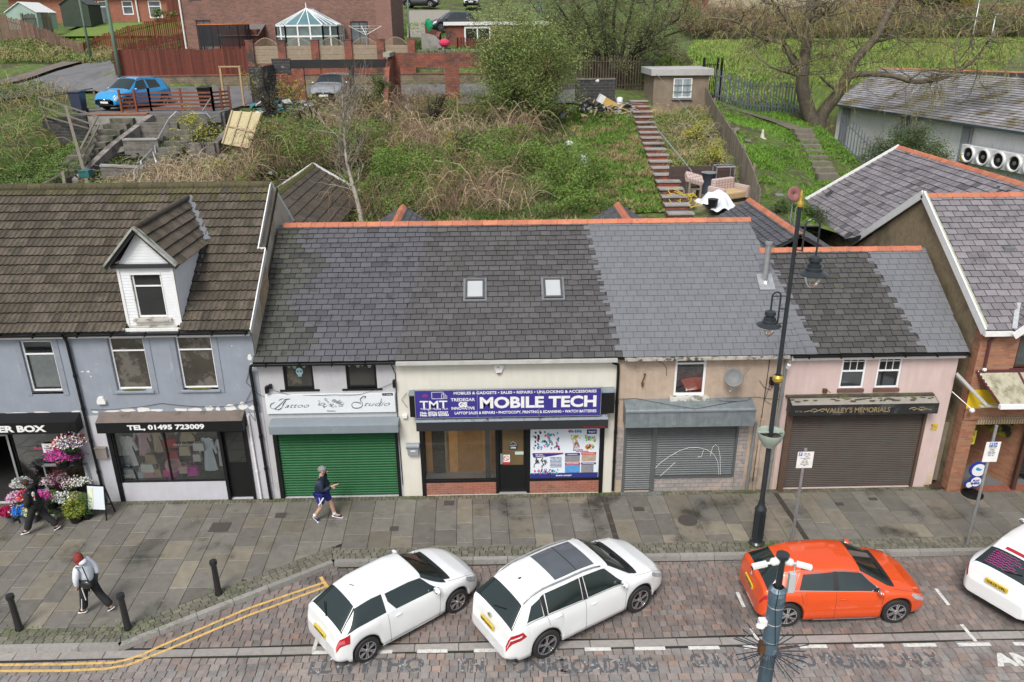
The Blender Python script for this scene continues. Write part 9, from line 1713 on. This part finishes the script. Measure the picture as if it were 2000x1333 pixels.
for a in [(-12.55,-.2,1.32,.3,'magenta pink flowers on the top shelf under the shop window',(.12,.14,.06),[(.5,.04,.3),(.6,.1,.4)],.28,m_black,700,420,.03),(-12.12,-.2,1.32,.22,'deep purple pink flowers at the right of the top shelf',(.06,.08,.05),[(.3,.03,.2),(.4,.08,.25)],.25),(-12.25,-.12,1.7,.3,'bright red poinsettias high in the window corner',(.12,.12,.03),[(.65,.02,.01),(.55,.1,.02)],.3,m_black,600,240,.045),(-12.6,-.45,.64,.27,'dark maroon leafy plant on the middle shelf',(.1,.02,.04),None,.4,m_black,800),(-12.25,-.45,.64,.26,'white flowered tray plant on the middle shelf',G1,[Wt,Wt,(.6,.3,.4)],.16,m_black,500,150),(-12.02,-.4,.64,.2,'small white primroses at the right end of the middle shelf',G1,[Wt],.14,m_black,300,90),(-12.85,-.4,.64,.22,'pink and white cyclamen on the middle shelf',(.1,.16,.08),[(.55,.3,.4),(.6,.5,.55)],.2),(-12.4,-.72,.3,.27,'white flowering plant on the low shelf',G1,[Wt],.2,m_black,600,260,.03),(-12.78,-.72,.3,.25,'round grass green herb pot on the low shelf',(.12,.24,.05),None,.26,m_black,900),(-12.1,-.75,.3,.24,'olive green shrub pot at the right end of the low shelf',(.2,.22,.04),None,.24,m_black,700),(-12.05,-1.0,0,.3,'yellow green conifer in a dark square planter by the A board',(.24,.28,.04),None,.45,m_black,1300),(-11.82,-.85,0,.25,'dark green shrub in a planter beside the conifer',(.08,.16,.04),None,.5,m_black,900),(-13.6,-.95,0,.22,'cream flowered plant in a bucket in front of the stand',(.12,.18,.06),[(.6,.6,.35)],.25,m_black,500,80),(-12.7,-1.05,0,.2,'low green plant on a pale tray in front of the stand',(.1,.2,.05),None,.15,m_white,300)]:
    pot(*a)
for x,y,z,c,l in((-13.75,-.7,.45,[(.6,.3,.45),(.7,.5,.6)],'pale pink bouquet at the left of the display'),(-13.45,-.7,.5,[(.75,.13,.06),(.6,.05,.25)],'orange red bouquet in the front bucket row'),(-13.2,-.75,.5,[(.3,.05,.5),(.6,.1,.5)],'purple bouquet in the front bucket row'),(-12.98,-.8,.5,[(.7,.1,.4),(.75,.2,.5)],'hot pink bouquet in the front bucket row'),(-13.9,-.95,.2,[(.35,.01,.08)],'dark magenta bouquet low at the left end'),(-13.5,-1.0,.25,[(.03,.2,.65)],'bright blue bouquet in the front bucket row'),(-13.25,-1.0,.25,[(.6,.62,.25),(.7,.7,.5)],'lemon and white bouquet in the front bucket row'),(-13.7,-.45,.75,[(.5,.6,.55),(.6,.45,.5)],'grey green and pale pink bouquet at the back left')):
    pot(x,y,max(0,z-.25),.2,l,(.1,.18,.07),c,.2,M('bucket_grey',(.1,.11,.12),.6,.1),220,420,.035,z if z<.3 else .3,'flower_bucket')
o=pot(-12.0,-.55,1.95,.28,'hanging basket of small white and lilac flowers at the corner of the black fascia',(.05,.14,.04),[Wt,Wt,(.35,.2,.4)],.32,m_black,900,420,.024,.12,'hanging_basket'); b=MB(); b.tube([(-12,-.1,2.75),(-12,-.55,2.75),(-12,-.55,2.3)],.012,5); b.build('bracket',m_black,o)
# goods in the boutique window
def bag(x,z,w,h,c,label,y=.3,hang=False):
    o=thing('handbag',label,'handbag',(x,y,z)); m=M('leather_%d_%d_%d'%tuple(int(q*100) for q in c),c,.5,.1,6); b=MB(); b.prism([(x-w/2,z),(x+w/2,z),(x+w*.42,z+h),(x-w*.42,z+h)],y-.07,y+.07); b.build('bag_body',m,o,bevel=.012); b=MB(); b.tube([(x-w*.25,y,z+h),(x-w*.2,y,z+h*1.5),(x+w*.2,y,z+h*1.5),(x+w*.25,y,z+h)],.012,5); b.build('handle',m_black if c[0]>.5 and c[1]>.5 else m,o)
for x,z,w,h,c,l in((-11.0,.62,.42,.3,(.7,.7,.68),'white tote bag with black handles at the left of the boutique window'),(-10.4,.8,.42,.28,(.68,.7,.64),'white bag standing behind the pink bag'),(-10.62,.62,.2,.22,(.5,.6,.65),'small pale blue bag by the white tote'),(-10.4,.62,.36,.2,(.65,.33,.36),'pale pink bag in the middle of the left pane'),(-10.12,.62,.22,.3,(.45,.33,.22),'tan bag right of the pale pink bag'),(-9.78,.62,.42,.26,(.65,.03,.3),'hot pink handbag beside the window mullion'),(-10.25,1.1,.34,.3,(.35,.26,.17),'brown basket bag on the left pane shelf'),(-9.62,1.62,.42,.28,(.45,.02,.03),'upper red handbag hanging in the right pane'),(-9.62,1.26,.4,.26,(.4,.02,.05),'lower red handbag hanging in the right pane'),(-9.22,1.35,.34,.3,(.5,.42,.3),'beige handbag hanging in the right pane'),(-8.8,1.5,.34,.26,(.65,.64,.6),'white handbag hanging right of the beige one'),(-9.35,.75,.3,.22,(.62,.4,.38),'flat pink bag on the right pane display'),(-9.1,.66,.34,.3,(.55,.02,.35),'magenta bag on the right pane display'),(-8.9,1.15,.24,.24,(.6,.58,.55),'small pale bag in the right pane')): bag(x,z,w,h,c,l)
def garment(x,z0,z1,w,c,label,y=.42,m=None):
    o=thing('garment',label,'clothing',(x,y,z0)); b=MB(); n=9; m=m or M('cloth_%d_%d_%d'%tuple(int(q*100) for q in c),c,.9,.12,8,bump=.01,bsc=14); rows=[(0,1.0),(.35,.8),(.62,.62),(.8,.85),(.95,.9),(1,.4)]
    for t,f in rows:
        for k in range(n): u=k/(n-1)*2-1; b.v.append((x+u*w/2*f,y-.05*math.cos(u*PI/2)-.025*math.sin(u*14),z0+(z1-z0)*t))
    for i in range(len(rows)-1):
        for k in range(n-1): a=i*n+k; b.f.append((a,a+1,a+n+1,a+n)); b.mi.append(0); b.t.append((1,1,1))
    b.build('fabric',m,o,smooth=True)
    for sg in(-1,1): b=MB(); b.tube([(x+sg*w*.36,y-.03,z0+(z1-z0)*.92),(x+sg*w*.6,y-.05,z0+(z1-z0)*.55)],w*.1,7); b.build('sleeve',m,o,auto=True)
for a in((-10.95,.95,1.95,.5,(.62,.64,.63),'sheer white blouse dress on display in the left pane'),(-10.45,1.3,2.2,.42,(.5,.33,.36),'pink and grey checked scarf hanging in the left pane'),(-10.05,1.4,2.2,.3,(.4,.32,.22),'beige knitted top hanging beside the scarf'),(-8.6,.75,1.85,.42,(.6,.66,.7),'pale blue knitted dress in the right pane'),(-8.25,.9,1.8,.2,(.55,.57,.57),'fringed pale shawl at the right of the pane'),(-9.15,1.75,2.2,.5,(.4,.33,.2),'straw coloured top at the top of the right pane')): garment(*a)
o=thing('sun_hat','wide pink sun hat in the boutique window','hat',(-9.66,.45,1.0)); b=MB(); Mx=Matrix.Rotation(R(65),4,'X'); b.lathe([(.24,0),(.12,.02),(.11,.09),(.001,.11)],(-9.66,.3,1.02),18,Mx); b.build('hat',M('pink_straw',(.55,.3,.32),.9,.1),o,smooth=True)
p=at(365,869,Y=.02); text('PRETTY THINGS',.09,m_galv,BQ,(p.x,.02,p.z),w=.75,name='window_lettering'); p=at(97,875,Y=.03); text('flowerbox',.1,M('pink_vinyl',(.6,.02,.2),.5,.05),FS,(p.x,.03,p.z),w=.9,name='window_lettering')
b=MB(); b.box(-13.15,-12.85,.02,.03,1.65,1.95); nt=b.build('window_notice',m_white,FS); text('THE\nFLOWER\nBOX',.07,m_black,FS,(-13.0,.015,1.8),w=.2)
# ================================================================ PEOPLE
m_skin=M('skin',(.5,.3,.22),.55,.08,8)
def skin(name,chains,mat,parent,sub=2,root=None):
    """chains: lists of ((x,y,z),r); joints that coincide are merged into one branching skeleton"""
    V=[];Rr=[];E=[]; idx={}
    for ch in chains:
        prev=None
        for p,r in ch:
            k=tuple(round(q,3) for q in p)
            if k not in idx: idx[k]=len(V); V.append(p); Rr.append(r)
            i=idx[k]
            if prev is not None and prev!=i: E.append((prev,i))
            prev=i
    me=bpy.data.meshes.new(name); me.from_pydata(V,E,[]); o=bpy.data.objects.new(name,me); COL.objects.link(o); o.parent=parent; md=o.modifiers.new('k','SKIN'); md.use_smooth_shade=True; md.branch_smoothing=.6
    if not me.skin_vertices: bpy.context.view_layer.objects.active=o; o.select_set(True); bpy.ops.mesh.customdata_skin_add()
    L=me.skin_vertices[0].data
    for i,r in enumerate(Rr): rr=(r,r) if not isinstance(r,tuple) else r; L[i].radius=rr; L[i].use_root=(i==0)
    s=o.modifiers.new('u','SUBSURF'); s.levels=s.render_levels=sub; me.materials.append(mat); return o
def person(label,loc,rz,J,top,bot,shoe,hair,topm,botm,shoem,hairm,long_hair=False,shorts=False,hood=False,h=1.0,lean=0):
    """J: joints (x forward, y left, z up) of pelvis, chest, neck, head, and per side hip, knee, ankle, shoulder, elbow, wrist"""
    o=thing('person',label,'person',loc,rz,local=True); o.scale=(h,h,h); g=lambda k:J[k]; ch=[]
    ch.append([(g('pelvis'),.07),(g('waist'),.07),(g('chest'),.075),(g('neck'),.055),(tuple(Vector(g('head'))-Vector((.01,0,.05))),.06),(g('head'),.088),(tuple(Vector(g('head'))+Vector((-.01,0,.07))),.07)])
    for s in 'LR':
        y=1 if s=='L' else -1; ch.append([(g('pelvis'),.07),(g(s+'hip'),.065),(g(s+'knee'),.06),(g(s+'ank'),.042),(g(s+'toe'),.03)]); ch.append([(g('chest'),.075),(g(s+'sh'),.03),(g(s+'el'),.028),(g(s+'wr'),.027),(g(s+'palm'),.032)])
        w=Vector(g(s+'wr'));p=Vector(g(s+'palm'));d=(p-w).normalized(); sd=Vector((0,1,0)) if abs(d.y)<.7 else Vector((1,0,0)); sd=(sd-d*sd.dot(d)).normalized()
        for k in range(4): a=p+sd*(.012*(k-1.5))*1.3; e=a+d*(.045+.008*(1.5-abs(k-1.5))); f=e+(d*.5+Vector((0,0,-.6))).normalized()*.03; ch.append([(g(s+'palm'),.032),(tuple(a+d*.03),.010),(tuple(e),.009),(tuple(f),.007)])
        ch.append([(g(s+'palm'),.032),(tuple(w+d*.02+sd*.035),.011),(tuple(w+d*.06+sd*.05),.009)])
    skin('body',ch,m_skin,o)
    H=Vector(g('head')); b=MB(); hd=Vector(J['face']).normalized(); sdv=Vector((-hd.y,hd.x,0)).normalized()
    b.ball(H+hd*.095+Vector((0,0,-.005)),.016,8,6,(1.2,.8,1.3)); 
    for q in(-1,1): b.ball(H+sdv*q*.086+Vector((0,0,-.005)),.024,8,6,(.9,.5,1.3))
    b.ball(H+hd*.085+Vector((0,0,-.045)),.018,8,5,(.6,1.4,.4)); b.build('face_features',m_skin,o,smooth=True); b=MB()
    for q in(-1,1): b.ball(H+hd*.083+sdv*q*.032+Vector((0,0,.018)),.011,6,5)
    b.build('eyes',m_black,o)
    up=Vector((0,0,1)); b=MB(); b.ball(H-hd*.025+up*.03,.1,16,10,(1,.93,.95)); 
    if long_hair: b.ball(H-hd*.03-up*.03,.112,16,10,(1,1.02,1.15)); b.ball(H-hd*.05-up*.11,.1,14,8,(.9,1.05,.8))
    b.v=[(x+random.uniform(-.004,.004),y,z+random.uniform(-.004,.004)) for x,y,z in b.v]; b.build('hair',hairm,o,smooth=True)
    t=[[(tuple(Vector(g('pelvis'))-up*.06),.2),(g('waist'),.2),(g('chest'),(.22,.2)),(tuple(Vector(g('neck'))-up*.02),.1)]]
    for s in 'LR': t.append([(g('chest'),(.2,.185)),(g(s+'sh'),.105),(g(s+'el'),.08),(tuple(Vector(g(s+'el')).lerp(Vector(g(s+'wr')),.92)),.06)])
    skin(top,t,topm,o)
    t=[]
    for s in 'LR':
        k=Vector(g(s+'knee'));hp=Vector(g(s+'hip'))
        t.append([(tuple(Vector(g('pelvis'))-up*.02),.14),(g(s+'hip'),.105),(tuple(hp.lerp(k,.85)),.09)] if shorts else [(tuple(Vector(g('pelvis'))-up*.02),.16),(g(s+'hip'),.125),(g(s+'knee'),.095),(tuple(k.lerp(Vector(g(s+'ank')),.95)),.1)])
    skin(bot,t,botm,o)
    for s in 'LR':
        a=Vector(g(s+'ank'));e=Vector(g(s+'toe')); skin(shoe,[[(tuple(a-(e-a).normalized()*.03-up*.02),.045),(tuple(a.lerp(e,.5)-up*.015),.045),(tuple(e+(e-a).normalized()*.03),.036)]],shoem,o,1)
        b=MB(); d=(e-a); d.z=d.z; b.bar(a-d.normalized()*.07-up*.065,e+d.normalized()*.07-up*.035,.085,.022); b.build('shoe_sole',m_white,o,bevel=.01)
        if shorts: b=MB(); b.tube([tuple(a+up*.02),tuple(a.lerp(Vector(g(s+'knee')),.22))],.046,10); b.build('sock',m_white,o,auto=True)
    if hood: b=MB(); b.ball(Vector(g('neck'))-hd*.06+up*.01,.1,12,8,(1,1.1,.7)); b.build('hood',topm,o,smooth=True)
    return o
Jb=dict(pelvis=(0,0,.93),waist=(.0,0,1.08),chest=(.02,0,1.3),neck=(.04,0,1.47),head=(.09,0,1.61),face=(1,0,-.35))
m_navy=M('navy_jacket',(.006,.014,.035),.6,.15,6,bump=.01,bsc=10); m_bl=M('blue_shorts',(.015,.02,.22),.7,.1); m_blk=M('black_cloth',(.014,.014,.016),.85,.15,6,bump=.012,bsc=9)
p1=person('man in navy jacket and blue shorts walking right and looking at a phone',(-5.0,-1.15,0),R(-2),dict(Jb,Lhip=(.02,.09,.88),Lknee=(.16,.09,.5),Lank=(.22,.09,.1),Ltoe=(.36,.09,.045),Rhip=(-.02,-.09,.88),Rknee=(-.02,-.09,.5),Rank=(-.2,-.09,.19),Rtoe=(-.13,-.1,.06),Lsh=(.03,.19,1.4),Lel=(.02,.22,1.13),Lwr=(.16,.17,.98),Lpalm=(.22,.14,.97),Rsh=(.03,-.19,1.4),Rel=(.08,-.24,1.12),Rwr=(.3,-.13,1.2),Rpalm=(.37,-.1,1.23)),'jacket','shorts','shoe','hair',m_navy,m_bl,M('navy_shoe',(.03,.03,.1),.6,.1),M('grey_hair',(.2,.2,.2),.9,.2,30),shorts=True)
b=MB(); b.box(.38,.5,-.13,-.07,1.23,1.245,None); tag(b.build('mobile_phone',m_black,None,loc=(0,0,0),bevel=.004),'black phone held by the man in the navy jacket','phone').location=(-5.0,-1.15,0.02)
p1.scale=(1.22,1.2,1)
b=MB()
for s,y in(('L',.2),('R',-.2)): b.bar((-.05,y*.95,.62),(.08,y*.9,.86),.012,.03); b.bar((.02,y*.95,.62),(-.02,y*.9,.86),.012,.03)
b.build('white_stripes',m_white,p1)
p2=person('person in black hoodie with a white back print walking left past the flowers',(-12.75,-1.5,0),R(180),dict(Jb,head=(.14,0,1.56),neck=(.07,0,1.44),face=(1,.1,-.6),Lhip=(.02,.09,.88),Lknee=(.2,.09,.5),Lank=(.36,.09,.12),Ltoe=(.48,.09,.07),Rhip=(-.02,-.09,.88),Rknee=(-.12,-.09,.5),Rank=(-.4,-.09,.13),Rtoe=(-.3,-.1,.05),Lsh=(.05,.19,1.38),Lel=(.02,.25,1.12),Lwr=(.17,.2,.95),Lpalm=(.22,.18,.92),Rsh=(.05,-.19,1.38),Rel=(.1,-.22,1.12),Rwr=(.28,-.14,1.02),Rpalm=(.33,-.1,1.02)),'hoodie','trousers','shoe','hair',m_blk,m_blk,m_blk,M('dark_brown_hair',(.04,.025,.018),.9,.2,30),hood=True)
b=MB(); b.ball((-.1,.12,1.3),.07,8,5,(.5,.8,1.2)); b.ball((-.12,.13,1.16),.05,8,5,(.5,.9,1)); b.build('white_back_print',M('print_white',(.6,.6,.55),.8,.3,18,stain=((.02,.02,.02),14,.5,.55)),p2)
b=MB(); b.ball((-.13,.14,1.25),.03,8,5); b.build('red_print',m_red,p2)
m_wh=M('white_fleece',(.62,.66,.72),.9,.06,6,bump=.012,bsc=9)
p3=person('woman with red bobbed hair, white hoodie and wide black trousers walking left',(-9.78,-4.8,0),R(168),dict(Jb,head=(.08,.02,1.58),neck=(.03,0,1.45),face=(1,-.4,-.2),Lhip=(.02,.09,.88),Lknee=(.12,.09,.5),Lank=(.2,.09,.1),Ltoe=(.32,.09,.05),Rhip=(-.02,-.09,.88),Rknee=(-.16,-.09,.5),Rank=(-.42,-.09,.14),Rtoe=(-.33,-.1,.06),Lsh=(.03,.18,1.38),Lel=(.06,.24,1.12),Lwr=(.1,.22,.88),Lpalm=(.12,.2,.82),Rsh=(.0,-.18,1.38),Rel=(-.1,-.24,1.12),Rwr=(-.12,-.2,.95),Rpalm=(-.1,-.18,.9)),'hoodie','trousers','shoe','hair',m_wh,m_blk,m_blk,M('dark_red_hair',(.2,.025,.018),.8,.2,30),long_hair=True,hood=True)
b=MB(); b.bar((-.0,.2,.86),(-.02,.19,.5),.018,.015); b.bar((.1,.18,.5),(.18,.18,.14),.018,.015); b.build('white_stripe',m_white,p3)
o=thing('shoulder_bag','black leather shoulder bag carried by the red haired woman','bag',(-9.78,-4.8,0),R(168),local=True); b=MB(); b.ball((-.14,.2,.98),.14,12,8,(1.15,.5,.85)); b.build('bag_body',M('black_leather',(.015,.015,.017),.3,.15,5,coat=.3),o,smooth=True); b=MB(); b.tube([(-.02,.24,1.0),(.02,.2,1.44),(-.1,.14,1.42),(-.24,.2,1.02)],.012,6); b.build('strap',m_black,o,auto=True)
# separate pieces that came out of one builder become parts of their own
SPLIT={'shutter_guide','shopfront_frame','brick_pier','stone_cladding','stepped_slates','downpipe','fascia_board','door_frame','old_fascia_box','corner_board','bargeboard','verge_dark_board','roof_underlay','brick_stallriser','soffit','side_wall','bare_plaster_patch','poster_print','window_surround'}
def islands(me):
    p=list(range(len(me.vertices)))
    def f(x):
        while p[x]!=x: p[x]=p[p[x]]; x=p[x]
        return x
    for e in me.edges: a,b_=f(e.vertices[0]),f(e.vertices[1]); p[a]=b_
    g={}
    for q in me.polygons: g.setdefault(f(q.vertices[0]),[]).append(q)
    return list(g.values())
for o in list(bpy.data.objects):
    if o.type!='MESH' or o.name.split('.')[0] not in SPLIT: continue
    G=islands(o.data)
    if not 1<len(G)<=30: continue
    me=o.data; at_=me.attributes.get('tint'); nm='new_slate' if o.name.startswith('stepped') else o.name.split('.')[0]
    for i,ps in enumerate(G):
        b=MB(); mp={}
        for q in ps:
            for v in q.vertices:
                if v not in mp: mp[v]=len(b.v); b.v.append(tuple(me.vertices[v].co))
            b.f.append(tuple(mp[v] for v in q.vertices)); b.mi.append(q.material_index); b.t.append(tuple(at_.data[q.index].vector) if at_ else (1,1,1))
        n=b.build(nm,list(me.materials)); n.parent=o.parent; n.matrix_local=o.matrix_local
        for m in o.modifiers: q=n.modifiers.new(m.name,m.type); [setattr(q,k,getattr(m,k)) for k in('width','segments','limit_method','angle_limit') if m.type=='BEVEL']
        for ch in list(o.children):
            if i==0: ch.parent=n
    bpy.data.objects.remove(o)
